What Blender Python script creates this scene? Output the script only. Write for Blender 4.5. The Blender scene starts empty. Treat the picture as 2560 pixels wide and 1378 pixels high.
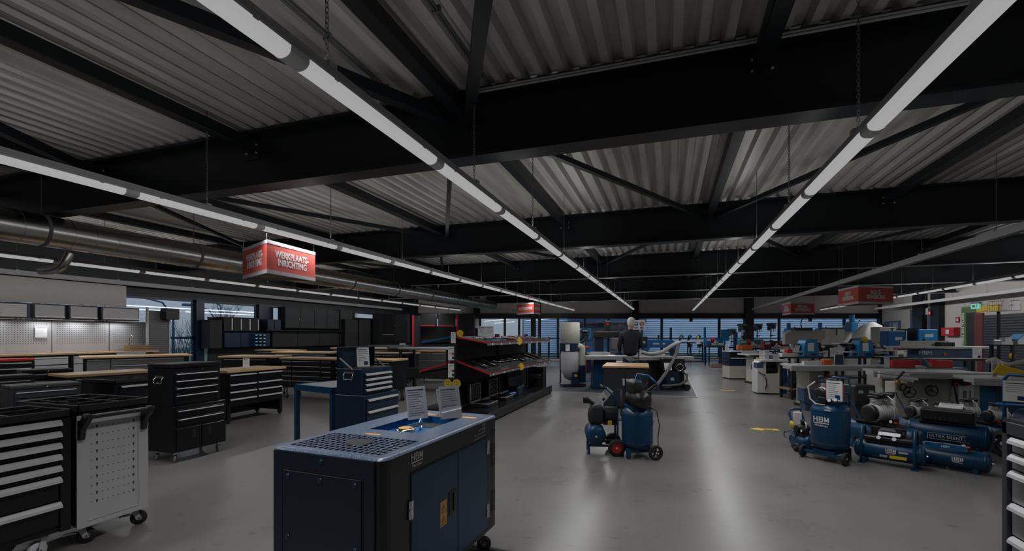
import bpy, bmesh, math, random
from mathutils import Vector, Matrix
rnd = random.Random(7)
SC = bpy.context.scene
C = SC.collection
PI = math.pi
R = math.radians

# ------------------------------------------------------------ camera, world, exposure
FPX, HOR, CAMH, YAW = 1158.0, 838.0, 1.5, R(18.66)
CT, ST = math.cos(YAW), math.sin(YAW)
cam_d = bpy.data.cameras.new('camera')
cam_d.sensor_width = 36.0
cam_d.lens = FPX / 2560.0 * 36.0
cam_d.shift_y = (HOR - 689.0) / 2560.0
cam_d.clip_end = 400
cam = bpy.data.objects.new('camera', cam_d)
cam.location = (0, 0, CAMH)
cam.rotation_euler = (PI / 2, 0, YAW)
C.objects.link(cam)
SC.camera = cam
SC.view_settings.view_transform = 'Standard'
SC.view_settings.look = 'None'
SC.view_settings.gamma = 1.0
SC.view_settings.exposure = 0.0
SC.view_settings.use_curve_mapping = False
SC.cycles.max_bounces = 6
SC.cycles.diffuse_bounces = 4
SC.cycles.glossy_bounces = 3
SC.cycles.transparent_max_bounces = 10
SC.cycles.sample_clamp_indirect = 3.0
SC.cycles.caustics_reflective = False
SC.cycles.caustics_refractive = False

LAMP_L = 28.0       # downward radiance of the lamp optics
ROOF_FILL = 1.45       # added uplights that brighten the roof
WALL_FILL = 9.0       # added side lights that brighten walls and upright faces
LAMP_SEEN = 0.335    # luminance of the diffuser seen obliquely
w = bpy.data.worlds.new('sky'); SC.world = w; w.use_nodes = True
nt = w.node_tree; nt.nodes.clear()
o_ = nt.nodes.new('ShaderNodeOutputWorld'); b_ = nt.nodes.new('ShaderNodeBackground')
tc = nt.nodes.new('ShaderNodeTexCoord'); sx = nt.nodes.new('ShaderNodeSeparateXYZ'); cr = nt.nodes.new('ShaderNodeValToRGB')
nt.links.new(tc.outputs['Generated'], sx.inputs[0]); nt.links.new(sx.outputs['Z'], cr.inputs[0])
cr.color_ramp.elements[0].position = 0.0; cr.color_ramp.elements[0].color = (.33, .335, .345, 1)
cr.color_ramp.elements[1].position = 0.8; cr.color_ramp.elements[1].color = (.75, 1.0, 1.35, 1)
e_ = cr.color_ramp.elements.new(0.12); e_.color = (.38, .42, .48, 1)
nt.links.new(cr.outputs[0], b_.inputs[0]); b_.inputs[1].default_value = 1.0
nt.links.new(b_.outputs[0], o_.inputs[0])

# ------------------------------------------------------------ placing from the measured view
def P(px, d, z=0.0):
    """world point at depth d on the vertical through column px"""
    r = (px - 1280.0) / FPX * d
    return Vector((r * CT - d * ST, r * ST + d * CT, z))
def G(px, py, z=0.0):
    """world point at height z seen at (px, py)"""
    d = (CAMH - z) * FPX / (py - HOR)
    return P(px, d, z)
def ZH(py, d):
    return CAMH - (py - HOR) * d / FPX
def YX(px, X):
    """Y of the plane x=X seen in column px, and its depth"""
    k = (px - 1280.0) / FPX
    t = (k * CT - ST) / (CT + k * ST)
    Y = X / t
    return Y, -X * ST + Y * CT
def FW(px, z, d=27.4):
    return P(px, d, z)

# ------------------------------------------------------------ materials
MATS = {}
def s2l(c):
    return tuple(((v / 255.0) / 12.92 if v <= 10 else ((v / 255.0 + .055) / 1.055) ** 2.4) for v in c)
def M(name, rgb=None, rough=.5, metal=0., spec=.5, emit=0., var=.08, scale=6., bump=0., bscale=80., coat=0., alpha=1., trans=0.):
    if name in MATS: return MATS[name]
    m = bpy.data.materials.new(name); m.use_nodes = True
    n = m.node_tree.nodes; l = m.node_tree.links
    p = n['Principled BSDF']
    col = s2l(rgb) if max(rgb) > 1.01 else tuple(rgb)
    p.inputs['Roughness'].default_value = rough
    p.inputs['Metallic'].default_value = metal
    p.inputs['Specular IOR Level'].default_value = spec
    p.inputs['Coat Weight'].default_value = coat
    p.inputs['Alpha'].default_value = alpha
    p.inputs['Transmission Weight'].default_value = trans
    if emit:
        p.inputs['Emission Color'].default_value = (*col, 1); p.inputs['Emission Strength'].default_value = emit
    t = n.new('ShaderNodeTexCoord')
    nz = n.new('ShaderNodeTexNoise'); nz.inputs['Scale'].default_value = scale; nz.inputs['Detail'].default_value = 3
    l.new(t.outputs['Object'], nz.inputs['Vector'])
    mx = n.new('ShaderNodeMix'); mx.data_type = 'RGBA'
    mx.inputs['A'].default_value = (*[c * (1 - var) for c in col], 1)
    mx.inputs['B'].default_value = (*[min(1, c * (1 + var)) for c in col], 1)
    l.new(nz.outputs['Fac'], mx.inputs['Factor']); l.new(mx.outputs['Result'], p.inputs['Base Color'])
    if bump:
        nb = n.new('ShaderNodeTexNoise'); nb.inputs['Scale'].default_value = bscale
        l.new(t.outputs['Object'], nb.inputs['Vector'])
        bp = n.new('ShaderNodeBump'); bp.inputs['Strength'].default_value = bump; bp.inputs['Distance'].default_value = .002
        l.new(nb.outputs['Fac'], bp.inputs['Height']); l.new(bp.outputs['Normal'], p.inputs['Normal'])
    MATS[name] = m
    return m

M('blk', (.006, .007, .009), .28, spec=.45)
M('blk_matt', (.008, .009, .010), .6)
M('blk_plastic', (.012, .012, .013), .4)
M('rubber', (.01, .01, .01), .75)
M('navy', (.004, .018, .046), .35)
M('blue', (.003, .042, .100), .36, spec=.35)
M('blue_mid', (.006, .095, .26), .35)
M('blue_cyan', (.008, .18, .42), .4)
M('blue_grey', (.05, .085, .16), .45)
M('anthra', (.028, .032, .042), .5)
M('steel_dark', (.006, .009, .0125), .42, spec=.4)
M('char', (.018, .022, .025), .5)
M('grey', (.28, .28, .295), .5)
M('grey_mid', (.13, .13, .135), .5)
M('grey_light', (.43, .425, .44), .5)
M('cream', (.48, .47, .41), .5)
M('cream_dk', (.35, .34, .30), .55)
M('white', (.62, .62, .62), .5)
M('paper', (.72, .72, .74), .7, var=.02)
M('ink', (.03, .03, .035), .7)
M('alu', (.60, .60, .61), .35, metal=.35)
M('alu_dull', (.42, .42, .43), .5, metal=.2)
M('chrome', (.8, .8, .82), .14, metal=1.)
M('cast', (.60, .60, .61), .4, metal=.15)
M('galv', (.50, .50, .49), .27, metal=1., var=.18, scale=3.)
M('red', (.45, .012, .015), .4)
M('red_dk', (.12, .01, .012), .5)
M('red_sign', (.52, .078, .062), .75, var=.03)
M('yellow', (.62, .42, .02), .5)
M('amber', (.60, .30, .06), .5)
M('orange', (.55, .10, .02), .45)
M('green', (.085, .17, .05), .6)
M('teal', (.01, .14, .17), .45)
M('wallwhite', (.56, .53, .51), .75, bump=.1)
M('wallblue', (.40, .43, .50), .75)
M('hose', (.40, .39, .35), .55)
M('hose_dk', (.10, .10, .10), .6)
M('plas_white', (.50, .50, .53), .5)
M('skin', (.40, .22, .16), .6)
M('hair', (.58, .56, .53), .8)
M('jacket', (.008, .010, .018), .75, bump=.5, bscale=20)
M('jeans', (.02, .035, .07), .8)

def wood_mat(name, a, b, sc=(1.2, 26, 26), rough=.45):
    m = bpy.data.materials.new(name); m.use_nodes = True
    n = m.node_tree.nodes; l = m.node_tree.links; p = n['Principled BSDF']; p.inputs['Roughness'].default_value = rough
    t = n.new('ShaderNodeTexCoord'); mp = n.new('ShaderNodeMapping'); mp.inputs['Scale'].default_value = sc
    nz = n.new('ShaderNodeTexNoise'); nz.inputs['Scale'].default_value = 1.5; nz.inputs['Detail'].default_value = 4
    cr = n.new('ShaderNodeValToRGB'); cr.color_ramp.elements[0].color = (*a, 1); cr.color_ramp.elements[1].color = (*b, 1)
    cr.color_ramp.elements[0].position = .35; cr.color_ramp.elements[1].position = .65
    l.new(t.outputs['Object'], mp.inputs[0]); l.new(mp.outputs[0], nz.inputs[0]); l.new(nz.outputs['Fac'], cr.inputs[0]); l.new(cr.outputs[0], p.inputs['Base Color'])
    MATS[name] = m
wood_mat('wood', (.42, .25, .12), (.60, .40, .22))
wood_mat('wood_dk', (.20, .12, .06), (.30, .19, .10))

def floor_mat():
    m = bpy.data.materials.new('polished_concrete'); m.use_nodes = True
    n = m.node_tree.nodes; l = m.node_tree.links; p = n['Principled BSDF']
    t = n.new('ShaderNodeTexCoord')
    a = n.new('ShaderNodeTexNoise'); a.inputs['Scale'].default_value = .45; a.inputs['Detail'].default_value = 8; a.inputs['Roughness'].default_value = .6
    l.new(t.outputs['Object'], a.inputs[0])
    c1 = n.new('ShaderNodeValToRGB'); c1.color_ramp.elements[0].position = .30; c1.color_ramp.elements[1].position = .72
    c1.color_ramp.elements[0].color = (.118, .114, .108, 1); c1.color_ramp.elements[1].color = (.168, .162, .154, 1)
    l.new(a.outputs['Fac'], c1.inputs[0])
    # dark trowel flecks, elongated, scattered
    mp = n.new('ShaderNodeMapping'); mp.inputs['Scale'].default_value = (5.0, 9.0, 1); mp.inputs['Rotation'].default_value = (0, 0, .5)
    l.new(t.outputs['Object'], mp.inputs[0])
    v = n.new('ShaderNodeTexNoise'); v.inputs['Scale'].default_value = 1.6; v.inputs['Detail'].default_value = 2; v.inputs['Roughness'].default_value=.35
    l.new(mp.outputs[0], v.inputs[0])
    c2 = n.new('ShaderNodeValToRGB'); c2.color_ramp.elements[0].position = .27; c2.color_ramp.elements[1].position = .32
    c2.color_ramp.elements[0].color = (.72, .68, .64, 1); c2.color_ramp.elements[1].color = (1, 1, 1, 1)
    l.new(v.outputs['Fac'], c2.inputs[0])
    d = n.new('ShaderNodeTexNoise'); d.inputs['Scale'].default_value = 5; d.inputs['Detail'].default_value = 6
    l.new(t.outputs['Object'], d.inputs[0])
    c3 = n.new('ShaderNodeValToRGB'); c3.color_ramp.elements[0].color = (.93, .93, .93, 1); c3.color_ramp.elements[1].color = (1.06, 1.06, 1.06, 1)
    l.new(d.outputs['Fac'], c3.inputs[0])
    m1 = n.new('ShaderNodeMix'); m1.data_type = 'RGBA'; m1.blend_type = 'MULTIPLY'; m1.inputs['Factor'].default_value = 1
    l.new(c1.outputs[0], m1.inputs['A']); l.new(c2.outputs[0], m1.inputs['B'])
    m2 = n.new('ShaderNodeMix'); m2.data_type = 'RGBA'; m2.blend_type = 'MULTIPLY'; m2.inputs['Factor'].default_value = 1
    l.new(m1.outputs['Result'], m2.inputs['A']); l.new(c3.outputs[0], m2.inputs['B'])
    l.new(m2.outputs['Result'], p.inputs['Base Color'])
    rr = n.new('ShaderNodeMapRange'); rr.inputs['From Min'].default_value = .3; rr.inputs['From Max'].default_value = .7
    rr.inputs['To Min'].default_value = .24; rr.inputs['To Max'].default_value = .36
    l.new(a.outputs['Fac'], rr.inputs['Value']); l.new(rr.outputs[0], p.inputs['Roughness'])
    p.inputs['Specular IOR Level'].default_value = .45
    bp = n.new('ShaderNodeBump'); bp.inputs['Strength'].default_value = .04; bp.inputs['Distance'].default_value = .002
    l.new(d.outputs['Fac'], bp.inputs['Height']); l.new(bp.outputs[0], p.inputs['Normal'])
    MATS['floor'] = m
floor_mat()

def glass_mat(name, tint=(.78, .88, 1.0), refl=1.0):
    m = bpy.data.materials.new(name); m.use_nodes = True
    n = m.node_tree.nodes; l = m.node_tree.links; n.clear()
    o = n.new('ShaderNodeOutputMaterial'); tr = n.new('ShaderNodeBsdfTransparent'); g = n.new('ShaderNodeBsdfGlossy'); mx = n.new('ShaderNodeMixShader')
    fc = n.new('ShaderNodeLayerWeight'); fc.inputs[0].default_value = .5; pw = n.new('ShaderNodeMath'); pw.operation = 'POWER'; pw.inputs[1].default_value = 5
    fr = n.new('ShaderNodeMath'); fr.operation = 'MULTIPLY_ADD'; fr.inputs[1].default_value = .9; fr.inputs[2].default_value = .05
    l.new(fc.outputs['Facing'], pw.inputs[0]); l.new(pw.outputs[0], fr.inputs[0])
    tr.inputs[0].default_value = (*tint, 1); g.inputs['Roughness'].default_value = .02; g.inputs['Color'].default_value = (refl, refl, refl, 1)
    l.new(fr.outputs[0], mx.inputs[0]); l.new(tr.outputs[0], mx.inputs[1]); l.new(g.outputs[0], mx.inputs[2]); l.new(mx.outputs[0], o.inputs[0])
    MATS[name] = m
glass_mat('glass', (.86, .93, 1.0)); glass_mat('perspex', (.93, .95, .97)); glass_mat('bag', (.55, .60, .70))

def deck_mat():
    m = bpy.data.materials.new('galvanised_deck'); m.use_nodes = True
    n = m.node_tree.nodes; l = m.node_tree.links; p = n['Principled BSDF']
    t = n.new('ShaderNodeTexCoord'); mp = n.new('ShaderNodeMapping'); mp.inputs['Scale'].default_value = (3, .35, 1)
    nz = n.new('ShaderNodeTexNoise'); nz.inputs['Scale'].default_value = 2; nz.inputs['Detail'].default_value = 5
    oi = n.new('ShaderNodeObjectInfo'); ad = n.new('ShaderNodeVectorMath'); ad.operation = 'ADD'
    l.new(t.outputs['Object'], ad.inputs[0]); l.new(oi.outputs['Location'], ad.inputs[1]); l.new(ad.outputs[0], mp.inputs[0])
    l.new(mp.outputs[0], nz.inputs[0])
    cr = n.new('ShaderNodeValToRGB'); cr.color_ramp.elements[0].position = .35; cr.color_ramp.elements[1].position = .7
    cr.color_ramp.elements[0].color = (.50, .48, .45, 1); cr.color_ramp.elements[1].color = (.70, .69, .66, 1)
    l.new(nz.outputs['Fac'], cr.inputs[0]); l.new(cr.outputs[0], p.inputs['Base Color'])
    p.inputs['Metallic'].default_value = .25; p.inputs['Roughness'].default_value = .42
    MATS['deck'] = m
deck_mat()
md = bpy.data.materials.new('lamp_diffuser'); md.use_nodes = True
pb = md.node_tree.nodes['Principled BSDF']; pb.inputs['Base Color'].default_value = (.25, .25, .25, 1)
pb.inputs['Emission Color'].default_value = (1, 1, 1, 1); pb.inputs['Emission Strength'].default_value = LAMP_SEEN; pb.inputs['Roughness'].default_value = .4
MATS['lamp'] = md

# ------------------------------------------------------------ mesh building
class MB:
    def __init__(s, T=None):
        s.v = []; s.f = []; s.sm = []; s.T = T or Matrix()
    def add(s, vs, fs, smooth=False):
        b = len(s.v)
        s.v += [tuple(s.T @ Vector(p)) for p in vs]
        s.f += [tuple(i + b for i in f) for f in fs]
        s.sm += [smooth] * len(fs) if isinstance(smooth, bool) else smooth
        return s
    def box(s, x0, y0, z0, x1, y1, z1):
        if x0 > x1: x0, x1 = x1, x0
        if y0 > y1: y0, y1 = y1, y0
        if z0 > z1: z0, z1 = z1, z0
        return s.add([(x0,y0,z0),(x1,y0,z0),(x1,y1,z0),(x0,y1,z0),(x0,y0,z1),(x1,y0,z1),(x1,y1,z1),(x0,y1,z1)],
                     [(0,3,2,1),(4,5,6,7),(0,1,5,4),(1,2,6,5),(2,3,7,6),(3,0,4,7)])
    def bar(s, p0, p1, w, h=None, up=(0, 0, 1)):
        """rectangular bar from p0 to p1"""
        h = h or w
        a, b = Vector(p0), Vector(p1); d = (b - a).normalized(); u = Vector(up)
        if abs(d.dot(u)) > .99: u = Vector((0, 1, 0))
        x = d.cross(u).normalized(); y = x.cross(d).normalized()
        q = []
        for c in (a, b):
            for sx, sy in ((-1, -1), (1, -1), (1, 1), (-1, 1)):
                q.append(c + x * sx * w / 2 + y * sy * h / 2)
        return s.add(q, [(0,3,2,1),(4,5,6,7),(0,1,5,4),(1,2,6,5),(2,3,7,6),(3,0,4,7)])
    def prism(s, pts, a, b, ax='y'):
        """polygon pts extruded from a to b along ax"""
        n = len(pts)
        def mk(p, t):
            if ax == 'y': return (p[0], t, p[1])
            if ax == 'x': return (t, p[0], p[1])
            return (p[0], p[1], t)
        vs = [mk(p, a) for p in pts] + [mk(p, b) for p in pts]
        fs = [tuple(range(n)), tuple(range(2 * n - 1, n - 1, -1))] + [(i, i + n, (i + 1) % n + n, (i + 1) % n) for i in range(n)]
        return s.add(vs, fs)
    def cyl(s, p0, p1, r, r2=None, n=16, caps=True):
        r2 = r if r2 is None else r2
        a, b = Vector(p0), Vector(p1); d = (b - a).normalized(); u = Vector((0, 0, 1)) if abs(d.z) < .95 else Vector((0, 1, 0))
        x = d.cross(u).normalized(); y = d.cross(x)
        vs = []
        for c, rr in ((a, r), (b, r2)):
            for i in range(n):
                t = 2 * PI * i / n; vs.append(c + (x * math.cos(t) + y * math.sin(t)) * rr)
        s.add(vs, [(i, (i + 1) % n, (i + 1) % n + n, i + n) for i in range(n)], True)
        if caps: s.add(vs, [tuple(range(n - 1, -1, -1)), tuple(range(n, 2 * n))], False)
        return s
    def tube(s, pts, r, n=8, closed=False, caps=True):
        pts = [Vector(p) for p in pts]; m = len(pts); vs = []; prev = None
        for i, p in enumerate(pts):
            if closed: t = pts[(i + 1) % m] - pts[i - 1]
            else: t = pts[min(i + 1, m - 1)] - pts[max(i - 1, 0)]
            t = t.normalized() if t.length > 1e-9 else Vector((0, 0, 1))
            if prev is None:
                u = Vector((0, 0, 1)) if abs(t.z) < .9 else Vector((0, 1, 0)); x = t.cross(u).normalized()
            else:
                x = (prev - t * prev.dot(t)); x = x.normalized() if x.length > 1e-6 else prev
            prev = x; y = t.cross(x); rr = r[i] if isinstance(r, (list, tuple)) else r
            for k in range(n):
                a = 2 * PI * k / n; vs.append(p + (x * math.cos(a) + y * math.sin(a)) * rr)
        fs = []
        for i in range(m if closed else m - 1):
            j = (i + 1) % m
            for k in range(n): fs.append((i*n+k, i*n+(k+1)%n, j*n+(k+1)%n, j*n+k))
        sm = [True] * len(fs)
        if caps and not closed:
            fs += [tuple(range(n - 1, -1, -1)), tuple(range((m - 1) * n, m * n))]; sm += [False, False]
        return s.add(vs, fs, sm)
    def lathe(s, prof, n=20, c=(0, 0, 0), ax=(0, 0, 1), smooth=True):
        d = Vector(ax).normalized(); u = Vector((0, 0, 1)) if abs(d.z) < .95 else Vector((0, 1, 0))
        x = d.cross(u).normalized(); y = d.cross(x); c = Vector(c); vs = []
        for rr, h in prof:
            for i in range(n):
                t = 2 * PI * i / n; vs.append(c + d * h + (x * math.cos(t) + y * math.sin(t)) * rr)
        m = len(prof)
        fs = [(j*n+i, j*n+(i+1)%n, (j+1)*n+(i+1)%n, (j+1)*n+i) for j in range(m - 1) for i in range(n)]
        s.add(vs, fs, smooth)
        for j, rev in (() if tuple(prof[0]) == tuple(prof[-1]) else ((0, True), (m - 1, False))):
            if prof[j][0] > 1e-4:
                q = list(range(j * n, j * n + n)); s.add([vs[k] for k in q], [tuple(range(n))[::-1] if rev else tuple(range(n))], False)
        return s
    def sphere(s, c, r, n=14, m=8, sz=1.0):
        prof = [(max(1e-5, r * math.sin(PI * j / m)), -r * sz * math.cos(PI * j / m)) for j in range(m + 1)]
        return s.lathe(prof, n, c)
    def torus(s, c, R_, r, ax=(0, 0, 1), n=20, m=8):
        d = Vector(ax).normalized(); u = Vector((0, 0, 1)) if abs(d.z) < .95 else Vector((0, 1, 0))
        x = d.cross(u).normalized(); y = d.cross(x); c = Vector(c)
        return s.tube([c + (x * math.cos(2*PI*i/n) + y * math.sin(2*PI*i/n)) * R_ for i in range(n)], r, m, closed=True)
    def mesh(s, name='m'):
        me = bpy.data.meshes.new(name); me.from_pydata(s.v, [], s.f); me.validate()
        if len(me.polygons) == len(s.sm): me.polygons.foreach_set('use_smooth', s.sm)
        me.update(); return me

def tank_prof(r, L, n=5, dome=.45):
    """capsule-ish pressure vessel profile, length L in all"""
    h = r * dome; p = []
    for i in range(n + 1):
        a = PI / 2 * i / n; p.append((max(1e-4, r * math.sin(a)), h - h * math.cos(a)))
    for i in range(n + 1):
        a = PI / 2 * (1 - i / n); p.append((max(1e-4, r * math.sin(a)), L - h + h * math.cos(a)))
    return p

def obj(name, mb, mat, parent=None, bev=0., seg=1, loc=None, kind=None, label=None):
    me = mb.mesh(name) if isinstance(mb, MB) else mb
    if isinstance(mb, MB): me.materials.append(MATS[mat] if isinstance(mat, str) else mat)
    o = bpy.data.objects.new(name, me); C.objects.link(o)
    if parent is not None: o.parent = parent
    if loc is not None: o.location = loc
    if bev:
        b = o.modifiers.new('bevel', 'BEVEL'); b.width = bev; b.segments = seg; b.limit_method = 'ANGLE'; b.angle_limit = R(40)
    if kind: o['kind'] = kind
    if label: o['label'] = label
    return o
def soften(o, lv=2):
    for f in o.data.polygons: f.use_smooth = True
    m = o.modifiers.new('soft', 'SUBSURF'); m.levels = lv; m.render_levels = lv
    return o
def thing(name, label, cat, loc=(0, 0, 0), rz=0., group=None):
    o = bpy.data.objects.new(name, None); C.objects.link(o); o.empty_display_size = .1
    o.location = loc; o.rotation_euler = (0, 0, rz); o['label'] = label; o['category'] = cat
    if group: o['group'] = group
    return o
def tag(o, label, cat, group=None):
    o['label'] = label; o['category'] = cat
    if group: o['group'] = group
    return o
KIDS = {}
def dup(root, loc=None, rz=None, label=None, group=None, s=None):
    if not KIDS.get('n') == len(bpy.data.objects):
        KIDS.clear()
        for o in C.objects:
            if o.parent is not None: KIDS.setdefault(o.parent, []).append(o)
    def cp(o, par):
        c = o.copy(); C.objects.link(c)
        if par is not None: c.parent = par
        for k in KIDS.get(o, []): 
            nk = cp(k, c); KIDS.setdefault(c, []).append(nk)
        return c
    r = cp(root, None)
    KIDS['n'] = len(bpy.data.objects)
    if loc is not None: r.location = loc
    if rz is not None: r.rotation_euler = (0, 0, rz)
    if s is not None: r.scale = s if isinstance(s, tuple) else (s, s, s)
    if label: r['label'] = label
    if group: r['group'] = group
    return r
def text(parent, body, size, mat, loc, rot=(PI / 2, 0, 0), bold=.0, name='lettering', ext=.0008, sx=1., align='CENTER', sp=1.0):
    cu = bpy.data.curves.new(name, 'FONT'); cu.body = body; cu.size = size; cu.extrude = ext; cu.offset = bold
    cu.space_character = sp; cu.align_x = align; cu.align_y = 'CENTER'; cu.space_line = .85; cu.resolution_u = 3
    cu.materials.append(MATS[mat])
    tmp = bpy.data.objects.new('tmp', cu); me = bpy.data.meshes.new_from_object(tmp); bpy.data.objects.remove(tmp)
    if not me.materials: me.materials.append(MATS[mat])
    me.name = name
    o = bpy.data.objects.new(name, me); C.objects.link(o); o.parent = parent; o.location = loc; o.rotation_euler = rot; o.scale = (sx, 1, 1)
    if len(body) > 1: o['kind'] = 'stuff'
    return o
ORD = ['first','second','third','fourth','fifth','sixth','seventh','eighth','ninth','tenth','eleventh','twelfth','thirteenth','fourteenth','fifteenth','sixteenth','seventeenth','eighteenth','nineteenth','twentieth','last but one','last']
# ------------------------------------------------------------ the hall
XL, XR, YB, DF = -14.6, 11.9, -3.2, 27.4
ZC = 4.05
def yfar(x, d=DF): return (d + x * ST) / CT
fl = MB(); fl.prism([(XL - .3, YB), (XR + .3, YB), (XR + .3, yfar(XR + .3, DF + .2)), (XL - .3, yfar(XL - .3, DF + .2))], -.15, 0, 'z')
obj('floor', fl, 'floor', kind='structure')
# ceiling: corrugated roof sheets laid beam to beam, sheet by sheet
ce = MB(); ce.prism([(XL - .3, YB), (XR + .3, YB), (XR + .3, yfar(XR + .3, DF + .2)), (XL - .3, yfar(XL - .3, DF + .2))], ZC + .16, ZC + .26, 'z')
ceiling = obj('ceiling', ce, 'char', kind='structure')
PITCH, NR = .212, 5
BY = [-.85, 4.40, 9.65, 15.1, 20.3, 25.15]           # front faces of the girders
def sheet_mesh(L):
    prof = []
    for k in range(NR):
        b = k * PITCH
        prof += [(b, 0), (b + .075, 0), (b + .105, .085), (b + .182, .085)]
    prof.append((NR * PITCH, 0))
    up = [(x, z + .004) for x, z in prof]
    vs = [(x, 0, z) for x, z in prof] + [(x, L, z) for x, z in prof] + [(x, 0, z) for x, z in up] + [(x, L, z) for x, z in up]
    n = len(prof); fs = []
    for i in range(n - 1):
        fs.append((i, i + 1, n + i + 1, n + i)); fs.append((2*n + i, 3*n + i, 3*n + i + 1, 2*n + i + 1))
        fs.append((i, 2*n+i, 2*n+i+1, i+1))
    mb = MB(); mb.add(vs, fs); me = mb.mesh('roof_sheet'); me.materials.append(MATS['deck']); return me
edges = [YB] + [b + .12 for b in BY] + [33.4]
for k in range(len(edges) - 1):
    L = edges[k + 1] - edges[k]; me = sheet_mesh(L)
    x = XL - .2
    while x < XR + .2:
        if yfar(x) + .3 > edges[k]:
            o = bpy.data.objects.new('roof_sheet', me); C.objects.link(o); o.parent = ceiling; o.location = (x, edges[k], ZC + (.006 if (k % 2) else 0))
        x += NR * PITCH
# steel girders
for k, y in enumerate(BY):
    xa = XL + .05; xb = XR - .05
    if yfar(xa) < y + .3: xa = (y + .35) * CT / ST - DF / ST
    if xa >= xb: continue
    g = MB()
    g.box(xa, y, 3.35, xb, y + .25, 3.385); g.box(xa, y, 4.01, xb, y + .25, 4.045); g.box(xa, y + .115, 3.385, xb, y + .135, 4.01)
    b = obj('steel_beam', g, 'steel_dark', kind='structure')
    for sx_ in (-10.8, -7.9, -5.0, -2.1, .77, 3.64, 6.5, 9.4):
        if sx_ < xa: continue
        q = MB(); q.box(sx_ - .12, y + .104, 3.72, sx_ + .12, y + .115, 3.98)
        obj('gusset_plate', q, 'steel_dark', b)
        if k in (1, 2, 3):
            q = MB()
            for dx in (-.08, .08):
                for dz in (3.80, 3.90): q.cyl((sx_ + dx, y + .104, dz), (sx_ + dx, y + .088, dz), .012, n=6)
            obj('bolt', q, 'alu', b)
SX = (-10.8, -7.9, -5.0, -2.1, .77, 3.64, 6.5, 9.4)
for k in range(len(BY) - 1):
    y0, y1 = BY[k] + .135, BY[k + 1] + .115
    for x in SX:
        if yfar(x) < y1 + .3: continue
        q = MB(); q.box(x - .07, y0, 3.83, x + .07, y1, 3.97)
        obj('roof_strut', q, 'steel_dark', kind='structure', bev=.008)
    nodes = SX[1::2] if k % 2 == 0 else SX[0::2]
    w_ = .11 if k == 0 else .07
    nodes = [-7.9, -2.1, 3.64, 9.4] if k % 2 == 0 else [-10.8, -5.0, .77, 6.5]
    for x in nodes:
        for s in (-1, 1):
            x2 = x + s * 2.88
            if x2 < XL or x2 > XR - .2 or yfar(x2) < y1 + .3 or yfar(x) < y1 + .3: continue
            a = Vector((x + s * .1, y1 - .02, 3.80)); b = Vector((x2 - s * .1, y0 + .02, 3.80))
            q = MB(); q.bar(a, b, w_, w_)
            obj('roof_brace', q, 'steel_dark', kind='structure')
# conduits along the girders
for y, z, r_ in ((4.36, 4.0, .012), (4.36, 3.975, .012), (15.02, 3.33, .018), (20.22, 3.33, .018), (25.05, 3.33, .016)):
    q = MB(); xa = XL + .3 if yfar(XL) > y else (y + .6 - DF / CT) / (ST / CT)
    if y < 5: xa = -1.9
    q.cyl((xa, y, z), (XR - .4, y, z), r_, n=8)
    tag(obj('ceiling_conduit', q, 'alu_dull'), {4.0: 'upper of the two thin conduits clipped along the nearest girder', 3.975: 'lower of the two thin conduits clipped along the nearest girder', 15.02: 'x'}.get(z, {15.02: 'thin bright pipe running under the third dark girder', 20.22: 'thin bright pipe running under the fourth dark girder', 25.05: 'thin bright pipe running under the farthest dark girder'}.get(y)), 'pipe')
for x0 in (-1.72, -2.75):
    q = MB(); q.cyl((x0, -.5, 4.02), (x0, 4.2, 4.02), .012, n=8); q.cyl((x0 + .03, -.5, 4.02), (x0 + .03, 4.2, 4.02), .012, n=8)
    for j in range(6): q.box(x0 - .02, -.2 + j * .85, 4.0, x0 + .05, -.17 + j * .85, 4.05)
    tag(obj('roof_conduit', q, 'grey_mid'), 'clipped cable pair under the corrugated roof, ' + ('nearer the slanting roof braces' if x0 > -2 else 'left of the roof brace node'), 'conduit')

# ---- far wall (skewed to the hall axis): frame in depth coordinates
def fbox(mb, p0, p1, z0, z1, d0=DF, d1=DF + .12):
    a, b = P(p0, DF), P(p1, DF); u = (b - a); nrm = Vector((-ST, CT, 0))
    q = []
    for z in (z0, z1):
        for c, dd in ((a, d0 - DF), (b, d0 - DF), (b, d1 - DF), (a, d1 - DF)):
            v = c + nrm * dd; q.append((v.x, v.y, z))
    return mb.add(q, [(0,3,2,1),(4,5,6,7),(0,1,5,4),(1,2,6,5),(2,3,7,6),(3,0,4,7)])
def fz(py): return ZH(py, DF)
PL, PR = 1016, 2204
q = MB(); fbox(q, PL, PR, fz(784), 4.2, DF, DF + .2); wall_far = obj('wall_far', q, 'wallwhite', kind='structure')
q = MB(); fbox(q, PL, PR, fz(795), fz(784) + .003, DF - .03, DF + .2); obj('trim_1', q, 'steel_dark', kind='structure')
q = MB(); fbox(q, PL, PR, fz(783), fz(781), DF - .05, DF - .001); obj('trim_2', q, 'grey_light', kind='structure')
q = MB(); fbox(q, PL, PR, 0, .10, DF - .01, DF + .2); obj('baseboard_far', q, 'wallwhite', kind='structure')
for k, (a, b) in enumerate(((1016, 1046), (1185, 1200), (1327, 1337), (1345, 1352), (1581, 1595), (1860, 1881), (2195, 2204))):
    q = MB(); fbox(q, a, b, 0, 4.1, DF - .18, DF + .1)
    obj('column', q, 'steel_dark', kind='structure')
mull = [1046, 1185, 1240, 1262, 1298, 1327, 1395, 1462, 1521, 1581, 1655, 1727, 1799, 1860, 1949, 2040, 2112, 2195]
win = 0
frames = [1046, 1120, 1200, 1262, 1298, 1337, 1395, 1462, 1521, 1588, 1655, 1799, 1870, 1949, 2112, 2200]
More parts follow.
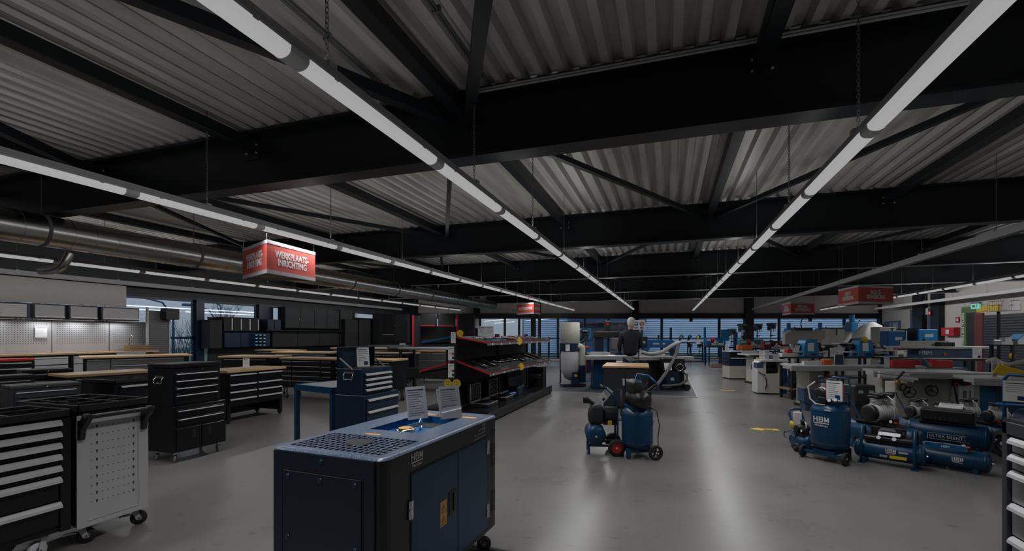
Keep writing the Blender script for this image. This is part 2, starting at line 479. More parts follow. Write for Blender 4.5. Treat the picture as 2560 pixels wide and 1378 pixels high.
for a, b in zip(frames[:-1], frames[1:]):
    win += 1
    q = MB(); zt = fz(795); zb = .10
    fbox(q, a, a + 3, zb, zt, DF + .02, DF + .1); fbox(q, b - 3, b, zb, zt, DF + .02, DF + .1)
    fbox(q, a, b, zt - .05, zt, DF + .02, DF + .1); fbox(q, a, b, zb, zb + .06, DF + .02, DF + .1)
    fbox(q, a, b, fz(847.5), fz(845.5), DF + .02, DF + .1); fbox(q, a, b, fz(892.5), fz(890.5), DF + .02, DF + .1)
    o = obj('window_%d' % win, q, 'navy', kind='structure')
    q = MB(); fbox(q, a + 3, b - 3, zb + .06, zt - .05, DF + .055, DF + .062); obj('pane', q, 'glass', o)
for px in (1783 - 60, 2020):
    q = MB(); fbox(q, px, px + 7, fz(804), fz(795), DF - .12, DF - .02); tag(obj('loudspeaker', q, 'blk_matt', bev=.01), 'small dark loudspeaker box under the far window header ' + ('beside the aisle' if px < 1900 else 'behind the metalworking machines'), 'loudspeaker')

# ---- left facade x = XL
def lz(px, py): return ZH(py, YX(px, XL)[1])
q = MB(); q.box(XL - .2, YB, 2.66, XL, 24.2, 4.2); obj('wall_left', q, 'char', kind='structure')
q = MB(); q.box(XL - .2, YB, 0, XL, 6.0, 2.66); obj('wall_left_near', q, 'wallwhite', kind='structure')
q = MB(); q.box(XL - .02, YB, 2.64, XL + .03, 24.0, 2.70); obj('trim_3', q, 'anthra', kind='structure')
q = MB(); q.box(XL - .2, 6.0, 0, XL, 24.0, .12); obj('baseboard_left', q, 'navy', kind='structure')
spans = [(6.0, YX(488, XL)[0]), (YX(508, XL)[0], YX(645, XL)[0]), (YX(680, XL)[0], YX(780, XL)[0]), (YX(800, XL)[0], YX(870, XL)[0]), (YX(885, XL)[0], YX(1000, XL)[0])]
for k, (a, b) in enumerate(spans):
    b = min(b, 23.8)
    q = MB(); q.box(XL - .1, a, .12, XL - .03, a + .07, 2.64); q.box(XL - .1, b - .07, .12, XL - .03, b, 2.64)
    q.box(XL - .1, a, 2.57, XL - .03, b, 2.64); q.box(XL - .1, a, .12, XL - .03, b, .2); q.box(XL - .1, a, 1.38, XL - .03, b, 1.45)
    win += 1
    o = obj('window_%d' % win, q, 'navy', kind='structure')
    q = MB(); q.box(XL - .07, a + .07, .2, XL - .063, b - .07, 2.57); obj('pane', q, 'glass', o)
    if k < 4:
        q = MB(); q.box(XL - .2, b, 0, XL + .06, spans[k + 1][0], 2.66); obj('column', q, 'navy', kind='structure')

# ---- right wall x = XR
Yc = YX(2204, XR)[0]
q = MB(); q.box(XR, YB, 0, XR + .2, Yc + .5, 4.2); obj('wall_right', q, 'wallwhite', kind='structure')
q = MB(); q.box(XL - .3, YB - .2, 0, XR + .3, YB, 4.2); obj('wall_back', q, 'wallwhite', kind='structure')
q = MB(); q.box(XR - .02, YB, 0, XR - .001, Yc, .1); obj('baseboard_right', q, 'grey_mid', kind='structure')

# ---- ventilation duct on the left, in ringed sections
duct = thing('ventilation_duct', 'wide galvanised spiral air duct hanging along the left side', 'duct', (-9.07, 0, 3.10))
Yd = .6; k = 0
y = -2.8
while y < 23.5:
    L = 1.2
    q = MB(); n = 28
    q.cyl((0, y, 0), (0, y + L, 0), .24, n=n, caps=False)
    for j in range(4):
        yy = y + j * L / 4
        q.lathe([(.238, 0), (.2455, .006), (.2455, .016), (.238, .022)], n, (0, yy, 0), (0, 1, 0))
    obj('duct_section', q, 'galv', duct)
    if k % 2 == 0:
        q = MB(); q.lathe([(.24, 0), (.252, .004), (.252, .045), (.24, .05)], n, (0, y - .02, 0), (0, 1, 0)); obj('joint_band', q, 'grey_mid', duct)
        q = MB(); q.cyl((0, y, .24), (0, y, .95), .006, n=6); obj('hanging_rod', q, 'grey_mid', duct)
    y += L; k += 1
q = MB(); q.cyl((0, y, 0), (0, y + .02, 0), .24, n=28); obj('end_cap', q, 'galv', duct)
# flexible branch
b = thing('flexible_duct', 'crinkled silver flexible duct hanging below the big spiral duct', 'duct', (0, 0, 0))
pts = []; rr = []
a0 = Vector((-9.25, 4.85, 2.845)); 
for i in range(46):
    t = i / 45; p_ = a0.lerp(Vector((-9.7, 4.7, 2.55)), t) + Vector((0.12 * math.sin(t * PI), 0, -.1 * math.sin(t * PI))); pts.append(p_); rr.append(.060 + (.006 if i % 2 else 0))
q = MB(); q.tube(pts, rr, 14); obj('corrugated_tube', q, 'galv', b)

# ---- lamps
def chain_mb(x, y, z0, z1):
    q = MB(); z = z1; i = 0
    while z > z0 + .01:
        ax = (1, 0, 0) if i % 2 else (0, 1, 0)
        pts = []
        for k in range(8):
            a = 2 * PI * k / 8; c, s = .010 * math.cos(a), .019 * math.sin(a)
            pts.append((x + (c if i % 2 else 0), y + (0 if i % 2 else c), z - .019 + s))
        q.tube(pts, .0032, 4, closed=True); z -= .029; i += 1
    return q
def fixture_meshes():
    n = 10; prof = []
    for i in range(n + 1):
        a = PI * i / n; prof.append((-.052 * math.cos(a), -.042 * math.sin(a) ** .8))
    d = MB(); d.prism([(x, z) for x, z in prof] + [(.052, .012), (-.052, .012)], -.69, .69, 'y')
    c = MB(); c.prism([(x * 1.06, z * 1.06) for x, z in prof] + [(.055, .016), (-.055, .016)], -.75, -.69, 'y')
    c2 = MB(); c2.prism([(x * 1.06, z * 1.06) for x, z in prof] + [(.055, .016), (-.055, .016)], .69, .75, 'y')
    h = MB(); h.box(-.045, -.74, .012, .045, .74, .03)
    h.box(.046, -.5, .005, .056, -.47, .02); h.box(.046, .47, .005, .056, .5, .02)
    out = []
    for mb, m in ((d, 'lamp'), (c, 'white'), (c2, 'white'), (h, 'grey_light')):
        me = mb.mesh('f'); me.materials.append(MATS[m]); out.append(me)
    return out
FM = fixture_meshes()
lamp0 = None
runs = [  # x, first gap y, lit, y start, name, where
    (-1.79, 1.85, True, 'over the aisle ending above the person', 26.6, 0),
    (1.31, 3.75, True, 'over the aisle right of the compressor pair', 27.7, 0),
    (-5.0, 3.10, True, 'over the black drawer benches', 25.7, 0),
    (-11.0, 5.55, True, 'beside the left windows', 23.4, 0),
    (7.9, .9, True, 'along the woodworking side on the right', 29.8, 0),
    (4.42, 1.5, False, 'above the compressors on the right', 28.5, 0),
    (10.6, 1.5, False, 'along the right wall', 29.9, 0),
    (-14.1, 1.5, False, 'along the left window wall', 23.2, 0),
]
ZL = CAMH + 1.40
for ri, (x, g0, lit, where, yend, _) in enumerate(runs):
    ys = g0 - 1.5 * (2 if abs(x) < 4 else 3)
    ye = ys
    while ye + 1.5 <= yend + .4: ye += 1.5
    tr = thing('trunking_rail', ('grey lamp carrier rail ' if lit else 'unlit grey trunking rail ') + where, 'rail', (x, 0, ZL))
    q = MB(); q.box(-.032, ys, .03, .032, ye, .085); q.box(-.036, ys, .06, .036, ye, .066)
    obj('rail_profile', q, 'grey_light' if lit else 'alu_dull', tr)
    if not lit:
        q = MB(); q.prism([(-.05,-.03),(-.042,-.03),(-.042,0),(.042,0),(.042,-.03),(.05,-.03),(.05,.03),(-.05,.03)], ys, ye, 'y'); obj('cover_strip', q, 'grey_light', tr)
    y = ys + 1.2; i = 0
    while y < ye:
        near = abs(x) < 5.5 and y < 6.5
        top = ZC - ZL + .05
        if near: m_ = chain_mb(0, y, .1, top)
        else:
            m_ = MB(); m_.cyl((0, y, .085), (0, y, top), .004, n=5)
        obj('suspension_chain' if near else 'suspension_wire', m_, 'grey_mid', tr)
        c_ = MB(); c_.box(-.045, y - .03, .07, .045, y + .03, .1); obj('clip', c_, 'grey_light', tr)
        y += 2.05; i += 1
    if lit:
        y = ys; i = 0
        hid = 0
        while y + 1.5 <= ye + .01:
            yc = y + .75
            dd = -x * ST + (y + 1.5) * CT
            vis = dd > 0 and abs((x * CT + (y + 1.5) * ST) / max(dd, .01)) < 1.12 and (CAMH + 1.4 - CAMH) / max(dd, .01) < .74
            if vis: i += 1
            if not vis and i == 0: hid += 1
            lab = ('%s lit lamp from the near end, row %s' % (ORD[i - 1], where)) if i > 0 else '%s lit lamp outside the picture, row %s' % (ORD[hid - 1], where)
            if lamp0 is None:
                lamp0 = thing('linear_lamp', lab, 'lamp', (x, yc, ZL), 0, 'glowing linear lamps in rows')
                for nm, me in zip(('diffuser', 'end_cap', 'end_cap', 'housing'), FM): obj(nm, me, None, lamp0)
            else: dup(lamp0, (x, yc, ZL), 0, lab)
            y += 1.5
        # lamp light downward, beam narrowed near the camera; added fill lights up and sideways
        for up in (0, 1, 2):
            nseg = max(1, round((ye - ys) / (3.0 if up == 0 else 7.5))); L = (ye - ys) / nseg
            for s in range(nseg):
                far_ = min(abs(complex(x, ys + L * s)), abs(complex(x, ys + L * (s + 1)))) if (ys + L * (s + 1)) > 0 else 3
                ld = bpy.data.lights.new('lamp_and_fill_light', 'AREA'); ld.shape = 'RECTANGLE'; ld.size = .09; ld.size_y = L
                ld.energy = (LAMP_L, ROOF_FILL * (.6 if ys + L * s < 2 else 2.9), WALL_FILL * (5.5 if x > 6 else 2. if x < -9 else 1.))[up] * PI * (.05 if up == 2 else .09) * L  # added roof fill weaker near the camera, wall fill strongest on outer rows
                ld.spread = ((R(160) if far_ > 8 else R(142) if far_ > 5 else R(112)), R(170), R(172))[up]
                if up == 2: ld.size = .05
                lo = bpy.data.objects.new('lamp_and_fill_light', ld); C.objects.link(lo)
                sg = 1 if x > 0 else -1
                lo.location = (x + (sg * .07 if up == 2 else 0), ys + L * (s + .5), ZL + (-.06, .12, .0)[up]); lo.rotation_euler = ((0, 0, 0), (PI, 0, 0), (0, -sg * PI / 2, 0))[up]
q = None
# ------------------------------------------------------------ cabinets, chests and benches
def caster(par, x, y, z, r=.05, rz=0., mat='rubber', fork='alu_dull', brake=False, w=.028):
    """z = height of the mounting plate"""
    q = MB(Matrix.Translation((x, y, 0)) @ Matrix.Rotation(rz, 4, 'Z'))
    q.box(-.04, -.035, z - .006, .04, .035, z)
    q.cyl((0, 0, z - .02), (0, 0, z - .006), .022, n=10)
    for s in (-1, 1):
        q.add([(-.025, s*(w/2+.006), z-.02), (.025, s*(w/2+.006), z-.02), (.045, s*(w/2+.006), r-.012), (.015, s*(w/2+.006), r-.012),
               (-.025, s*(w/2+.009), z-.02), (.025, s*(w/2+.009), z-.02), (.045, s*(w/2+.009), r-.012), (.015, s*(w/2+.009), r-.012)],
              [(0,1,2,3),(7,6,5,4),(0,4,5,1),(1,5,6,2),(2,6,7,3),(3,7,4,0)])
    q.box(-.025, -w/2-.009, z-.024, .025, w/2+.009, z-.018)
    if brake: q.box(-.085, -.018, r + .028, -.02, .018, r + .036); q.cyl((-.085, -.02, r+.03), (-.085, .02, r+.03), .007, n=8)
    o = obj('caster', q, fork, par)
    q = MB(Matrix.Translation((x, y, 0)) @ Matrix.Rotation(rz, 4, 'Z'))
    q.lathe([(r*.45, -w/2), (r*.9, -w/2), (r, -w/2+.006), (r, w/2-.006), (r*.9, w/2), (r*.45, w/2)], 18, (.03, 0, r), (0, 1, 0))
    obj('wheel', q, mat, o)
    q = MB(Matrix.Translation((x, y, 0)) @ Matrix.Rotation(rz, 4, 'Z'))
    q.cyl((.03, -w/2-.011, r), (.03, w/2+.011, r), .009, n=8); q.cyl((.03, -w/2-.001, r), (.03, w/2+.001, r), r*.42, n=12)
    obj('hub', q, 'grey_mid', o)
    return o

def handle_mb(x0, x1, z, yf, style):
    q = MB()
    if style == 'bar':      # slanted full width strip
        q.prism([(yf, z + .014), (yf - .022, z + .004), (yf - .024, z - .010), (yf - .019, z - .010), (yf - .017, z), (yf, z + .008)], x0, x1, 'x')
    elif style == 'thin':
        q.prism([(yf, z + .006), (yf - .012, z + .003), (yf - .013, z - .004), (yf, z - .001)], x0, x1, 'x')
    elif style == 'big':
        q.prism([(yf, z + .024), (yf - .012, z + .022), (yf - .030, z + .004), (yf - .034, z - .014), (yf - .029, z - .014), (yf - .025, z), (yf - .008, z + .014), (yf, z + .014)], x0, x1, 'x')
    elif style == 'lip':
        q.prism([(yf, z), (yf - .03, z - .018), (yf - .034, z - .016), (yf - .034, z - .010), (yf, z + .010)], x0, x1, 'x')
    return q
def drawers(root, w, d, z0, z1, cols, mat, hmat, style='bar', gap=.006, hz='top', inset=.02, proud=.012):
    """cols = [(x0, x1, [weights top to bottom]) ...]; a negative weight is a plain door"""
    yf = -d / 2
    for x0, x1, rows in cols:
        tot = sum(abs(r) for r in rows); z = z1
        for r in rows:
            hh = abs(r) / tot * (z1 - z0)
            q = MB(); q.box(x0 + gap, yf - proud, z - hh + gap, x1 - gap, yf + .02, z - gap * .6)
            o = obj('drawer' if r > 0 else 'door', q, mat, root, bev=.003)
            if r > 0 and style:
                zz = z - gap - .018 if hz == 'top' else z - hh * .5
                obj('handle', handle_mb(x0 + inset, x1 - inset, zz, yf - proud, style), hmat, o)
            z -= hh
def shell(root, w, d, z0, z1, mat, t=.02, name='body', bev=.004):
    q = MB(); q.box(-w/2, -d/2 + .004, z0, w/2, d/2, z1); return obj(name, q, mat, root, bev=bev)
def lock(root, x, y, z, r=.009, par=None):
    q = MB(); q.cyl((x, y, z), (x, y - .008, z), r, n=10); return obj('lock', q, 'chrome', par or root)
def side_handle(root, x, z, mat='chrome', s=-1):
    q = MB()
    q.box(x, -.075, z + .025, x + s * .004, .075, z + .05)
    q.tube([(x, -.06, z + .035), (x + s*.022, -.065, z + .0), (x + s*.022, -.062, z - .04), (x + s*.022, .062, z - .04), (x + s*.022, .065, z), (x, .06, z + .035)], .006, 8)
    return obj('carry_handle', q, mat, root)
def bench(label, x, y, rz, w, d, h, cols, body='blk', dm='blk', hm='alu', style='bar', top='wood', tt=.04, z0=.18, base='caster', group=None, name='drawer_workbench', over=.02, legw=None):
    t = thing(name, label, 'workbench', (x, y, 0), rz, group)
    if top:
        q = MB(); q.box(-w/2-over, -d/2-over, h-tt, w/2+over, d/2+over, h); obj('worktop', q, top, t, bev=.003)
    shell(t, w, d, z0, h - tt, body)
    drawers(t, w, d, z0 + .02, h - tt - .02, cols, dm, hm, style)
    if base == 'caster':
        for sx in (-1, 1):
            for sy in (-1, 1): caster(t, sx*(w/2-.08), sy*(d/2-.08), z0, .055, rnd.uniform(-1, 1))
    elif base == 'foot':
        for sx in (-1, 1):
            for sy in (-1, 1):
                q = MB(); q.box(sx*(w/2-.03)-.03, sy*(d/2-.03)-.03, .03, sx*(w/2-.03)+.03, sy*(d/2-.03)+.03, z0); q.cyl((sx*(w/2-.03), sy*(d/2-.03), 0), (sx*(w/2-.03), sy*(d/2-.03), .03), .022, n=10)
                obj('leg', q, body, t)
    return t
def cells(xs, rows): return [(a, b, rows) for a, b in zip(xs[:-1], xs[1:])]
def card(label, loc, rz, w=.15, h=.21, tilt=0., name='price_card', cat='card', stand=True, pic=False, group=None, hdr='ink', lines=6):
    t = thing(name, label, cat, loc, rz, group)
    T = Matrix.Rotation(tilt, 4, 'X')
    q = MB(T); q.box(-w/2, -.001, 0, w/2, .001, h); obj('sheet', q, 'paper', t)
    q = MB(T)
    for i in range(lines):
        z = h * (.86 - .095 * i); ww = w * (.36 if i == 0 else rnd.uniform(.2, .40))
        q.box(-w*.4, -.0016, z, -w*.4 + 2*ww, -.001, z + h * (.035 if i == 0 else .014))
    obj('printed_line', q, hdr, t, kind='stuff')
    if pic:
        q = MB(T); q.box(w*.05, -.0018, h*.08, w*.36, -.001, h*.28); obj('picture', q, 'blue', t)
    return t

# -- foreground trolleys on the left, front faces towards +X
FX = -3.93
def tray_top(root, w, d, z, h=.045, cols=3):
    q = MB(); T = .014
    q.box(-w/2, -d/2, z, w/2, d/2, z + .012)
    q.box(-w/2, -d/2, z, w/2, -d/2+T, z+h); q.box(-w/2, d/2-T, z, w/2, d/2, z+h)
    q.box(-w/2, -d/2, z, -w/2+T, d/2, z+h); q.box(w/2-T, -d/2, z, w/2, d/2, z+h)
    o = obj('tray_top', q, 'blk_plastic', root, bev=.004)
    q = MB()
    for i in range(1, cols): xx = -w/2 + w*i/cols; q.box(xx-.006, -d/2+T, z+.012, xx+.006, d/2-T, z+h-.008)
    q.box(-w/2+T, d*.12, z+.012, w/2-T, d*.12+.012, z+h-.008); q.box(-w/2+T, -d*.22, z+.012, 0, -d*.22+.01, z+h-.01)
    obj('divider', q, 'blk_plastic', o)
    return o
t = thing('tool_trolley', 'black tool trolley with seven long ribbed aluminium drawer handles in the near corner', 'trolley', (FX - .235, 1.63, 0), R(90))
w, d = .86, .47
shell(t, w, d, .16, .93, 'blk')
q = MB(); q.box(w/2-.06, -d/2-.018, .16, w/2, -d/2+.01, .93); q.box(-w/2, -d/2-.018, .16, -w/2+.05, -d/2+.01, .93); obj('corner_post', q, 'blk', t, bev=.004)
drawers(t, w, d, .2, .925, [(-w/2+.05, w/2-.06, [1, 1, 1, 1, 1, 2.2, 2.2])], 'blk', 'alu', 'big', hz='top', inset=.0)
tray_top(t, w + .01, d + .02, .935, .055, 3)
for sx in (-1, 1):
    for sy in (-1, 1): caster(t, sx*(w/2-.12), sy*(d/2-.07), .16, .062, R(200), 'plas_white', 'alu', w=.034)
# second trolley: perforated grey side with a push bar, on braked casters
t = thing('tool_trolley', 'trolley with pale grey perforated side panel and black push bar', 'trolley', (FX - .35, 2.335, 0), R(0))
w, d = .70, .47
shell(t, w - .01, d, .15, .95, 'blk')
q = MB(); q.box(w/2-.006, -d/2, .13, w/2+.004, d/2, .93)
sp = obj('side_panel', q, 'grey_light', t, bev=.002)
q = MB(); q.box(w/2+.0035, d/2-.075, .18, w/2+.0075, d/2-.068, .92); q.box(w/2+.0035, -d/2+.06, .172, w/2+.0075, d/2-.06, .18); obj('panel_ridge', q, 'grey_light', sp)
q = MB()
for i in range(10):
    z = .30 + i * .06
    for j in range(9):
        y = -.15 + j * .0345
        if j in (1, 8): q.box(w/2+.004, y-.0035, z-.012, w/2+.0046, y+.0035, z+.004); q.cyl((w/2+.004, y, z+.004), (w/2+.0047, y, z+.004), .007, n=8)
        else: q.box(w/2+.004, y-.0045, z-.002, w/2+.0046, y+.0045, z+.002)
obj('peg_holes', q, 'blk_matt', sp, kind='stuff')
for sy in (-1, 1):
    q = MB(); q.prism([(w/2+.004, .76), (w/2+.03, .76), (w/2+.045, .84), (w/2+.105, .90), (w/2+.105, .945), (w/2+.06, .95), (w/2+.03, .90), (w/2+.004, .90)], sy*.205-.012-.018, sy*.205-.012+.018, 'y')
    obj('handle_bracket', q, 'blk_plastic', t, bev=.004)
q = MB(); q.cyl((w/2+.085, -.245, .925), (w/2+.085, .22, .925), .016, n=14); obj('push_bar', q, 'blk_plastic', t)
tray_top(t, w + .02, d, .95, .055, 3)
for sx in (-1, 1):
    for sy in (-1, 1): caster(t, sx*(w/2-.07), sy*(d/2-.06), .15, .055, R(60), 'rubber', 'alu_dull', True, .03)

# -- combination chest (box on roller cabinet)
def combo(label, x, y, rz, w, d, zc, zb, mat, top_open=False, wt=None, dt=None, rows_b=(1, 1), doors=True, rows_t=(1, 1, 1, 1.3), hm='alu', rc=.045, name='roller_tool_cabinet', step=0.):
    t = thing(name, label, 'cabinet', (x, y, 0), rz)
    z0 = rc * 2 + .03
    shell(t, w, d, z0, zc, mat)
    zr = zc - .035
    if doors:
        zd = z0 + (zc - z0) * .56
        drawers(t, w, d, zd, zr, [(-w/2+.03, w/2-.03, list(rows_b))], mat, hm, 'thin')
        drawers(t, w, d, z0 + .02, zd - .02, [(-w/2+.03, 0, [-1]), (0, w/2-.03, [-1])], mat, hm, None)
        for s in (-1, 1):
            q = MB(); q.box(s*.10-.02, -d/2-.018, zd-.17, s*.10+.02, -d/2-.01, zd-.07); obj('finger_pull', q, 'blk_matt', t, bev=.004)
    else: drawers(t, w, d, z0 + .03, zr, [(-w/2+.03, w/2-.03, list(rows_b))], mat, hm, 'bar')
    for sx in (-1, 1):
        for sy in (-1, 1): caster(t, sx*(w/2-.06), sy*(d/2-.06), z0, rc, R(70), 'grey_light', 'chrome', w=.022)
    return t
def chest(label, x, y, z, rz, w, d, h, mat, rows=(1, 1, 1, 1.3), open_lid=False, hm='alu', style='thin', name='tool_chest'):
    t = thing(name, label, 'tool chest', (x, y, z), rz)
    lidh = .05
    shell(t, w, d, 0, h - lidh - .004, mat)
    drawers(t, w, d, .015, h - lidh - .05, [(-w/2+.03, w/2-.03, list(rows))], mat, hm, style)
    lock(t, w*.1, -d/2, h - lidh - .03)
    if open_lid:
        q = MB(); T = .012; H_ = .25
        q.box(-w/2, d/2-.03, h-lidh, w/2, d/2, h-lidh+H_); q.box(-w/2, d/2-.09, h-lidh, -w/2+T, d/2, h-lidh+H_); q.box(w/2-T, d/2-.09, h-lidh, w/2, d/2, h-lidh+H_); q.box(-w/2, d/2-.09, h-lidh+H_-T, w/2, d/2, h-lidh+H_)
        o = obj('lid', q, mat, t, bev=.003)
        q = MB(); q.bar((-w/2-.004, -d*.15, h-lidh-.01), (-w/2-.004, d/2-.05, h-lidh+.12), .004, .018); q.bar((w/2+.004, -d*.15, h-lidh-.01), (w/2+.004, d/2-.05, h-lidh+.12), .004, .018); obj('lid_stay', q, 'alu', t)
        q = MB(); q.box(-w/2+.015, -d/2+.02, h-lidh-.002, w/2-.015, d/2-.04, h-lidh+.001); obj('inner_tray', q, 'blk_matt', t)
    else:
        q = MB(); q.box(-w/2-.004, -d/2-.004, h-lidh, w/2+.004, d/2+.004, h); obj('lid', q, mat, t, bev=.012, seg=2)
    side_handle(t, -w/2, h*.62)
    return t
combo('tall glossy black roller cabinet with two drawers and double doors', -5.66, 4.18, R(90), .68, .42, .66, 0, 'blk')
chest('glossy black closed tool chest with four thin handles on the tall roller cabinet', -5.68, 4.15, .66, R(90), .62, .40, .50, 'blk', (1, 1, 1, 1.5))
# -- black workbench with eight drawers and wood top
t = bench('black eight drawer workbench with oak top, its feet on bolts', -7.32, 6.42, R(90), 1.16, .62, .90, [(-.57, .0, [1.2, .9, .9, .9]), (.0, .57, [1.2, .9, .9, .9])], z0=.28, base='foot', top='wood', over=.05)
q = MB(); q.box(-.58, .28, .06, .58, .30, .28); q.box(-.58, -.30, .08, -.55, .30, .28); q.box(.55, -.30, .08, .58, .30, .28); obj('skirt_panel', q, 'blk', t)
card('price card standing on the oak top of the eight drawer workbench', (-7.35, 6.5, .90), R(75), .12, .17)
# second black low table behind the chest with white sheet
# -- long row of black drawer benches
xs = -8.75
row = None
for k, (cl, ww) in enumerate((([-.72, -.42, .42, .72], 1.5), ([-.72, -.42, .42, .72], 1.5))):
    lab = ['black multi-drawer bench with oak top, left end of the long row', 'black multi-drawer bench with oak top, next in the long row behind the blue table'][k]
    bench(lab, xs + ww/2 + k*1.55, 9.0, 0, ww, .6, .965, cells(cl, [1, 1, 1, 1, 1.4]), z0=.26, style='thin', over=.03)
# benches behind it
bench('black bench with oak top and one wide drawer, left of the long drawer row', -9.75, 8.9, R(8), 1.35, .7, .99, [(-.6, .6, [1, 2.2])], z0=.24, style='thin', over=.05)
bench('long oak topped black bench, third row before the dark wall cabinets', -10.3, 11.3, R(3), 2.0, .7, 1.0, cells([-.9, 0, .9], [1, 1, 1]), z0=.24, style='thin', over=.03)
bench('oak topped black bench right behind the long drawer row', -8.0, 11.6, 0, 2.2, .7, 1.0, cells([-1, -.3, .3, 1], [1, 1, 1]), z0=.24, style='thin', over=.03)
bench('narrow oak topped black bench beside the column by the left windows', -12.1, 12.0, R(-10), 1.7, .6, 1.02, cells([-.8, 0, .8], [1, 1, 1]), z0=.2, style='thin', over=.03)
bench('farthest oak topped black bench right under the dark wall cabinets', -10.0, 14.3, R(0), 3.4, .7, 1.04, cells([-1.6, -.8, 0, .8, 1.6], [1, 1, 1]), z0=.2, style='thin', over=.03)
bench('oak topped bench seen behind the open lid of the blue chest', -7.2, 13.6, R(0), 1.4, .7, 1.0, cells([-.65, 0, .65], [1, 1, 1]), body='grey_mid', dm='grey_mid', z0=.2, style='thin', over=.03)

# -- wall units along the left: worktop, cabinets, stainless pegboard, wall cupboards
UX = -13.65
t = thing('long_worktop', 'long oak worktop under the stainless pegboard', 'worktop', (UX, 4.0, 0))
q = MB(); q.box(-.60, -2.9, 1.03, .03, 5.2, 1.07); obj('oak_board', q, 'wood', t, bev=.003)
y = 1.2; k = 0
while y < 8.2:
    lab = 'grey fronted base cabinet under the long oak worktop, %s before the tall frame' % ORD[7 - k] if k < 8 else ''
    t = thing('base_cabinet', 'grey fronted base cabinet with black frame under the oak worktop, %s from the window' % ORD[int(round(8.2 - y))], 'cabinet', (UX - .3, y + .48, 0), R(90))
    shell(t, .97, .58, .10, 1.028, 'blk')
    drawers(t, .97, .58, .8, .99, [(-.45, .45, [1])], 'grey_light', 'alu', 'bar')
    drawers(t, .97, .58, .12, .79, [(-.45, .45, [-1])], 'grey_light', 'alu', None)
    q = MB(); q.box(-.47, -.2, 0, .47, .27, .10); obj('plinth', q, 'blk_matt', t)
    y += 1.0; k += 1
# pegboard: panels in a row with holes
t = thing('pegboard_wall', 'stainless perforated tool board behind the oak worktop', 'pegboard', (-14.2, 0, 0))
q = MB(); q.box(-.05, .8, 1.075, -.02, 9.4, 1.87); obj('backing_frame', q, 'grey_mid', t)
for k in range(7):
    y0 = 1.0 + k * 1.22
    q = MB(); q.box(-.02, y0, 1.07, 0, y0 + 1.2, 1.86); o = obj('peg_panel', q, 'alu_dull', t, bev=.004)
    q = MB()
    for i in range(11):
        for j in range(22):
            yy = y0 + .1 + j * .048; zz = 1.30 + i * .052
            q.box(0, yy - .008, zz - .008, .001, yy + .008, zz + .008)
    obj('peg_holes', q, 'anthra', o, kind='stuff')
card('white notice hanging on the stainless pegboard', (-14.17, YX(103, -14.17)[0], 1.44), R(90), .22, .27, name='notice')
# wall cupboards above
cup = [(0, 72, 'white ribbed roller shutter cupboard above the pegboard'), (80, 166, 'grey flap cupboard above the pegboard beside the roller shutter one'), (170, 247, 'middle grey flap cupboard above the pegboard'), (251, 350, 'wide grey flap cupboard above the tap')]
for k, (pa, pb_, lab) in enumerate(cup):
    X0 = -13.9; ya = YX(max(pa, -60), X0)[0]; yb = YX(pb_, X0)[0]
    if k == 0: ya = yb - 1.3
    t = thing('wall_cupboard', lab, 'cupboard', (X0 - .14, (ya + yb)/2, 1.88), R(90)); w = yb - ya - .03
    shell(t, w, .28, 0, .36, 'blk')
    if k == 0:
        for i in range(7):
            q = MB(); q.prism([(-.145, .03 + i*.042), (-.16, .035 + i*.042), (-.16, .066 + i*.042), (-.145, .071 + i*.042)], -w/2+.03, w/2-.03, 'x'); obj('slat', q, 'white', t)
    else:
        q = MB(); q.box(-w/2+.03, -.16, .03, w/2-.03, -.13, .33); o = obj('flap_door', q, 'grey_light', t, bev=.004)
        obj('handle', handle_mb(-w/2+.03, w/2-.03, .055, -.16, 'bar'), 'alu', o)
    q = MB(); q.box(-w*.3, -.12, -.012, w*.3, -.08, 0); obj('light_strip', q, 'white', t)
    ld = bpy.data.lights.new('cupboard_light', 'AREA'); ld.shape = 'RECTANGLE'; ld.size = w*.6; ld.size_y = .03; ld.energy = 3.2; ld.color = (.95, .98, 1)
    lo = bpy.data.objects.new('cupboard_light', ld); C.objects.link(lo); lo.parent = t; lo.location = (0, .0, -.02); lo.rotation_euler = (R(-12), 0, 0)
# end cabinets of that row: dark panel + slotted tall frame
t = thing('tall_slotted_frame', 'tall aluminium frame with grey slotted panels at the end of the oak worktop', 'shelving', (-13.85, YX(396, -13.85)[0], 0), R(90))
for sx in (-1, 1):
    q = MB(); q.box(sx*.30-.02, -.03, 0, sx*.30+.02, .03, 2.28); obj('upright', q, 'alu_dull', t)
q = MB(); q.box(-.28, -.01, .95, .28, .01, 2.2); o = obj('slotted_panel', q, 'grey_mid', t)
for i in range(20):
    q = MB(); q.box(-.27, -.016, 1.0 + i*.058, .27, -.01, 1.008 + i*.058); obj('slot_rib', q, 'anthra', o)
t = thing('dark_side_box', 'small dark metal box fixed to the tall frame before the window', 'box', (-13.7, YX(425, -13.7)[0], 1.95), R(90))
q = MB(); q.box(-.19, -.12, 0, .19, .12, .32); obj('box_body', q, 'char', t, bev=.005)
t = thing('white_wall_board', 'big plain off-white board above the wall cupboards', 'board', (-14.3, 0, 0))
q = MB(); q.box(-.04, YB+.3, 2.27, 0, YX(313, -14.3)[0], 2.86); tag(obj('wall_board', q, 'wallwhite', None, bev=.004, loc=(-14.25, 0, 0)), 'big plain off-white board above the row of wall cupboards', 'board')
bpy.data.objects.remove(t)
t = thing('tap', 'tall chrome kitchen tap on the oak worktop', 'tap', (-13.95, YX(323, -13.95)[0], 1.07), R(90))
q = MB(); q.cyl((0, 0, 0), (0, 0, .05), .03, n=14); q.tube([(0, 0, .05), (0, 0, .34), (0, -.02, .40), (0, -.07, .43), (0, -.13, .41), (0, -.15, .36)], .014, 10); obj('spout', q, 'chrome', t)
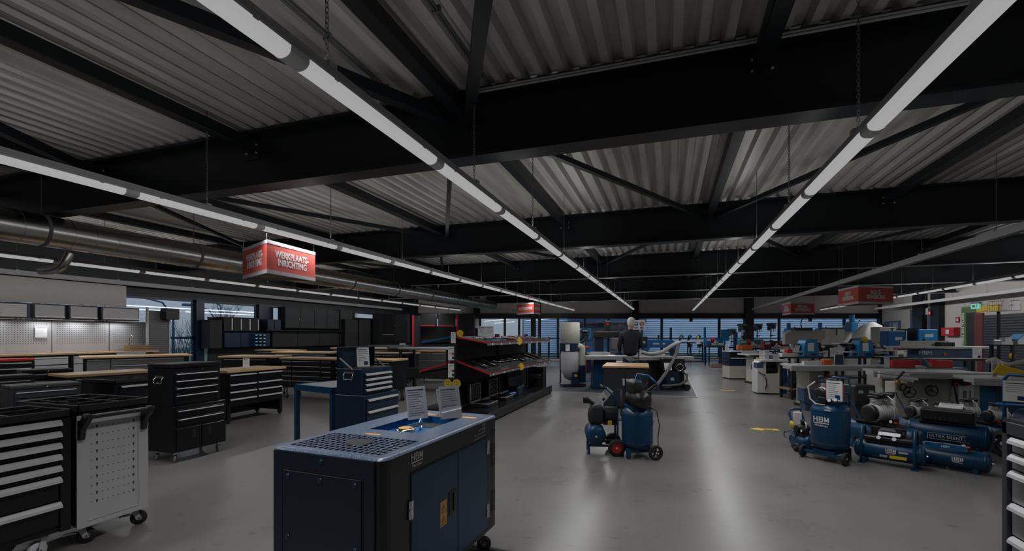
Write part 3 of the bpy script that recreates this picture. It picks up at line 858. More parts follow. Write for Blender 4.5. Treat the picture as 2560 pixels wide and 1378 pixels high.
q = MB(); q.tube([(.03, 0, .07), (.09, 0, .1)], .008, 8); obj('lever', q, 'chrome', t)
t = thing('crate_box', 'amber wooden crate on the oak worktop right of the tap', 'crate', (-13.9, YX(345, -13.9)[0], 1.07), R(90))
for i in range(3):
    q = MB(); q.box(-.28, -.11, .005 + i*.055, .28, -.10, .05 + i*.055); obj('slat', q, 'wood_dk', t)
    q = MB(); q.box(-.28, .10, .005 + i*.055, .28, .11, .05 + i*.055); obj('slat', q, 'wood_dk', t)
q = MB(); q.box(-.28, -.10, 0, .28, .10, .012); q.box(-.28, -.1, 0, -.27, .1, .16); q.box(.27, -.1, 0, .28, .1, .16); obj('crate_body', q, 'wood_dk', t)
# sink bench in front (oak top around 210-457)
bench('wide oak topped black bench with grey drawer strip, below the tap', -11.9, 7.55, R(62), 1.9, .85, 1.03, [(-.9, -.5, [1, 1.6]), (-.5, .85, [.45, 2])], dm='grey_mid', z0=.2, style='thin', over=.06, base='foot')
bench('lower oak topped bench between the black trolley and the tall black chest', -9.3, 5.4, R(80), 1.2, .7, .86, [(-.55, .55, [1, 1])], z0=.2, style='thin', over=.04)
q = MB(); q.box(0, 0, 0, .06, .01, .3)
# small closed chests behind the trolleys
def lowbox(label, px, py, h_top, w, d, hh, rz, mat, lidm=None, zb=None, handles=2):
    """closed chest standing on a low black trolley; (px,py) is the front top edge centre"""
    p = G(px, py, h_top)
    t = thing('tool_chest', label, 'tool chest', (p.x, p.y, h_top - hh), rz)
    shell(t, w, d, 0, hh - .05, mat)
    q = MB(); q.box(-w/2-.003, -d/2-.003, hh-.048, w/2+.003, d/2+.003, hh); obj('lid', q, lidm or mat, t, bev=.012, seg=2)
    drawers(t, w, d, .01, hh-.06, [(-w/2+.03, w/2-.03, [1]*handles)], mat, 'alu', 'thin')
    lock(t, 0, -d/2-.003, hh-.028)
    s = thing('low_stand', 'black low cabinet carrying the ' + label.split(',')[0], 'cabinet', (p.x, p.y, 0), rz)
    shell(s, w+.04, d+.04, .12, h_top-hh-.004, 'blk')
    drawers(s, w+.04, d+.04, .14, h_top-hh-.03, [(-w/2, w/2, [1, 1, 1])], 'blk', 'alu_dull', 'thin')
    for sx in (-1, 1):
        for sy in (-1, 1): caster(s, sx*(w/2-.05), sy*(d/2-.05), .12, .045, .5)
    return t
lowbox('red lidded black chest, nearest the grey base cabinets', 20, 897, 1.06, .62, .40, .28, R(78), 'blk', 'red')
lowbox('black closed chest, right of the red lidded one', 112, 922, .93, .60, .40, .30, R(75), 'blk_matt')
lowbox('grey green steel chest with bright lid seam, behind the front trolleys', 105, 958, .92, .62, .36, .26, R(78), 'char')
lowbox('small black chest with rounded lid at the picture edge', 14, 938, .93, .5, .36, .28, R(80), 'blk_matt')
t = bench('low black drawer trolley with shallow tray left of the tall black chest', -6.15, 3.9, R(90), .8, .62, .92, [(-.36, .36, [1, 1, 1, 1])], hm='alu_dull', style='bar', top=None, z0=.14, name='tool_trolley')
t.location = (-6.95, 4.35, 0)
tray_top(t, .82, .64, .88, .05, 2)
# ------------------------------------------------------------ silent generator in the foreground
gx, gy = -1.545, 2.48
t = thing('silent_generator', 'big blue and black diesel generator box with speckled blue top in the foreground', 'generator', (gx, gy, 0), R(-3.3))
w, L, zt, z0 = .70, 1.28, .93, .16      # local: x across, y along; end panel at -y faces the camera
def rrect(w, L, r, n=4):
    p = []
    for cx, cy, a0 in ((w/2-r, L/2-r, 0), (-w/2+r, L/2-r, 90), (-w/2+r, -L/2+r, 180), (w/2-r, -L/2+r, 270)):
        for i in range(n + 1):
            a = R(a0 + 90*i/n); p.append((cx + r*math.cos(a), cy + r*math.sin(a)))
    return p
q = MB(); q.prism(rrect(w, L, .045), z0, zt - .060, 'z')
ro, ri = rrect(w, L, .045), rrect(w-.03, L-.03, .03); n0 = len(ro)
q.add([(x, y, zt-.06) for x, y in ro] + [(x, y, zt-.012) for x, y in ro] + [(x, y, zt-.012) for x, y in ri] + [(x, y, zt-.06) for x, y in ri],
      [(k*n0+i, k*n0+(i+1) % n0, (k+1)*n0+(i+1) % n0, (k+1)*n0+i) for k in range(3) for i in range(n0)])
obj('housing', q, 'blk_plastic', t)
# speckled blue lid
m = bpy.data.materials.new('speckled_blue'); m.use_nodes = True; n = m.node_tree.nodes; l = m.node_tree.links; p = n['Principled BSDF']
tc_ = n.new('ShaderNodeTexCoord'); v_ = n.new('ShaderNodeTexNoise'); v_.inputs['Scale'].default_value = 160; v_.inputs['Detail'].default_value = 2
c_ = n.new('ShaderNodeValToRGB'); c_.color_ramp.elements[0].position = .4; c_.color_ramp.elements[1].position = .72; c_.color_ramp.elements[0].color = (.032, .055, .105, 1); c_.color_ramp.elements[1].color = (.19, .23, .31, 1)
l.new(tc_.outputs['Object'], v_.inputs[0]); l.new(v_.outputs['Fac'], c_.inputs[0]); l.new(c_.outputs[0], p.inputs['Base Color']); p.inputs['Roughness'].default_value = .3
MATS['speckle'] = m
M('mottled_navy', (.0045, .0085, .024), .4, var=.45, scale=90)  # very dark navy with fine mottling, for the generator end panel
lid = MB()
# lid = rim, solid areas around the recessed tray and a grid over the outlet; all real geometry
rw, rl = w/2 - .03, L/2 - .03
tx0, tx1, ty0, ty1 = -.17, .17, -.10, .42      # recess opening
gy0, gy1 = -rl + .02, -.26                      # louvre field
z1 = zt
q = MB(); q.prism(rrect(w+.006, L+.006, .048), zt-.014, zt-.006, 'z'); 
q2 = MB()
q2.box(-rw, gy1, zt-.006, rw, ty0, zt); q2.box(-rw, ty0, zt-.006, tx0, ty1, zt); q2.box(tx1, ty0, zt-.006, rw, ty1, zt); q2.box(-rw, ty1, zt-.006, rw, rl, zt); q2.box(-rw, -rl, zt-.006, rw, gy0, zt)
q2.box(-rw, gy0, zt-.006, -rw+.03, gy1, zt); q2.box(rw-.03, gy0, zt-.006, rw, gy1, zt)
lo_ = obj('lid', q2, 'speckle', t)
q = MB(); pr = rrect(w+.008, L+.008, .048); pi = rrect(w-.058, L-.058, .02)
nn = len(pr); vs = [(x, y, zt-.012) for x, y in pr] + [(x, y, zt-.001) for x, y in rrect(w-.01, L-.01, .04)] + [(x, y, zt-.0005) for x, y in pi]
q.add(vs, [(i, (i+1) % nn, nn+(i+1) % nn, nn+i) for i in range(nn)] + [(nn+i, nn+(i+1) % nn, 2*nn+(i+1) % nn, 2*nn+i) for i in range(nn)], True)
obj('lid_rim', q, 'speckle', t)
q = MB()
nx, ny = 16, 8; fx0, fx1 = -rw+.03, rw-.03
for i in range(nx + 1): 
    x = fx0 + (fx1-fx0)*i/nx; q.box(x-.0045, gy0, zt-.006, x+.0045, gy1, zt)
for j in range(ny + 1):
    y = gy0 + (gy1-gy0)*j/ny; q.box(fx0, y-.004, zt-.0055, fx1, y+.004, zt-.0002)
q.box(-.085, gy0+.02, zt-.0058, .105, gy1-.01, zt-.0001) if False else None
obj('outlet_grille', q, 'speckle', lo_)
q = MB(); q.box(fx0, gy0, zt-.035, fx1, gy1, zt-.03); obj('grille_well', q, 'blk_matt', lo_)
q = MB(); q.lathe([(.07, 0), (.07, .009), (.052, .009), (.05, .0), (.07, 0)], 28, (.01, (gy0+gy1)/2+.02, zt-.006)); obj('exhaust_ring', q, 'blk_matt', lo_)
q = MB(); q.cyl((.01, (gy0+gy1)/2+.02, zt-.028), (.01, (gy0+gy1)/2+.02, zt+.0015), .051, n=24); obj('exhaust_outlet', q, 'char', lo_)
q = MB(); D = .05
q.box(tx0, ty0, zt-D, tx1, ty1, zt-D+.004)
q.box(tx0-.004, ty0, zt-D, tx0, ty1, zt-.001); q.box(tx1, ty0, zt-D, tx1+.004, ty1, zt-.001); q.box(tx0, ty0-.004, zt-D, tx1, ty0, zt-.001); q.box(tx0, ty1, zt-D, tx1, ty1+.004, zt-.001)
rec = obj('recess', q, 'blue_mid', t)
q = MB(); q.box(-.13, ty1-.16, zt-D+.004, .13, ty1-.02, zt-D+.007); obj('recess_slot', q, 'blk_matt', rec)
q = MB(); q.torus((.0, .20, zt-.012), .035, .006, (1, .35, 0)); q.cyl((0, .20, zt-D+.004), (0, .20, zt-.045), .012, n=10); obj('lifting_eye', q, 'chrome', rec)
q = MB(); q.lathe([(.05, 0), (.062, .004), (.062, .016), (.056, .024), (.03, .028), (.001, .028)], 26, (.02, .0, zt-D+.004+.02)); q.cyl((.02, 0, zt-D), (.02, 0, zt-D+.026), .045, n=20); fc = obj('fuel_cap', q, 'chrome', rec)
q = MB(); q.cyl((.02, 0, zt-D+.052), (.02, 0, zt-D+.0535), .043, n=22); obj('cap_sticker', q, 'amber', fc)
q = MB(); q.box(-.15, ty1+.045, zt, -.01, ty1+.085, zt+.001); q.box(.03, ty1+.03, zt, .27, ty1+.065, zt+.001); q.box(-.10, gy1+.03, zt, .0, gy1+.055, zt+.001); q.box(.08, .03, zt-D+.004, .13, .06, zt-D+.006); obj('warning_label', q, 'amber', lo_, kind='stuff')
# end panel facing the camera
q = MB(); q.prism(rrect(w-.07, .02, .003), z0+.005, zt-.014, 'z'); ep = obj('end_panel', q, 'mottled_navy', t, loc=(-.012, -L/2-.002, 0))
q = MB(); q.box(-.245, -.016, z0+.02, .245, -.010, zt-.105); o = obj('inspection_cover', q, 'mottled_navy', ep, bev=.003)
q = MB(); q.box(-.252, -.0122, z0+.013, .252, -.0105, z0+.018); q.box(-.252, -.0122, zt-.10, .252, -.0105, zt-.095); q.box(-.254, -.0122, z0+.013, -.250, -.0105, zt-.095); q.box(.250, -.0122, z0+.013, .254, -.0105, zt-.095)
obj('cover_seam', q, 'blk_matt', ep)
q = MB()
for x in (-.21, 0, .21):
    for z in (zt-.135, zt-.44): 
        if x or z > .6: q.lathe([(.014, 0), (.012, .004), (.001, .005)], 14, (x, -.016, z), (0, -1, 0))
q.lathe([(.013, 0), (.011, .004), (.001, .005)], 14, (0, -.011, zt-.045), (0, -1, 0))
obj('round_bolt', q, 'navy', o, kind='stuff')
q = MB()
for i in range(9):
    for j in range(3):
        q.box(-.17+j*.12, -.0185, zt-.60-i*.02, -.07+j*.12, -.015, zt-.592-i*.02)
obj('vent_slot', q, 'blk_matt', o, kind='stuff')
# doors on the +x side
X = w/2
q = MB(); q.box(X-.01, -.43, z0+.03, X+.006, .048, zt-.125); d1 = obj('door', q, 'blue', t, bev=.004)
q = MB(); q.box(X-.01, .052, z0+.03, X+.006, .46, zt-.125); d2 = obj('door', q, 'blue', t, bev=.004)
q = MB(); q.box(X-.004, -.435, z0+.02, X+.003, .465, zt-.118); obj('door_reveal', q, 'blk_matt', t)
for y, z, par in ((-.44, zt-.30, d1), (-.44, z0+.12, d1), (.465, zt-.19, d2), (.465, z0+.15, d2)):
    q = MB(); q.box(X+.004, y-.018, z-.045, X+.012, y+.018, z+.045); q.cyl((X+.014, y, z-.045), (X+.014, y, z+.045), .006, n=8); q.cyl((X+.012, y-.01, z), (X+.016, y-.01, z), .006, n=8); obj('hinge', q, 'chrome', par)
q = MB(); q.box(X+.004, -.06, zt-.47, X+.011, .025, zt-.33); la = obj('latch', q, 'blk_plastic', d1, bev=.008)
q = MB(); q.box(X+.011, -.045, zt-.455, X+.013, -.015, zt-.35); obj('latch_well', q, 'blk_matt', la) if False else None
q = MB(); q.box(X+.011, -.018, zt-.45, X+.018, .01, zt-.35); obj('latch_lever', q, 'char', d1, bev=.003)
q = MB(); q.box(X+.006, -.155, zt-.50, X+.0075, -.085, zt-.36); st = obj('warning_sticker', q, 'amber', d1)
q = MB()
for z in (zt-.425, zt-.49):
    for a, b in (((-.145, z), (-.095, z)), ((-.145, z), (-.12, z+.048)), ((-.12, z+.048), (-.095, z))):
        q.bar((X+.0078, a[0], a[1]), (X+.0078, b[0], b[1]), .003, .001)
    q.box(X+.0076, -.122, z+.012, X+.0082, -.118, z+.034); q.box(X+.0076, -.122, z+.005, X+.0082, -.118, z+.009)
obj('hazard_mark', q, 'ink', d1, kind='stuff')
q = MB()
for i in range(12):
    for zb in (zt-.34, zt-.66):
        q.box(X+.0005, .535, zb+i*.013, X+.003, .60, zb+i*.013+.006)
obj('vent_louvre', q, 'char', t, kind='stuff')
def hbm(par, loc, rot, s, mat='white', small=True):
    """maker's mark: three bold letters, a bar with a small eye, and a word below"""
    T = Matrix.Translation(loc) @ rot
    e = T.to_euler()
    def at(x, z): return T @ Vector((x, 0, z))
    h, k = s*.72, s*.155; z0 = -s*.36; w_ = s*.58
    for j, ch in enumerate('HBM'):
        q = MB(T); x0 = -s*1.02 + j*s*.71; x1 = x0 + w_ + (s*.04 if ch == 'M' else 0); y0, y1 = -.0013, -.0003
        if ch == 'H': q.box(x0, y0, z0, x0+k, y1, z0+h); q.box(x1-k, y0, z0, x1, y1, z0+h); q.box(x0, y0, z0+h*.42, x1, y1, z0+h*.60)
        elif ch == 'B':
            q.box(x0, y0, z0, x0+k, y1, z0+h)
            for za, zb in ((0, .17), (.43, .59), (.84, 1.0)): q.box(x0, y0, z0+h*za, x1-k*.7, y1, z0+h*zb)
            q.prism([(x1-k*.7-k*.4, z0), (x1-k*.6, z0), (x1, z0+h*.12), (x1, z0+h*.38), (x1-k*.35, z0+h*.51), (x1-k*.1, z0+h*.62), (x1-k*.1, z0+h*.88), (x1-k*.7, z0+h), (x1-k*1.1, z0+h), (x1-k*1.1, z0+h*.9), (x1-k*1.0, z0+h*.62), (x1-k*1.1, z0+h*.5), (x1-k*1.0, z0+h*.38), (x1-k*1.0, z0+h*.12)], y0, y1, 'y')
        else:
            q.box(x0, y0, z0, x0+k, y1, z0+h); q.box(x1-k, y0, z0, x1, y1, z0+h); xm = (x0+x1)/2
            q.prism([(x0, z0+h), (x0+k, z0+h), (xm+k*.45, z0+h*.12), (xm-k*.45, z0+h*.12)], y0, y1, 'y'); q.prism([(x1-k, z0+h), (x1, z0+h), (xm+k*.45, z0+h*.12), (xm-k*.45, z0+h*.12)], y0, y1, 'y')
        obj('letter', q, mat, par, kind='stuff')
    q = MB(T); q.box(-s*1.02, -.0012, -s*.60, -s*.10, -.0002, -s*.46); q.box(s*.10, -.0012, -s*.60, s*1.02, -.0002, -s*.46); q.torus((0, -.0008, -s*.53), s*.08, s*.025, (0, 1, 0), 12, 6)
    obj('mark_bar', q, mat, par)
    if small: text(par, 'Machines', s*.46, mat, at(0, -s*.86), e_rot(T), name='maker_word')
def e_rot(T):
    return (T @ Matrix.Rotation(PI/2, 4, 'X')).to_euler()
RX = Matrix.Rotation(R(90), 4, 'Z')     # faces +x
hbm(t, (X+.0015, -.375, zt-.045), RX, .052)
for i, s_ in enumerate(('HBM', 'AC12500', 'Gen. Power 10 kW', 'Rated Power 9.5 kW')):
    text(t, s_, .026 if i < 2 else .020, 'grey_light', (X+.0015, .44, zt-.03-i*.024), e_rot(RX), align='RIGHT')
text(t, 'WARNING', .016, 'blue_mid', (X+.0015, .57, zt-.10), e_rot(RX)); text(t, 'See manual', .014, 'blue_mid', (X+.0015, .57, zt-.12), e_rot(RX))
q = MB(); q.box(-w/2+.04, -L/2+.03, .12, w/2-.04, L/2-.03, z0); obj('base_frame', q, 'blk_matt', t)
for sx in (-1, 1):
    for sy in (-1, 1): caster(t, sx*(w/2-.08), sy*(L/2-.12), .13, .05, .4, 'rubber', 'chrome')
# stands with papers on the lid
def stand(label, loc, rz, w, h, lines=9):
    s = thing('leaflet_holder', label, 'leaflet holder', loc, rz)
    T = Matrix.Rotation(R(-12), 4, 'X')
    q = MB(T); q.box(-w/2, -.0015, 0, w/2, .0015, h); obj('sheet', q, 'paper', s)
    q = MB(T)
    for i in range(lines):
        z = h*(.88-.07*i); ww = rnd.uniform(.5, .8)
        q.box(-w*.42, -.0022, z, -w*.42+w*ww, -.0015, z+h*(.028 if i == 0 else .012))
    obj('printed_line', q, 'ink', s, kind='stuff')
    q = MB(); q.box(-w/2, -.002, 0, w/2, .07, .002); obj('foot_plate', q, 'perspex', s)
    q = MB(T); q.box(-w/2-.003, -.0035, 0, w/2+.003, -.0025, h*1.0); obj('clear_front', q, 'perspex', s)
    return s
ct_, st_ = math.cos(R(-3.3)), math.sin(R(-3.3))
def on_lid(x, y): return (gx + x*ct_ - y*st_, gy + x*st_ + y*ct_, zt + .001)
stand('paper with tables in a clear holder on the generator, the nearer one', on_lid(-.08, .29), R(58), .15, .22, 12)
stand('paper with bold heading in a clear holder at the far end of the generator lid', on_lid(.12, .40), R(58), .16, .22, 8)
stand('slanting paper sheet behind the bold heading one on the generator', on_lid(.02, .53), R(75), .18, .19, 3)
# ribbed floor mat beside it
q = MB(); q.box(-.6, 0, 0, .14, .62, .008)
for i in range(16): q.box(-.59, .02+i*.037, .008, .13, .035+i*.037, .013)
m_ = obj('ribbed_mat', q, 'rubber', None, loc=(-1.22, 2.42, 0)); m_.rotation_euler = (0, 0, R(-4)); tag(m_, 'black ribbed rubber mat on the floor beside the generator wheel', 'mat')
# ------------------------------------------------------------ blue table and blue chests behind the generator
t = thing('blue_steel_table', 'low blue steel table with grey top left of the blue tool chest', 'table', (-4.42, 5.36, 0), R(-15))
q = MB(); q.box(-.42, -.35, .80, .42, .35, .815); obj('table_top', q, 'grey_mid', t)
q = MB()
for a in ((-.43, -.36, .43, -.33), (-.43, .33, .43, .36), (-.43, -.36, -.40, .36), (.40, -.36, .43, .36)): q.box(a[0], a[1], .74, a[2], a[3], .82)
obj('frame', q, 'blue', t)
for sx in (-1, 1):
    for sy in (-1, 1):
        q = MB(); q.box(sx*.40-.028, sy*.33-.028, 0, sx*.40+.028, sy*.33+.028, .74); obj('leg', q, 'blue', t, bev=.003)
bx, by = -3.50, 4.83
c1 = combo('blue roller cabinet with bright drawer handles under the open blue chest', bx, by, R(88), .68, .42, .80, 0, 'navy', doors=False, rows_b=(1, 1, 1.2, 1.2))
c2 = chest('blue tool chest with raised lid standing on the blue roller cabinet', bx - .02, by - .02, .80, R(88), .60, .36, .36, 'navy', (1, 1, 1, 1), open_lid=True, style='bar')
p_ = Vector((bx, by, 0)); 
cd = card('tall price card leaning inside the open lid of the blue chest', (bx - .05, by - .02, 1.112), R(50), .15, .24, R(-12), pic=True, lines=7)

# ------------------------------------------------------------ display gondola
GX = -3.56; GY0, GY1 = 7.35, 11.7
t = thing('display_gondola', 'long black two sided display stand with sloping red edged shelves', 'display stand', (GX, 0, 0))
for y in (GY0, (GY0+GY1)/2, GY1):
    q = MB(); q.box(-.045, y-.03, 0, .045, y+.03, 1.52); obj('upright', q, 'blk_matt', t)
q = MB(); q.box(-.012, GY0+.03, .22, .012, GY1-.03, 1.46); obj('back_panel', q, 'blk_matt', t)
def shelf_(s, zi, zo, xo, m, y0=GY0, y1=GY1, items=True):
    q = MB(); q.prism([(s*.04, zi), (s*xo, zo), (s*xo, zo-.02), (s*.04, zi-.03)], y0, y1, 'y'); o = obj('sloping_shelf', q, 'blk_matt', t)
    q = MB(); q.prism([(s*.04, zi+.004), (s*(xo+.012), zo+.004), (s*(xo+.012), zo-.024), (s*xo, zo-.024), (s*.04, zi-.02)], y0-.012, y0-.001, 'y'); obj('end_trim', q, m, o)
    q = MB(); q.box(s*xo, y0, zo-.02, s*(xo+.012), y1, zo+.012); obj('edge_trim', q, 'red_dk' if m == 'red' else m, o)
    q = MB(); q.box(s*(xo+.012), y0, zo-.055, s*(xo+.018), y1, zo-.015); obj('price_rail', q, 'grey_mid', o)
    q = MB(); q.box(s*(xo-.003), y0, zo+.012, s*(xo+.0), y1, zo+.055); obj('clear_lip', q, 'perspex', o)
    for i in range(9):
        yy = y0 + .25 + i*(y1-y0-.4)/8 + rnd.uniform(-.08, .08)
        q = MB(); q.box(s*(xo+.0185), yy-.022, zo-.05, s*(xo+.0195), yy+.022, zo-.018); obj('price_ticket', q, 'paper', o)
    return o
shelf_(1, 1.475, 1.375, .62, 'red'); shelf_(1, 1.06, .85, .66, 'red')
shelf_(-1, 1.475, 1.38, .62, 'blue_mid'); shelf_(-1, 1.03, .86, .66, 'red')
q = MB(); q.box(-.62, GY0-.1, .14, .70, GY1, .20); obj('base_deck', q, 'blk', t)
q = MB(); q.box(.62, GY0-.1, .03, .70, GY1, .14); q.box(-.62, GY0-.1, .03, -.56, GY1, .14); obj('base_rail', q, 'blk_matt', t, kind='stuff')
for i in range(6):
    q = MB(); yy = GY0+.0+i*(GY1-GY0-.06)/5; q.box(-.6, yy, 0, .68, yy+.06, .14); obj('base_foot', q, 'blk_matt', t)
def zsh(x, zi, zo, xo): return zi + (zo-zi)*(x-.04)/(xo-.04)
kinds = ['ratchet wrench', 'socket tray', 'spanner tray', 'breaker bar', 'puller', 'screwdriver tray', 'clamp', 'socket case']
for lvl, (zi, zo, xo) in enumerate(((1.475, 1.375, .62), (1.06, .85, .66))):
    for i in range(9):
        yy = GY0 + .35 + i*.45; x = .34
        a = math.atan2(zo-zi, xo-.04); z = zsh(x, zi, zo, xo) + .004
        k = kinds[(i*3+lvl*2) % 8]
        lab = '%s on the %s sloping shelf, %s from the near end' % (k, 'upper' if lvl == 0 else 'lower', ORD[i])
        o = thing(k.replace(' ', '_'), lab, 'tool', (GX + x, yy, z), R(90) if i % 2 else R(70)); o.rotation_euler = (0, -a, 0) if True else 0
        if 'tray' in k or 'case' in k:
            q = MB(); q.box(-.17, -.12, 0, .17, .12, .012); q.box(-.17, -.12, .012, -.16, .12, .03); q.box(.16, -.12, .012, .17, .12, .03); q.box(-.17, -.12, .012, .17, -.11, .03); q.box(-.17, .11, .012, .17, .12, .03); obj('tray', q, 'blk_plastic' if lvl else 'red_dk', o)
            for j in range(6):
                q = MB(); q.cyl((-.13+j*.05, -.08, .024), (-.13+j*.05, .08, .024), .009, n=8); obj('tool_piece', q, 'chrome', o)
        elif k == 'puller':
            q = MB(); q.bar((-.15, -.1, .02), (.12, -.02, .02), .022); q.bar((-.15, -.1, .02), (-.03, .14, .02), .022); q.bar((-.17, .14, .02), (.0, .14, .02), .022); obj('arms', q, 'alu', o)
            q = MB(); q.cyl((-.1, 0, .03), (.2, .05, .03), .012, n=10); obj('screw', q, 'chrome', o)
        else:
            q = MB(); q.cyl((-.05, -.15, .018), (.05, .12, .018), .011, n=10); obj('shaft', q, 'chrome', o)
            q = MB(); q.cyl((.045, .11, .02), (.075, .20, .02), .02, n=10); obj('grip', q, 'blk_plastic', o)
            q = MB(); q.cyl((-.05, -.15, 0), (-.05, -.15, .036), .024, n=12); obj('tool_head', q, 'chrome', o)
# open tool cases on the base deck
for i, (px, lab) in enumerate(((1172, 'nearest'), (1222, 'second'), )):
    yy = GY0 + .55 + i*.95
    o = thing('open_tool_case', 'open black tool case with silver rim on the display base, the %s one' % lab, 'tool case', (GX+.36, yy, .2005), R(90))
    q = MB(); q.box(-.24, -.17, 0, .24, .17, .07); obj('case_base', q, 'blk_plastic', o, bev=.01)
    q = MB(); q.tube([(-.24, -.17, .07), (.24, -.17, .07), (.24, .17, .07), (-.24, .17, .07)], .007, 6, closed=True); obj('rim', q, 'alu', o)
    q = MB(); q.box(-.24, .19, .06, .24, .25, .42); obj('case_lid', q, 'blk_plastic', o, bev=.015)
    q = MB(); q.tube([(-.225, .185, .08), (.225, .185, .08), (.225, .185, .40), (-.225, .185, .40)], .009, 6, closed=True); obj('lid_rim', q, 'alu', o)
    for j in range(14):
        q = MB(); xx = -.19 + (j % 5)*.095; zz = .13 + (j//5)*.1; q.cyl((xx, .185, zz), (xx+.02, .175, zz+.06), .014, n=6); obj('tool_piece', q, 'grey_mid', o)
o = thing('blue_tool_bag', 'blue and black open tool bag on the display base beyond the open cases', 'bag', (GX+.38, GY0+2.3, .20), R(90))
q = MB(); q.box(-.16, -.12, 0, .16, .12, .18); obj('bag_body', q, 'navy', o, bev=.03, seg=2); q = MB(); q.tube([(-.1, -.1, .17), (-.08, -.1, .28), (.08, -.1, .28), (.1, -.1, .17)], .008, 6); obj('strap', q, 'blk_plastic', o)
o = thing('blue_power_tool', 'blue hand tool lying on the display base before the floor tool case', 'tool', (GX+.42, GY0+1.95, .20), R(70))
q = MB(); q.cyl((-.12, 0, .05), (.1, 0, .05), .04, n=12); obj('motor_body', q, 'blue_mid', o); q = MB(); q.bar((-.05, 0, .04), (-.12, -.13, .03), .035); obj('grip', q, 'blk_plastic', o)
o = thing('panel_heater_board', 'big dark display board leaning under the lower sloping shelf', 'board', (GX+.16, GY0+3.0, .20), R(90))
q = MB(Matrix.Rotation(R(-8), 4, 'X')); q.box(-.45, -.01, 0, .45, .012, .5); obj('board_panel', q, 'char', o)
o = thing('black_boxed_tool', 'black carton with white lettering at the far end of the display base', 'carton', (GX+.40, GY1-.35, .20), 0)
q = MB(); q.box(-.2, -.15, 0, .2, .15, .5); obj('carton_body', q, 'blk_plastic', o, bev=.004)
text(o, 'FOXLINE', .07, 'white', (0, -.152, .30)); text(o, 'PROFESSIONAL', .035, 'white', (0, -.152, .24))
# cards on the end post
for z, w_, h_, lab, pic in ((1.36, .085, .19, 'slim white price card at the top of the display post', False), (1.06, .13, .24, 'white price card with two small pictures, upper on the display post', True), (.76, .13, .24, 'white price card with two small pictures, lower on the display post', True), (.48, .12, .2, 'white price card at the foot of the display post', False)):
    o = card(lab, (GX + (.01 if z > 1.3 else -.02), GY0 - .035, z), R(8), w_, h_, 0, pic=pic, lines=6)
    if pic:
        q = MB(); q.box(w_*.05, -.002, h_*.40, w_*.36, -.001, h_*.56); obj('picture', q, 'red_dk', o)
for s, lab in ((-1, 'left'), (1, 'right')):
    o = thing('round_price_tag', '%s one of the two yellow round price tags at the display post' % lab, 'price tag', (GX + .0 + s*.085, GY0 - .06, .66), R(12*s))
    q = MB(); q.cyl((0, 0, 0), (0, -.003, 0), .075, n=24); obj('disc', q, 'yellow', o)
    q = MB(); q.box(-.05, -.0042, .02, .05, -.0032, .026); q.box(-.05, -.0042, .035, .04, -.0032, .041); obj('printed_line', q, 'ink', o, kind='stuff')
    text(o, '9,95' if s < 0 else '7,95', .05, 'ink', (0, -.0036, -.02), (PI/2, 0, 0))
for zi, zo, xo, lab in ((1.475, 1.375, .62, 'upper'), (1.06, .85, .66, 'lower')):
    o = thing('round_price_tag', 'yellow round tag on the edge of the %s sloping shelf' % lab, 'price tag', (GX+xo+.03, GY0+1.75, zo), R(62))
    q = MB(); q.cyl((0, 0, 0), (0, -.003, 0), .075, n=24); obj('disc', q, 'yellow', o)
o = thing('round_price_tag', 'small yellow tag on top of the display post', 'price tag', (GX+.1, GY0+.05, 1.50), R(20)); q = MB(); q.cyl((0, 0, .03), (0, -.003, .03), .06, n=20); obj('disc', q, 'yellow', o)
for k, (px, lab) in enumerate(((1207, 'left'), (1280, 'right'))):
    pp = P(px, 9.2)
    card('white price card standing on top of the display stand, %s of two' % lab, (GX + (.05 if k == 0 else .14), pp.y, 1.46), R(5), .17, .22)
# black table with white edge left of the stand
pt = P(1075, 12.6)
t = thing('display_table', 'black display table with bright white top edge, left of the display stand', 'table', (pt.x, pt.y, 0), R(0))
q = MB(); q.box(-.75, -.4, 1.12, .75, .4, 1.16); obj('table_top', q, 'alu_dull', t); q = MB(); q.box(-.72, -.37, .35, .72, .37, .6); obj('lower_shelf', q, 'blk_matt', t)
for sx in (-1, 1):
    for sy in (-1, 1): q = MB(); q.box(sx*.7-.03, sy*.35-.03, 0, sx*.7+.03, sy*.35+.03, 1.12); obj('leg', q, 'blk_matt', t)

# ------------------------------------------------------------ dark cupboards on the left and far walls
def wcab(label, pa, pb_, yt, yb, X=-14.12, dp=.36, n=1, mat='blk_matt', hm=None, knob=False, name='wall_cupboard', cat='cupboard', vbar=False):
    ya, da = YX(pa, X); yb_, db = YX(pb_, X); dm = (da+db)/2
    z1, z0 = ZH(yt, dm), ZH(yb, dm)
    t = thing(name, label, cat, (X - dp/2, (ya+yb_)/2, z0), R(90)); w = yb_-ya-.02; h = z1-z0
    shell(t, w, dp, 0, h, mat)
    for i in range(n):
        x0 = -w/2 + w*i/n; q = MB(); q.box(x0+.012, -dp/2-.014, .012, x0+w/n-.012, -dp/2+.005, h-.012); o = obj('door', q, mat, t, bev=.003)
        if knob: q = MB(); q.lathe([(.02, 0), (.03, .01), (.02, .03)], 12, (x0+w/n*.9, -dp/2-.014, h*.45), (0, -1, 0)); obj('knob', q, 'chrome', o)
        if vbar: q = MB(); q.box(x0+w/n*.85-.02, -dp/2-.04, h*.1, x0+w/n*.85+.02, -dp/2-.014, h*.9); obj('handle', q, 'alu', o)
    return t
wcab('tall black locker against the blue column by the left windows', 522, 556, 800, 872, n=1)
wcab('black wall cupboard with upright bright handles above the tool wall', 558, 648, 794, 829, n=4, vbar=True)
wcab('dark blue lit pair of small wall cupboards under the bright window pane', 668, 703, 799, 825, n=2, mat='navy')
wcab('long dark wall cupboard with four knobbed doors', 712, 848, 772, 822, n=4, mat='char', knob=True)
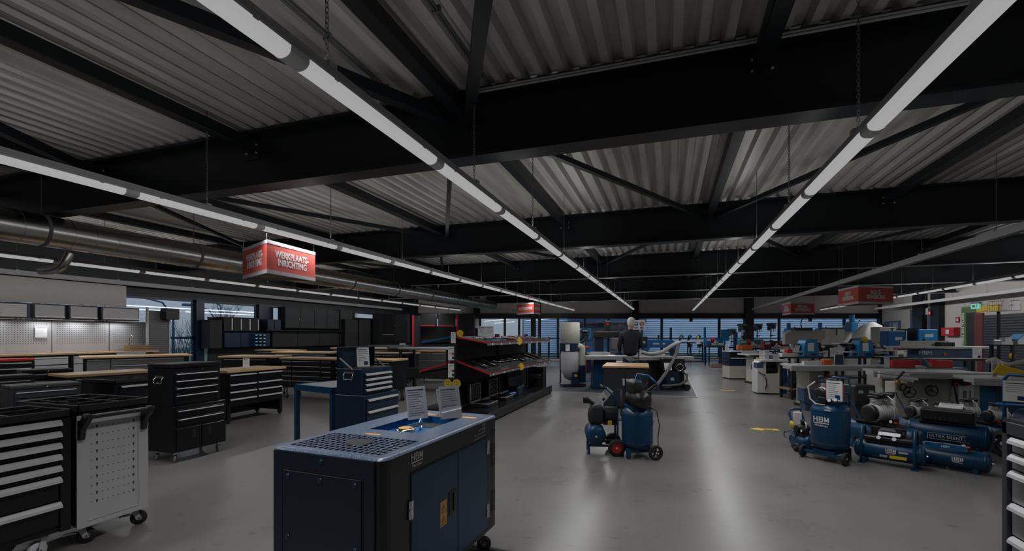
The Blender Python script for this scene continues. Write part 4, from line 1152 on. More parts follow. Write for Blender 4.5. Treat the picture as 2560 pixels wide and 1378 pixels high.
wcab('narrow tall dark cupboard right of the knobbed ones', 850, 882, 776, 860, n=1, mat='char', knob=True)
wcab('dark tool wall panel behind the blue bins', 560, 676, 832, 868, dp=.1, n=3, mat='navy')
wcab('dark low cupboard wall with two knobs below the long wall cupboard', 680, 848, 829, 866, dp=.4, n=3, knob=True)
wcab('dark floor cupboard left part of the pair before the small window', 862, 895, 799, 870, X=-13.9, n=1, mat='blk_matt')
wcab('dark floor cupboard right part of the pair before the small window', 897, 926, 799, 870, X=-13.9, n=1, mat='blk_matt')
for a_, b_, zt_, lab in ((520, 712, 2.1, 'dark backing board low on the left wall behind the blue bins'), (712, 885, 2.62, 'dark backing board behind the knobbed wall cupboards'), (885, 1014, 2.36, 'dark backing board under the small far left window')):
    q = MB(); q.box(-14.53, YX(a_, -14.5)[0], 0, -14.49, min(YX(b_, -14.5)[0], 22.9), zt_); tag(obj('backing_board', q, 'blk_matt'), lab, 'board')
q = MB(); q.box(-14.5, YX(650, -14.2)[0], ZH(825, 15.5)-.02, -13.9, YX(860, -14.2)[0], ZH(825, 15.5)+.02); tag(obj('wall_shelf', q, 'blk'), 'long dark shelf board under the knobbed wall cupboards', 'shelf')
for i in range(4):
    for j in range(3):
        X0 = -14.05; yy, dd = YX(636 + j*10, X0); zz = ZH(865 - i*8.3, dd)
        if (i, j) in ((1, 1), (1, 2), (0, 2)): pass
        o = thing('storage_bin', 'blue storage bin on the dark tool wall, row %s from below, column %s' % (ORD[i], ORD[j]), 'bin', (X0, yy, zz), R(90), 'blue bins on the tool wall')
        q = MB(); q.box(-.075, -.10, 0, .075, .06, .01); q.box(-.075, -.10, 0, -.068, .06, .085); q.box(.068, -.10, 0, .075, .06, .085); q.box(-.075, .05, 0, .075, .06, .085); q.box(-.075, -.10, 0, .075, -.093, .055); obj('bin_body', q, 'blue_mid', o)
        q = MB(); q.box(-.04, -.102, .012, .04, -.100, .045); obj('ticket', q, 'paper', o)
def fcab(label, p0, p1, yt, yb, d=26.2, dp=.45, n=1, mat='blk_matt', name='cupboard', cat='cupboard', trim=None, knob=False, rz=YAW, hb=None):
    c = P((p0+p1)/2, d); w = (p1-p0)*d/FPX - .02; z0 = max(0, ZH(yb, d)); h = ZH(yt, d)-z0
    t = thing(name, label, cat, (c.x, c.y, z0), rz)
    shell(t, w, dp, 0, h, mat)
    for i in range(n):
        x0 = -w/2+w*i/n; q = MB(); q.box(x0+.015, -dp/2-.014, .015, x0+w/n-.015, -dp/2+.005, h-.015); o = obj('door', q, mat, t, bev=.003)
        if trim: q = MB(); q.box(x0+.04, -dp/2-.03, .0, x0+w/n-.04, -dp/2-.014, .06); obj('lip', q, trim, o)
        if knob: q = MB(); q.lathe([(.025, 0), (.035, .01), (.02, .035)], 12, (x0+w/n*.12, -dp/2-.014, h*.4), (0, -1, 0)); obj('knob', q, 'chrome', o)
    return t
t = fcab('open black shelf cupboard with small blue bins beside the small window', 934, 1022, 785, 858, d=24.0, n=0)
for i, (xa, xb) in enumerate(((-.88, -.38), (.24, .88))):
    q = MB(); q.box(xa, -.245, .1, xb, -.22, 1.45); o = obj('door', q, 'char', t); q = MB(); q.lathe([(.025, 0), (.035, .01), (.02, .035)], 12, (xb-.08 if i == 0 else xa+.02, -.245, .9), (0, -1, 0)); obj('knob', q, 'chrome', o)
for i in range(4): q = MB(); q.box(-.36, -.24, .6+i*.24, .22, -.225, .62+i*.24); obj('shelf_board', q, 'char', t)
q = MB(); q.box(-.36, -.27, .42, .2, -.23, .45); obj('drawer_handle', q, 'alu', t)
bench('grey bench with oak top under the open black shelf cupboard', P(975, 22.5).x, P(975, 22.5).y, YAW, 1.9, .6, 1.02, cells([-.9, 0, .9], [1, 1]), body='grey_mid', dm='grey_mid', z0=.16, style='thin', top='grey_mid')
bench('dark grey closed cabinet on casters right of the oak benches', P(1002, 14.6).x, P(1002, 14.6).y, YAW, .66, .6, 1.12, [(-.34, .34, [-1])], body='char', dm='char', style=None, top='grey_mid', z0=.2, name='roller_cabinet')
fcab('black locker with red edge, left of the red lipped wall cupboards', 1033, 1050, 790, 872, d=23.0, n=1, mat='blk_matt')
for px, yb_, lab in ((1033, 914, 'left'), (1143, 914, 'right')):
    c = P(px, 22.7); q = MB(Matrix.Translation((c.x, c.y, 0)) @ Matrix.Rotation(YAW, 4, 'Z')); q.box(-.05, -.02, ZH(yb_, 22.7), .05, .02, ZH(788, 22.7))
    tag(obj('red_edge_strip', q, 'red'), 'upright red edge strip on the black lockers, the %s one' % lab, 'strip')
fcab('left black wall cupboard with red lip', 1053, 1092, 785, 816, d=23.4, dp=.35, trim='red', name='wall_cupboard')
fcab('right black wall cupboard with red lip', 1096, 1139, 785, 816, d=23.4, dp=.35, trim='red', name='wall_cupboard')
fcab('black bench with red front strip under the red lipped cupboards', 1052, 1140, 866, 916, d=23.0, n=3, trim='red', name='workbench', cat='workbench')
fcab('black back panel between the red edge strips', 1050, 1142, 816, 915, d=24.0, dp=.06, n=1, name='back_panel_board', cat='board')
fcab('wide black locker between the red strip and the dark column', 1146, 1186, 786, 890, d=23.2, n=2)
card('tall white notice on the dark column', P(1193, 26.9, 1.9), YAW, .22, .55, name='notice', lines=8)

# ------------------------------------------------------------ hanging signs
def sign(label, corner_px, ytop, ybot, d, lines, s=1.0, xs=1.0, a0=0, size=.125):
    """triangular hanging box sign, nearest edge at corner_px"""
    c = P(corner_px, d); z1, z0 = ZH(ytop, d), ZH(ybot, d)
    t = thing('hanging_sign', label, 'sign', (c.x, c.y, 0), R(a0)); hh = z1-z0
    pts = [(0, 0), (s*math.cos(R(30)), s*.5), (-.0, s)]
    pts = [(0, 0), (s*math.cos(R(45)), s*math.sin(R(45))), (s*math.cos(R(105)), s*math.sin(R(105)))]
    for k in range(3):
        A, B = Vector((*pts[k], 0)), Vector((*pts[(k+1) % 3], 0)); u = (B-A).normalized(); nn = Vector((u.y, -u.x, 0))
        q = MB(); 
        def fr(za, zb, off, th=.004):
            a = A + nn*off; b = B + nn*off; a2 = A + nn*(off-th); b2 = B+nn*(off-th)
            q.add([(a.x,a.y,za),(b.x,b.y,za),(b.x,b.y,zb),(a.x,a.y,zb),(a2.x,a2.y,za),(b2.x,b2.y,za),(b2.x,b2.y,zb),(a2.x,a2.y,zb)], [(0,1,2,3),(7,6,5,4),(0,4,5,1),(1,5,6,2),(2,6,7,3),(3,7,4,0)])
        fr(z0, z1, 0); pn = obj('sign_panel', q, 'red_sign', t)
        q = MB(); fr(z1-hh*.09, z1+hh*.02, .004); obj('top_rail', q, 'grey_light', pn)
        q = MB(); fr(z0-hh*.02, z0+hh*.10, .004); obj('bottom_rail', q, 'grey_light', pn)
        mid = (A+B)/2 + nn*.0015; ang = math.atan2(u.y, u.x)
        text(pn, lines, size*hh/.42, 'white', (mid.x, mid.y, (z0+z1)/2 + .0), (PI/2, 0, ang if k != 2 else ang), bold=size*.035, sx=.82*xs)
    q = MB(); q.add([(*p, z0+.01) for p in pts] + [(*p, z0+.014) for p in pts], [(0,2,1),(3,4,5),(0,1,4,3),(1,2,5,4),(2,0,3,5)]); obj('base_plate', q, 'grey_mid', t)
    for p in pts:
        q = MB(); q.cyl((p[0]*.97, p[1]*.97+.01, z1), (p[0]*.97, p[1]*.97+.01, max(z1+.05, ZL+.03) if d < 8 else 4.05), .003, n=5); obj('hanging_wire', q, 'grey_mid', t)
    return t
sign('red hanging sign WERKPLAATS-INRICHTING below the lamp row', 667, 600, 681, 6.08, 'WERKPLAATS-\nINRICHTING', .98, a0=50)
sign('small red hanging sign AUTOMOTIVE far over the display stand', 1335, 757, 784, 17.5, 'AUTOMOTIVE', .95, a0=46, size=.15)
sign('red hanging sign HOUTBEWERKING at the right', 2146, 714, 758, 10.4, 'HOUT-\nBEWERKING', 1.05, a0=-11, size=.13)
sign('red hanging sign METAALBEWERKING left of the woodworking sign', 1977, 756, 785, 15.8, 'METAAL-\nBEWERKING', 1.0, a0=-12, size=.14)
# ------------------------------------------------------------ compressors
def wheel(par, c, r, w, ax=(1, 0, 0), rim='blk_plastic', spokes=0, name='wheel'):
    """wheel centred at c"""
    d = Vector(ax).normalized(); c = Vector(c)
    q = MB(); q.lathe([(r*.62, -w/2), (r*.9, -w/2), (r, -w*.25), (r, w*.25), (r*.9, w/2), (r*.62, w/2), (r*.62, -w/2)], 26, c, d); o = obj(name, q, 'rubber', par)
    q = MB()
    if spokes:
        u = Vector((0, 0, 1)); v = d.cross(u).normalized()
        for i in range(spokes):
            a = 2*PI*i/spokes; q.bar(c, c + (u*math.cos(a)+v*math.sin(a))*r*.64, w*.5, r*.16, up=d)
        q.cyl(c - d*w*.4, c + d*w*.4, r*.2, n=12)
    else:
        q.lathe([(.001, -w*.2), (r*.5, -w*.2), (r*.63, -w*.4), (r*.63, w*.4), (r*.5, w*.2), (.001, w*.2)], 22, c, d)
    obj('wheel_rim', q, rim, o)
    q = MB(); q.cyl(c - d*w*.55, c + d*w*.55, r*.12, n=10); obj('axle_cap', q, 'alu', o)
    return o
def gauge(par, c, ax, r=.025):
    q = MB(); d = Vector(ax).normalized(); c = Vector(c); q.cyl(c, c+d*.018, r, n=14); o = obj('gauge', q, 'blk_plastic', par)
    q = MB(); q.cyl(c+d*.018, c+d*.0195, r*.85, n=14); obj('dial', q, 'paper', o)
def pump_alu(par, c, s=1., ax=(0, -1, 0), black=False, twin=True):
    """oil free pump: finned alloy body, black fan disc(s), black head plates"""
    c = Vector(c); d = Vector(ax).normalized(); side = Vector((-d.y, d.x, 0)); mt = 'cast' if not black else 'blk_plastic'
    q = MB(); q.lathe([(.07*s, -.15*s), (.095*s, -.13*s), (.095*s, .13*s), (.07*s, .15*s)], 22, c + Vector((0, 0, .10*s)), d)
    for k in range(8): q.lathe([(.095*s, 0), (.102*s, .002), (.102*s, .007), (.095*s, .009)], 22, c + Vector((0, 0, .10*s)) + d*(-.11+k*.03)*s, d)
    b = obj('motor', q, mt, par)
    q = MB(); q.lathe([(.001, .02*s), (.06*s, .02*s), (.088*s, .012*s), (.092*s, -.004*s), (.092*s, -.03*s)], 24, c + Vector((0, 0, .10*s)) + d*.16*s, d); obj('fan_cover', q, 'blk_plastic', b)
    for k in (-1, 1) if twin else (0,):
        q = MB(); cc = c + d*.065*k*s + Vector((0, 0, .17*s))
        q.cyl(cc, cc + Vector((0, 0, .09*s)), .045*s, n=14)
        for j in range(5): q.cyl(cc + Vector((0, 0, (.012+j*.017)*s)), cc + Vector((0, 0, (.017+j*.017)*s)), .056*s, n=14)
        o = obj('cylinder', q, mt, par)
        q = MB(); q.box(cc.x-.06*s, cc.y-.05*s, cc.z+.09*s, cc.x+.06*s, cc.y+.05*s, cc.z+.12*s); q.cyl(cc + Vector((0, 0, .13*s)) - side*.05*s, cc + Vector((0, 0, .13*s)) + side*.09*s, .022*s, n=10); obj('cylinder_head', q, 'blk_plastic', o, bev=.004)
    q = MB(); q.box(c.x-.10*s, c.y-.10*s, c.z-.02, c.x+.10*s, c.y+.10*s, c.z+.012); obj('pump_base', q, 'blk_plastic', par)
    q = MB(); q.tube([c+side*.08*s+Vector((0,0,.29*s)), c+side*.15*s+Vector((0,0,.24*s)), c+side*.16*s+Vector((0,0,.08*s)), c+side*.10*s+Vector((0,0,-.03))], .008, 8); obj('air_pipe', q, 'alu', par)
def mark(par, loc, rz, s, small=True):
    hbm(par, loc, Matrix.Rotation(rz, 4, 'Z'), s, 'paper', small)
def comp_h(label, loc, rz, L, r, zc, mat='blue', pump='alu', cage=False, wheels=None, logo=None, handle=None, ps=1., front_wheel=False, feet=True, plate=True):
    """horizontal receiver along local x, front is -y"""
    t = thing('air_compressor', label, 'compressor', loc, rz)
    q = MB(); q.lathe(tank_prof(r, L), 26, (-L/2, 0, zc), (1, 0, 0)); tk = obj('tank', q, mat, t)
    for s in (-1, 1): q = MB(); q.lathe([(r, 0), (r*1.012, .004), (r*1.012, .012), (r, .016)], 26, (s*(L/2-r*.45)-.008, 0, zc), (1, 0, 0)); obj('weld_seam', q, mat, tk)
    for s in (-1, 1): q = MB(); q.cyl((s*(L/2-.01), 0, zc), (s*(L/2+.012), 0, zc), .016, n=10); obj('end_plug', q, 'chrome', tk)
    q = MB(); q.cyl((0, 0, zc-r-.025), (0, 0, zc-r+.004), .012, n=8); obj('drain_valve', q, 'chrome', tk)
    if feet:
        for s in (-1, 1):
            q = MB(); x = s*L*.33; q.prism([(-r*.75, 0), (-r*.55, 0), (-r*.5, zc-r*.82), (r*.5, zc-r*.82), (r*.55, 0), (r*.75, 0), (r*.7, zc-r*.5), (-r*.7, zc-r*.5)], x-.02, x+.02, 'x'); obj('foot', q, mat, t)
    if plate:
        q = MB(); q.box(-L*.32, -r*.75, zc+r*.93, L*.32, r*.75, zc+r*.93+.012); q.box(-L*.3, -r*.3, zc+r*.8, L*.3, r*.3, zc+r*.94); obj('mounting_plate', q, 'blk_plastic', t)
    z = zc + r*.93 + .03
    if pump == 'alu': pump_alu(t, (-L*.02, 0, z), ps, (0, -1, 0))
    elif pump == 'alu2':
        for s in (-1, 1): pump_alu(t, (s*L*.17, 0, z), ps*.85, (0, -1, 0))
    elif pump == 'black': pump_alu(t, (0, 0, z), ps, (0, -1, 0), True, False)
    elif pump == 'silent':
        q = MB(); q.box(-L*.30, -r*.8, z-.01, L*.30, r*.8, z+.14); pk = obj('silencer_box', q, 'blk_plastic', t, bev=.02, seg=2)
        for i in range(7): q = MB(); q.box(-L*.24+i*.045, -r*.8-.004, z+.01, -L*.24+i*.045+.012, -r*.8+.002, z+.05); obj('vent_slot', q, 'ink', pk)
    elif pump == 'flat':
        q = MB(); q.box(-L*.34, -r*.8, z-.01, L*.34, r*.7, z+.04); pk = obj('control_deck', q, 'blk_plastic', t, bev=.01)
        gauge(t, (-.08, -r*.8, z+.03), (0, -1, .3)); gauge(t, (.06, -r*.8, z+.03), (0, -1, .3))
        q = MB()
        for s in (-.12, .10): q.cyl((s, .02, z+.04), (s, .02, z+.14), .055, n=14)
        obj('cylinder', q, 'blk_plastic', t, kind='stuff'); q = MB(); q.cyl((-.14, .02, z+.09), (.14, .02, z+.09), .05, n=14); obj('motor', q, 'char', t)
    else: pass
    if pump not in ('flat',):
        q = MB(); q.box(L*.16, -r*.5, z, L*.16+.07, -r*.1, z+.07); obj('pressure_switch', q, 'blk_plastic', t, bev=.005)
        gauge(t, (L*.16+.03, -r*.55, z+.03), (0, -1, .2), .022)
        q = MB(); q.cyl((L*.22, -r*.5, z+.02), (L*.27, -r*.55, z+.02), .014, n=8); obj('regulator_knob', q, 'red', t)
    if cage:
        for s in (-1, 1):
            x = s*L*.36; q = MB(); q.tube([(x, -r*1.25, .02), (x, -r*1.3, zc), (x, -r*1.1, zc+r*1.7), (x, -r*.5, zc+r*2.5), (x, r*.5, zc+r*2.5), (x, r*1.1, zc+r*1.7), (x, r*1.3, zc), (x, r*1.25, .02)], .014, 10); obj('roll_hoop', q, mat, t)
        q = MB(); q.box(-L*.36-.03, -r*1.3, 0, -L*.36+.03, r*1.3, .02); q.box(L*.36-.03, -r*1.3, 0, L*.36+.03, r*1.3, .02); obj('skid', q, mat, t, kind='stuff')
    if wheels:
        x, wr = wheels
        for s in (-1, 1): wheel(t, (x, s*(r+.04), wr), wr, .05, (0, 1, 0))
        q = MB(); q.cyl((x, -r-.05, wr), (x, r+.05, wr), .012, n=8); obj('axle', q, 'alu', t)
    if handle:
        x, top = handle; q = MB(); e = x + (.16 if x > 0 else -.16)
        q.tube([(x*.8, -r*.8, zc), (x, -r*.85, zc+r), (e, -r*.85, top-.06), (e, -r*.7, top), (e, r*.7, top), (e, r*.85, top-.06), (x, r*.85, zc+r), (x*.8, r*.8, zc)], .015, 10); obj('push_handle', q, mat if handle[1] < 2 else 'blk_plastic', t)
    if logo:
        mark(t, (logo[0], -r-.003, zc+logo[1]), 0, logo[2])
    return t
def comp_v(label, loc, rz, r, z0, z1, mat='blue', pump='black', wr=.08, logo=True, wy=.35):
    t = thing('air_compressor', label, 'compressor', loc, rz)
    q = MB(); q.lathe(tank_prof(r, z1-z0, dome=.5), 30, (0, 0, z0)); tk = obj('tank', q, mat, t)
    for zz in (z0+r*.5, z1-r*.5-.01): q = MB(); q.lathe([(r, 0), (r*1.01, .003), (r*1.01, .010), (r, .013)], 30, (0, 0, zz)); obj('weld_seam', q, mat, tk)
    for s in (-1, 1): wheel(t, (s*(r+.035), r*wy, wr), wr, .035, (1, 0, 0), spokes=5 if pump == 'black' else 0)
    q = MB(); q.box(-r-.03, r*wy-.02, wr-.01, r+.03, r*wy+.02, wr+.02); q.box(-r*.6, -r*.8, z0-.01, r*.6, r*.8, z0+.03); obj('chassis', q, mat, t, kind='stuff')
    for s in (-1, 1): q = MB(); yy = -r*.85 if wy > 0 else r*.85; q.box(s*r*.55-.03, yy-.02, 0, s*r*.55+.03, yy+.02, z0+.04); obj('foot', q, mat, t)
    z = z1 - .01
    q = MB(); q.box(-.13, -.12, z-.03, .13, .12, z+.012); obj('mounting_plate', q, mat, t)
    return t, z
# the pair in the aisle
c = G(1587, 1147)
RT = Matrix.Rotation(R(92), 4, 'Z')
t, z = comp_v('upright blue compressor tank with black pump head and spoked wheels, right of the aisle pair', (c.x+.02, c.y+.14, 0), R(-62), .19, .08, .62, 'blue', 'black', .09, wy=.7)
q = MB(RT); q.lathe([(.05, 0), (.105, .02), (.112, .13), (.09, .2), (.05, .22)], 22, (-.04, -.02, z+.10), (.25, -1, 0)); q.cyl((-.04, .1, z+.10), (0, -.02, z+.10), .10, n=20); obj('motor', q, 'blk_plastic', t)
q = MB(RT); q.prism([(-.12, z+.16), (.02, z+.15), (.05, z+.24), (.03, z+.33), (-.03, z+.355), (-.10, z+.345), (-.13, z+.30)], -.14, .12, 'y'); soften(obj('pump_cover', q, 'char', t, bev=.035, seg=1))
q = MB(RT); q.box(-.02, -.10, z+.02, .14, .12, z+.2); q.cyl((.1, -.06, z+.19), (.2, -.08, z+.27), .02, n=8); q.cyl((.08, .04, z+.19), (.16, .02, z+.29), .012, n=8); obj('pump_block', q, 'blk_plastic', t, bev=.01)
q = MB(RT); q.tube([(.12, .14, z-.05), (.17, .16, z+.15), (.13, .17, z+.30), (.08, .15, z+.39), (.12, -.05, z+.39), (.2, -.10, z+.30), (.24, -.08, z+.2)], .014, 10); q.tube([(-.1, .16, z-.05), (.02, .18, z+.2), (.08, .15, z+.39)], .014, 10); obj('push_handle', q, 'blue_mid', t, kind='stuff')
q = MB(RT); q.tube([(.06, -.1, z+.03), (.16, -.18, z-.02), (.19, -.2, z-.2), (.17, -.2, z-.35), (.19, -.17, z-.45)], .006, 6); q.tube([(.02, -.1, z+.03), (.08, -.2, z-.06), (.09, -.2, z-.2), (.12, -.2, z-.14)], .005, 6); obj('hose_loop', q, 'blk_plastic', t, kind='stuff')
c = G(1500, 1143)
t = thing('air_compressor', 'small blue compressor with red rimmed wheels and dangling price card, left of the aisle pair', 'compressor', (c.x+.02, c.y+.26, 0), YAW - R(6))
q = MB(); q.lathe(tank_prof(.125, .44), 26, (-.12, -.22, .245), (0, 1, 0)); tk = obj('tank', q, 'blue', t)
q = MB(); q.cyl((-.12, -.232, .245), (-.12, -.21, .245), .016, n=12); obj('end_plug', q, 'chrome', tk)
z = .37
for s in (-1, 1): wheel(t, (.13, s*.20, .105), .105, .055, (0, 1, 0), rim='red')
q = MB(); q.box(-.22, -.14, .10, .2, -.11, .13); q.box(-.22, .11, .10, .2, .14, .13); q.cyl((.17, -.19, .1), (.17, .19, .1), .01, n=8); obj('chassis', q, 'blue', t, kind='stuff')
for s in (-1, 1): q = MB(); q.box(-.22, s*.125-.015, 0, -.19, s*.125+.015, .13); obj('foot', q, 'blue', t)
q = MB(); q.prism([(-.21, z-.01), (-.01, z-.01), (.01, z+.12), (-.02, z+.25), (-.16, z+.26), (-.22, z+.15)], -.11, .09, 'y'); soften(obj('pump_cover', q, 'char', t, bev=.03, seg=1))
q = MB(); q.cyl((-.2, -.02, z+.30), (-.27, -.02, z+.30), .045, n=14); q.cyl((-.1, -.02, z+.2), (-.2, -.02, z+.3), .03, n=10); obj('air_filter', q, 'blk_plastic', t)
q = MB(); q.cyl((.0, -.04, z+.13), (.16, -.04, z+.13), .09, n=18); q.box(-.02, -.06, z-.01, .15, .05, z+.08); obj('motor', q, 'blk_plastic', t)
q = MB(); q.box(.03, -.135, z+.0, .08, -.13, z+.06); obj('sticker', q, 'yellow', t)
for s in (-1, 1): q = MB(); q.tube([(.15, s*.13, .12), (.15, s*.13, .62), (.10, s*.13, .74), (.02, s*.11, .82)], .013, 10); obj('handle_tube', q, 'blue', t)
q = MB(); q.tube([(.02, -.11, .82), (-.04, -.09, .85), (-.04, .09, .85), (.02, .11, .82)], .013, 10); obj('handle_grip', q, 'blk_plastic', t)
q = MB(); q.torus((.24, .0, .46), .06, .006, (1, .3, 0)); q.torus((.25, .02, .42), .05, .006, (1, 0, .3)); q.tube([(.2, 0, .5), (.27, .05, .4), (.22, -.04, .33), (.28, 0, .28)], .006, 6); obj('cable_coil', q, 'blk_plastic', t, kind='stuff')
wc = t.location.copy(); q_ = card('white price card tied slanting on the small compressor handle', (G(1490, 1143).x+.02, G(1490, 1143).y+.28, .66), R(10), .10, .19, 0, pic=True, lines=3); q_.rotation_euler = (R(5), R(38), R(10))
# hand truck behind
c = P(1536, 8.3); t = thing('hand_truck', 'small black hand truck standing behind the aisle compressors', 'hand truck', (c.x, c.y, 0), R(10))
q = MB(); q.tube([(-.12, 0, .05), (-.12, 0, .52), (.12, 0, .52), (.12, 0, .05)], .014, 8); obj('frame', q, 'char', t); q = MB(); q.box(-.16, -.2, 0, .16, 0, .01); obj('toe_plate', q, 'blk_plastic', t)

# -- right hand group
c = G(2084, 1155)
t, z = comp_v('tall upright blue compressor with white lettering and silver pump', (c.x, c.y+.12, 0), R(-42), .20, .10, .70, 'blue', 'alu', .075, wy=-.75)
mark(t, (.0, -.203, .50), 0, .085)
q = MB(); q.box(.03, -.202, .605, .10, -.1995, .625); obj('badge', q, 'cream', t)
pump_alu(t, (-.02, .0, z+.02), .82, (-.3, -1, 0))
q = MB(); q.tube([(-.16, .1, z-.04), (-.18, .1, z+.2), (-.17, .08, z+.29), (-.06, -.06, z+.31)], .012, 8); q.tube([(.16, .1, z-.04), (.17, .1, z+.2), (.16, .08, z+.29), (.05, -.06, z+.31)], .012, 8); obj('push_handle', q, 'blue_grey', t, kind='stuff')
q = MB(); q.tube([(-.13, -.08, z+.24), (-.19, -.12, z+.18), (-.17, -.12, z+.03), (-.08, -.16, z-.02), (.02, -.16, z-.02)], .009, 8); obj('white_hose', q, 'cream', t)
q = MB(); q.box(-.06, -.17, z+.0, .03, -.10, z+.07); obj('pressure_switch', q, 'blk_plastic', t, bev=.005); gauge(t, (.07, -.15, z+.04), (0, -1, .2)); gauge(t, (.12, -.13, z+.05), (.2, -1, .2))
o = card('large price card in red frame on the tall upright compressor', (c.x-.01, c.y-.06, z+.04), R(-40), .17, .235, 0, pic=True, lines=8)
q = MB(); q.box(-.095, .001, .05, .095, .003, .19); obj('red_backing', q, 'red', o)
# small twin at left
c = G(2008, 1128)
t = comp_h('small upright carried blue compressor with yellow oval tag, left of the tall one', (c.x+.02, c.y+.1, 0), R(-75), .40, .095, .11, 'blue', 'black', ps=.5, handle=(-.02, .50), wheels=(.1, .05))
q = MB(); q.lathe([(.001, 0), (.055, 0), (.055, .003), (.001, .003)], 20, (.0, -.14, .32), (0, -1, 0)); o = obj('oval_tag', q, 'yellow', t); o.scale = (1, 1, 1)
q = MB(); q.box(-.15, -.05, .30, -.10, .04, .47); obj('label_board', q, 'paper', t); q = MB(); q.box(-.11, .03, .25, -.04, .09, .33); obj('orange_box', q, 'amber', t)
q = MB(); q.tube([(-.1, -.1, .22), (-.18, -.14, .2), (-.2, -.14, .14), (-.14, -.14, .12)], .006, 6); obj('air_hose', q, 'blk_plastic', t)
c = G(1985, 1108); q = MB(); q.box(-.05, -.03, 0, .05, .03, .06); o = obj('orange_hang_tag', q, 'amber', None, loc=(c.x+.03, c.y+.02, .0)); tag(o, 'small orange tag lying on the floor left of the compressors', 'tag')
# front one with roll hoops
c = G(2236, 1170)
comp_h('low blue compressor with two hoops and yellow label, in front of the silver pump', (c.x, c.y+.14, 0), R(-28), .66, .105, .155, 'blue', 'flat', cage=True, logo=(.03, .03, .045), feet=False)
o = bpy.data.objects['air_compressor.003'] if 'air_compressor.003' in bpy.data.objects else None
t = C.objects[-1]
while t.parent: t = t.parent
q = MB(); q.box(.02, -.107, .095, .17, -.103, .13); obj('yellow_label', q, 'yellow', t); q = MB(); q.box(.10, -.109, .165, .18, -.105, .185); obj('badge', q, 'grey_light', t); q = MB(); q.box(-.07, -.108, .10, .0, -.104, .125); obj('rating_label', q, 'grey', t)
card('white sheet lying on the hooped compressor', (c.x-.03, c.y+.06, .345), R(-28), .20, .10, R(-62), lines=2)
# tank pointing away with big silver pump
c = P(2205, 5.95)
comp_h('blue compressor with big round silver pump behind the hooped one', (c.x, c.y, 0), R(-58), .95, .14, .23, 'blue', 'alu', ps=1.15, handle=(-.40, .68), wheels=(.3, .09))
# blue grey one with finned pump
c = P(2325, 6.5)
comp_h('blue grey compressor with black handle and wide finned pump', (c.x, c.y, 0), R(-62), .95, .13, .17, 'blue_grey', 'alu2', ps=1.0, handle=(-.40, .62), wheels=(.3, .08))
c = P(2370, 5.75)
t = comp_h('blue compressor tank lettered ULTRA SILENT with black box on top', (c.x, c.y, 0), R(-32), .82, .15, .27, 'blue', 'silent')
q = MB(); q.box(-.17, -.1525, .215, .17, -.1505, .22); q.box(-.17, -.1525, .285, .17, -.1505, .29); q.box(-.17, -.1525, .215, -.165, -.1505, .29); q.box(.165, -.1525, .215, .17, -.1505, .29); obj('label_border', q, 'grey_light', t)
text(t, 'ULTRA SILENT', .048, 'paper', (0, -.1525, .2525))
c = G(2385, 1180)
t = comp_h('lowest front blue compressor tank with white mark and blue name plate', (c.x, c.y+.14, 0), R(-32), .72, .105, .125, 'blue', 'none', plate=False, logo=(.10, .02, .045))
q = MB(); q.prism([(-.17, .235), (0, .225), (.17, .235), (.17, .285), (0, .293), (-.17, .285)], -.10, -.095, 'y'); o = obj('name_plate', q, 'blue_mid', t); q = MB(); q.prism([(-.175, .23), (0, .219), (.175, .23), (.175, .29), (0, .299), (-.175, .29)], -.0945, -.09, 'y'); obj('plate_border', q, 'grey_light', o); text(o, 'HBM', .035, 'paper', (0, -.101, .26))
card('white sheet on top of the black box of the ultra silent compressor', (P(2375, 5.7).x, P(2375, 5.7).y, .60), R(-30), .22, .16, R(-75), lines=3)
c = P(2455, 6.2)
comp_h('blue compressor with twin silver pumps at the right picture side', (c.x, c.y, 0), R(-70), 1.1, .14, .21, 'blue', 'alu2', ps=.95, wheels=(.35, .12))
t = C.objects[-1]
while t.parent: t = t.parent
wheel(t, (.52, -.26, .17), .17, .09, (0, 1, 0), name='big_wheel')
c = P(2632, 4.9)
t = thing('engine_compressor', 'compressor with tall blue tube handle behind the grey drawer cabinet', 'compressor', (c.x+.18, c.y+.1, 0), R(-60))
q = MB(); q.lathe(tank_prof(.16, .9), 24, (-.45, 0, .50), (1, 0, 0)); obj('tank', q, 'blue', t)
q = MB(); q.tube([(-.42, -.2, .45), (-.42, -.2, 1.0), (-.38, -.2, 1.05), (-.1, -.2, 1.05), (.3, -.2, 1.05)], .018, 10); q.tube([(-.5, -.2, .7), (-.2, -.2, .72), (-.1, -.2, .80), (.4, -.2, .80)], .018, 10); obj('tube_handle', q, 'blue_mid', t, kind='stuff')
q = MB(); q.box(-.3, -.12, .64, .35, .12, .75); obj('engine', q, 'blk_plastic', t, bev=.01)
for i in range(8): q = MB(); q.box(-.28+i*.07, -.13, .65, -.25+i*.07, -.12, .72); obj('cooling_fin', q, 'alu', t)
for x in (-.3, .3): q = MB(); q.box(x-.03, -.14, 0, x+.03, .14, .36); obj('foot', q, 'blue', t)
card('price card with compressor picture hanging on the blue tube handle', (P(2540, 4.85).x, P(2540, 4.85).y, .80), R(-35), .19, .22, 0, pic=True, lines=5)
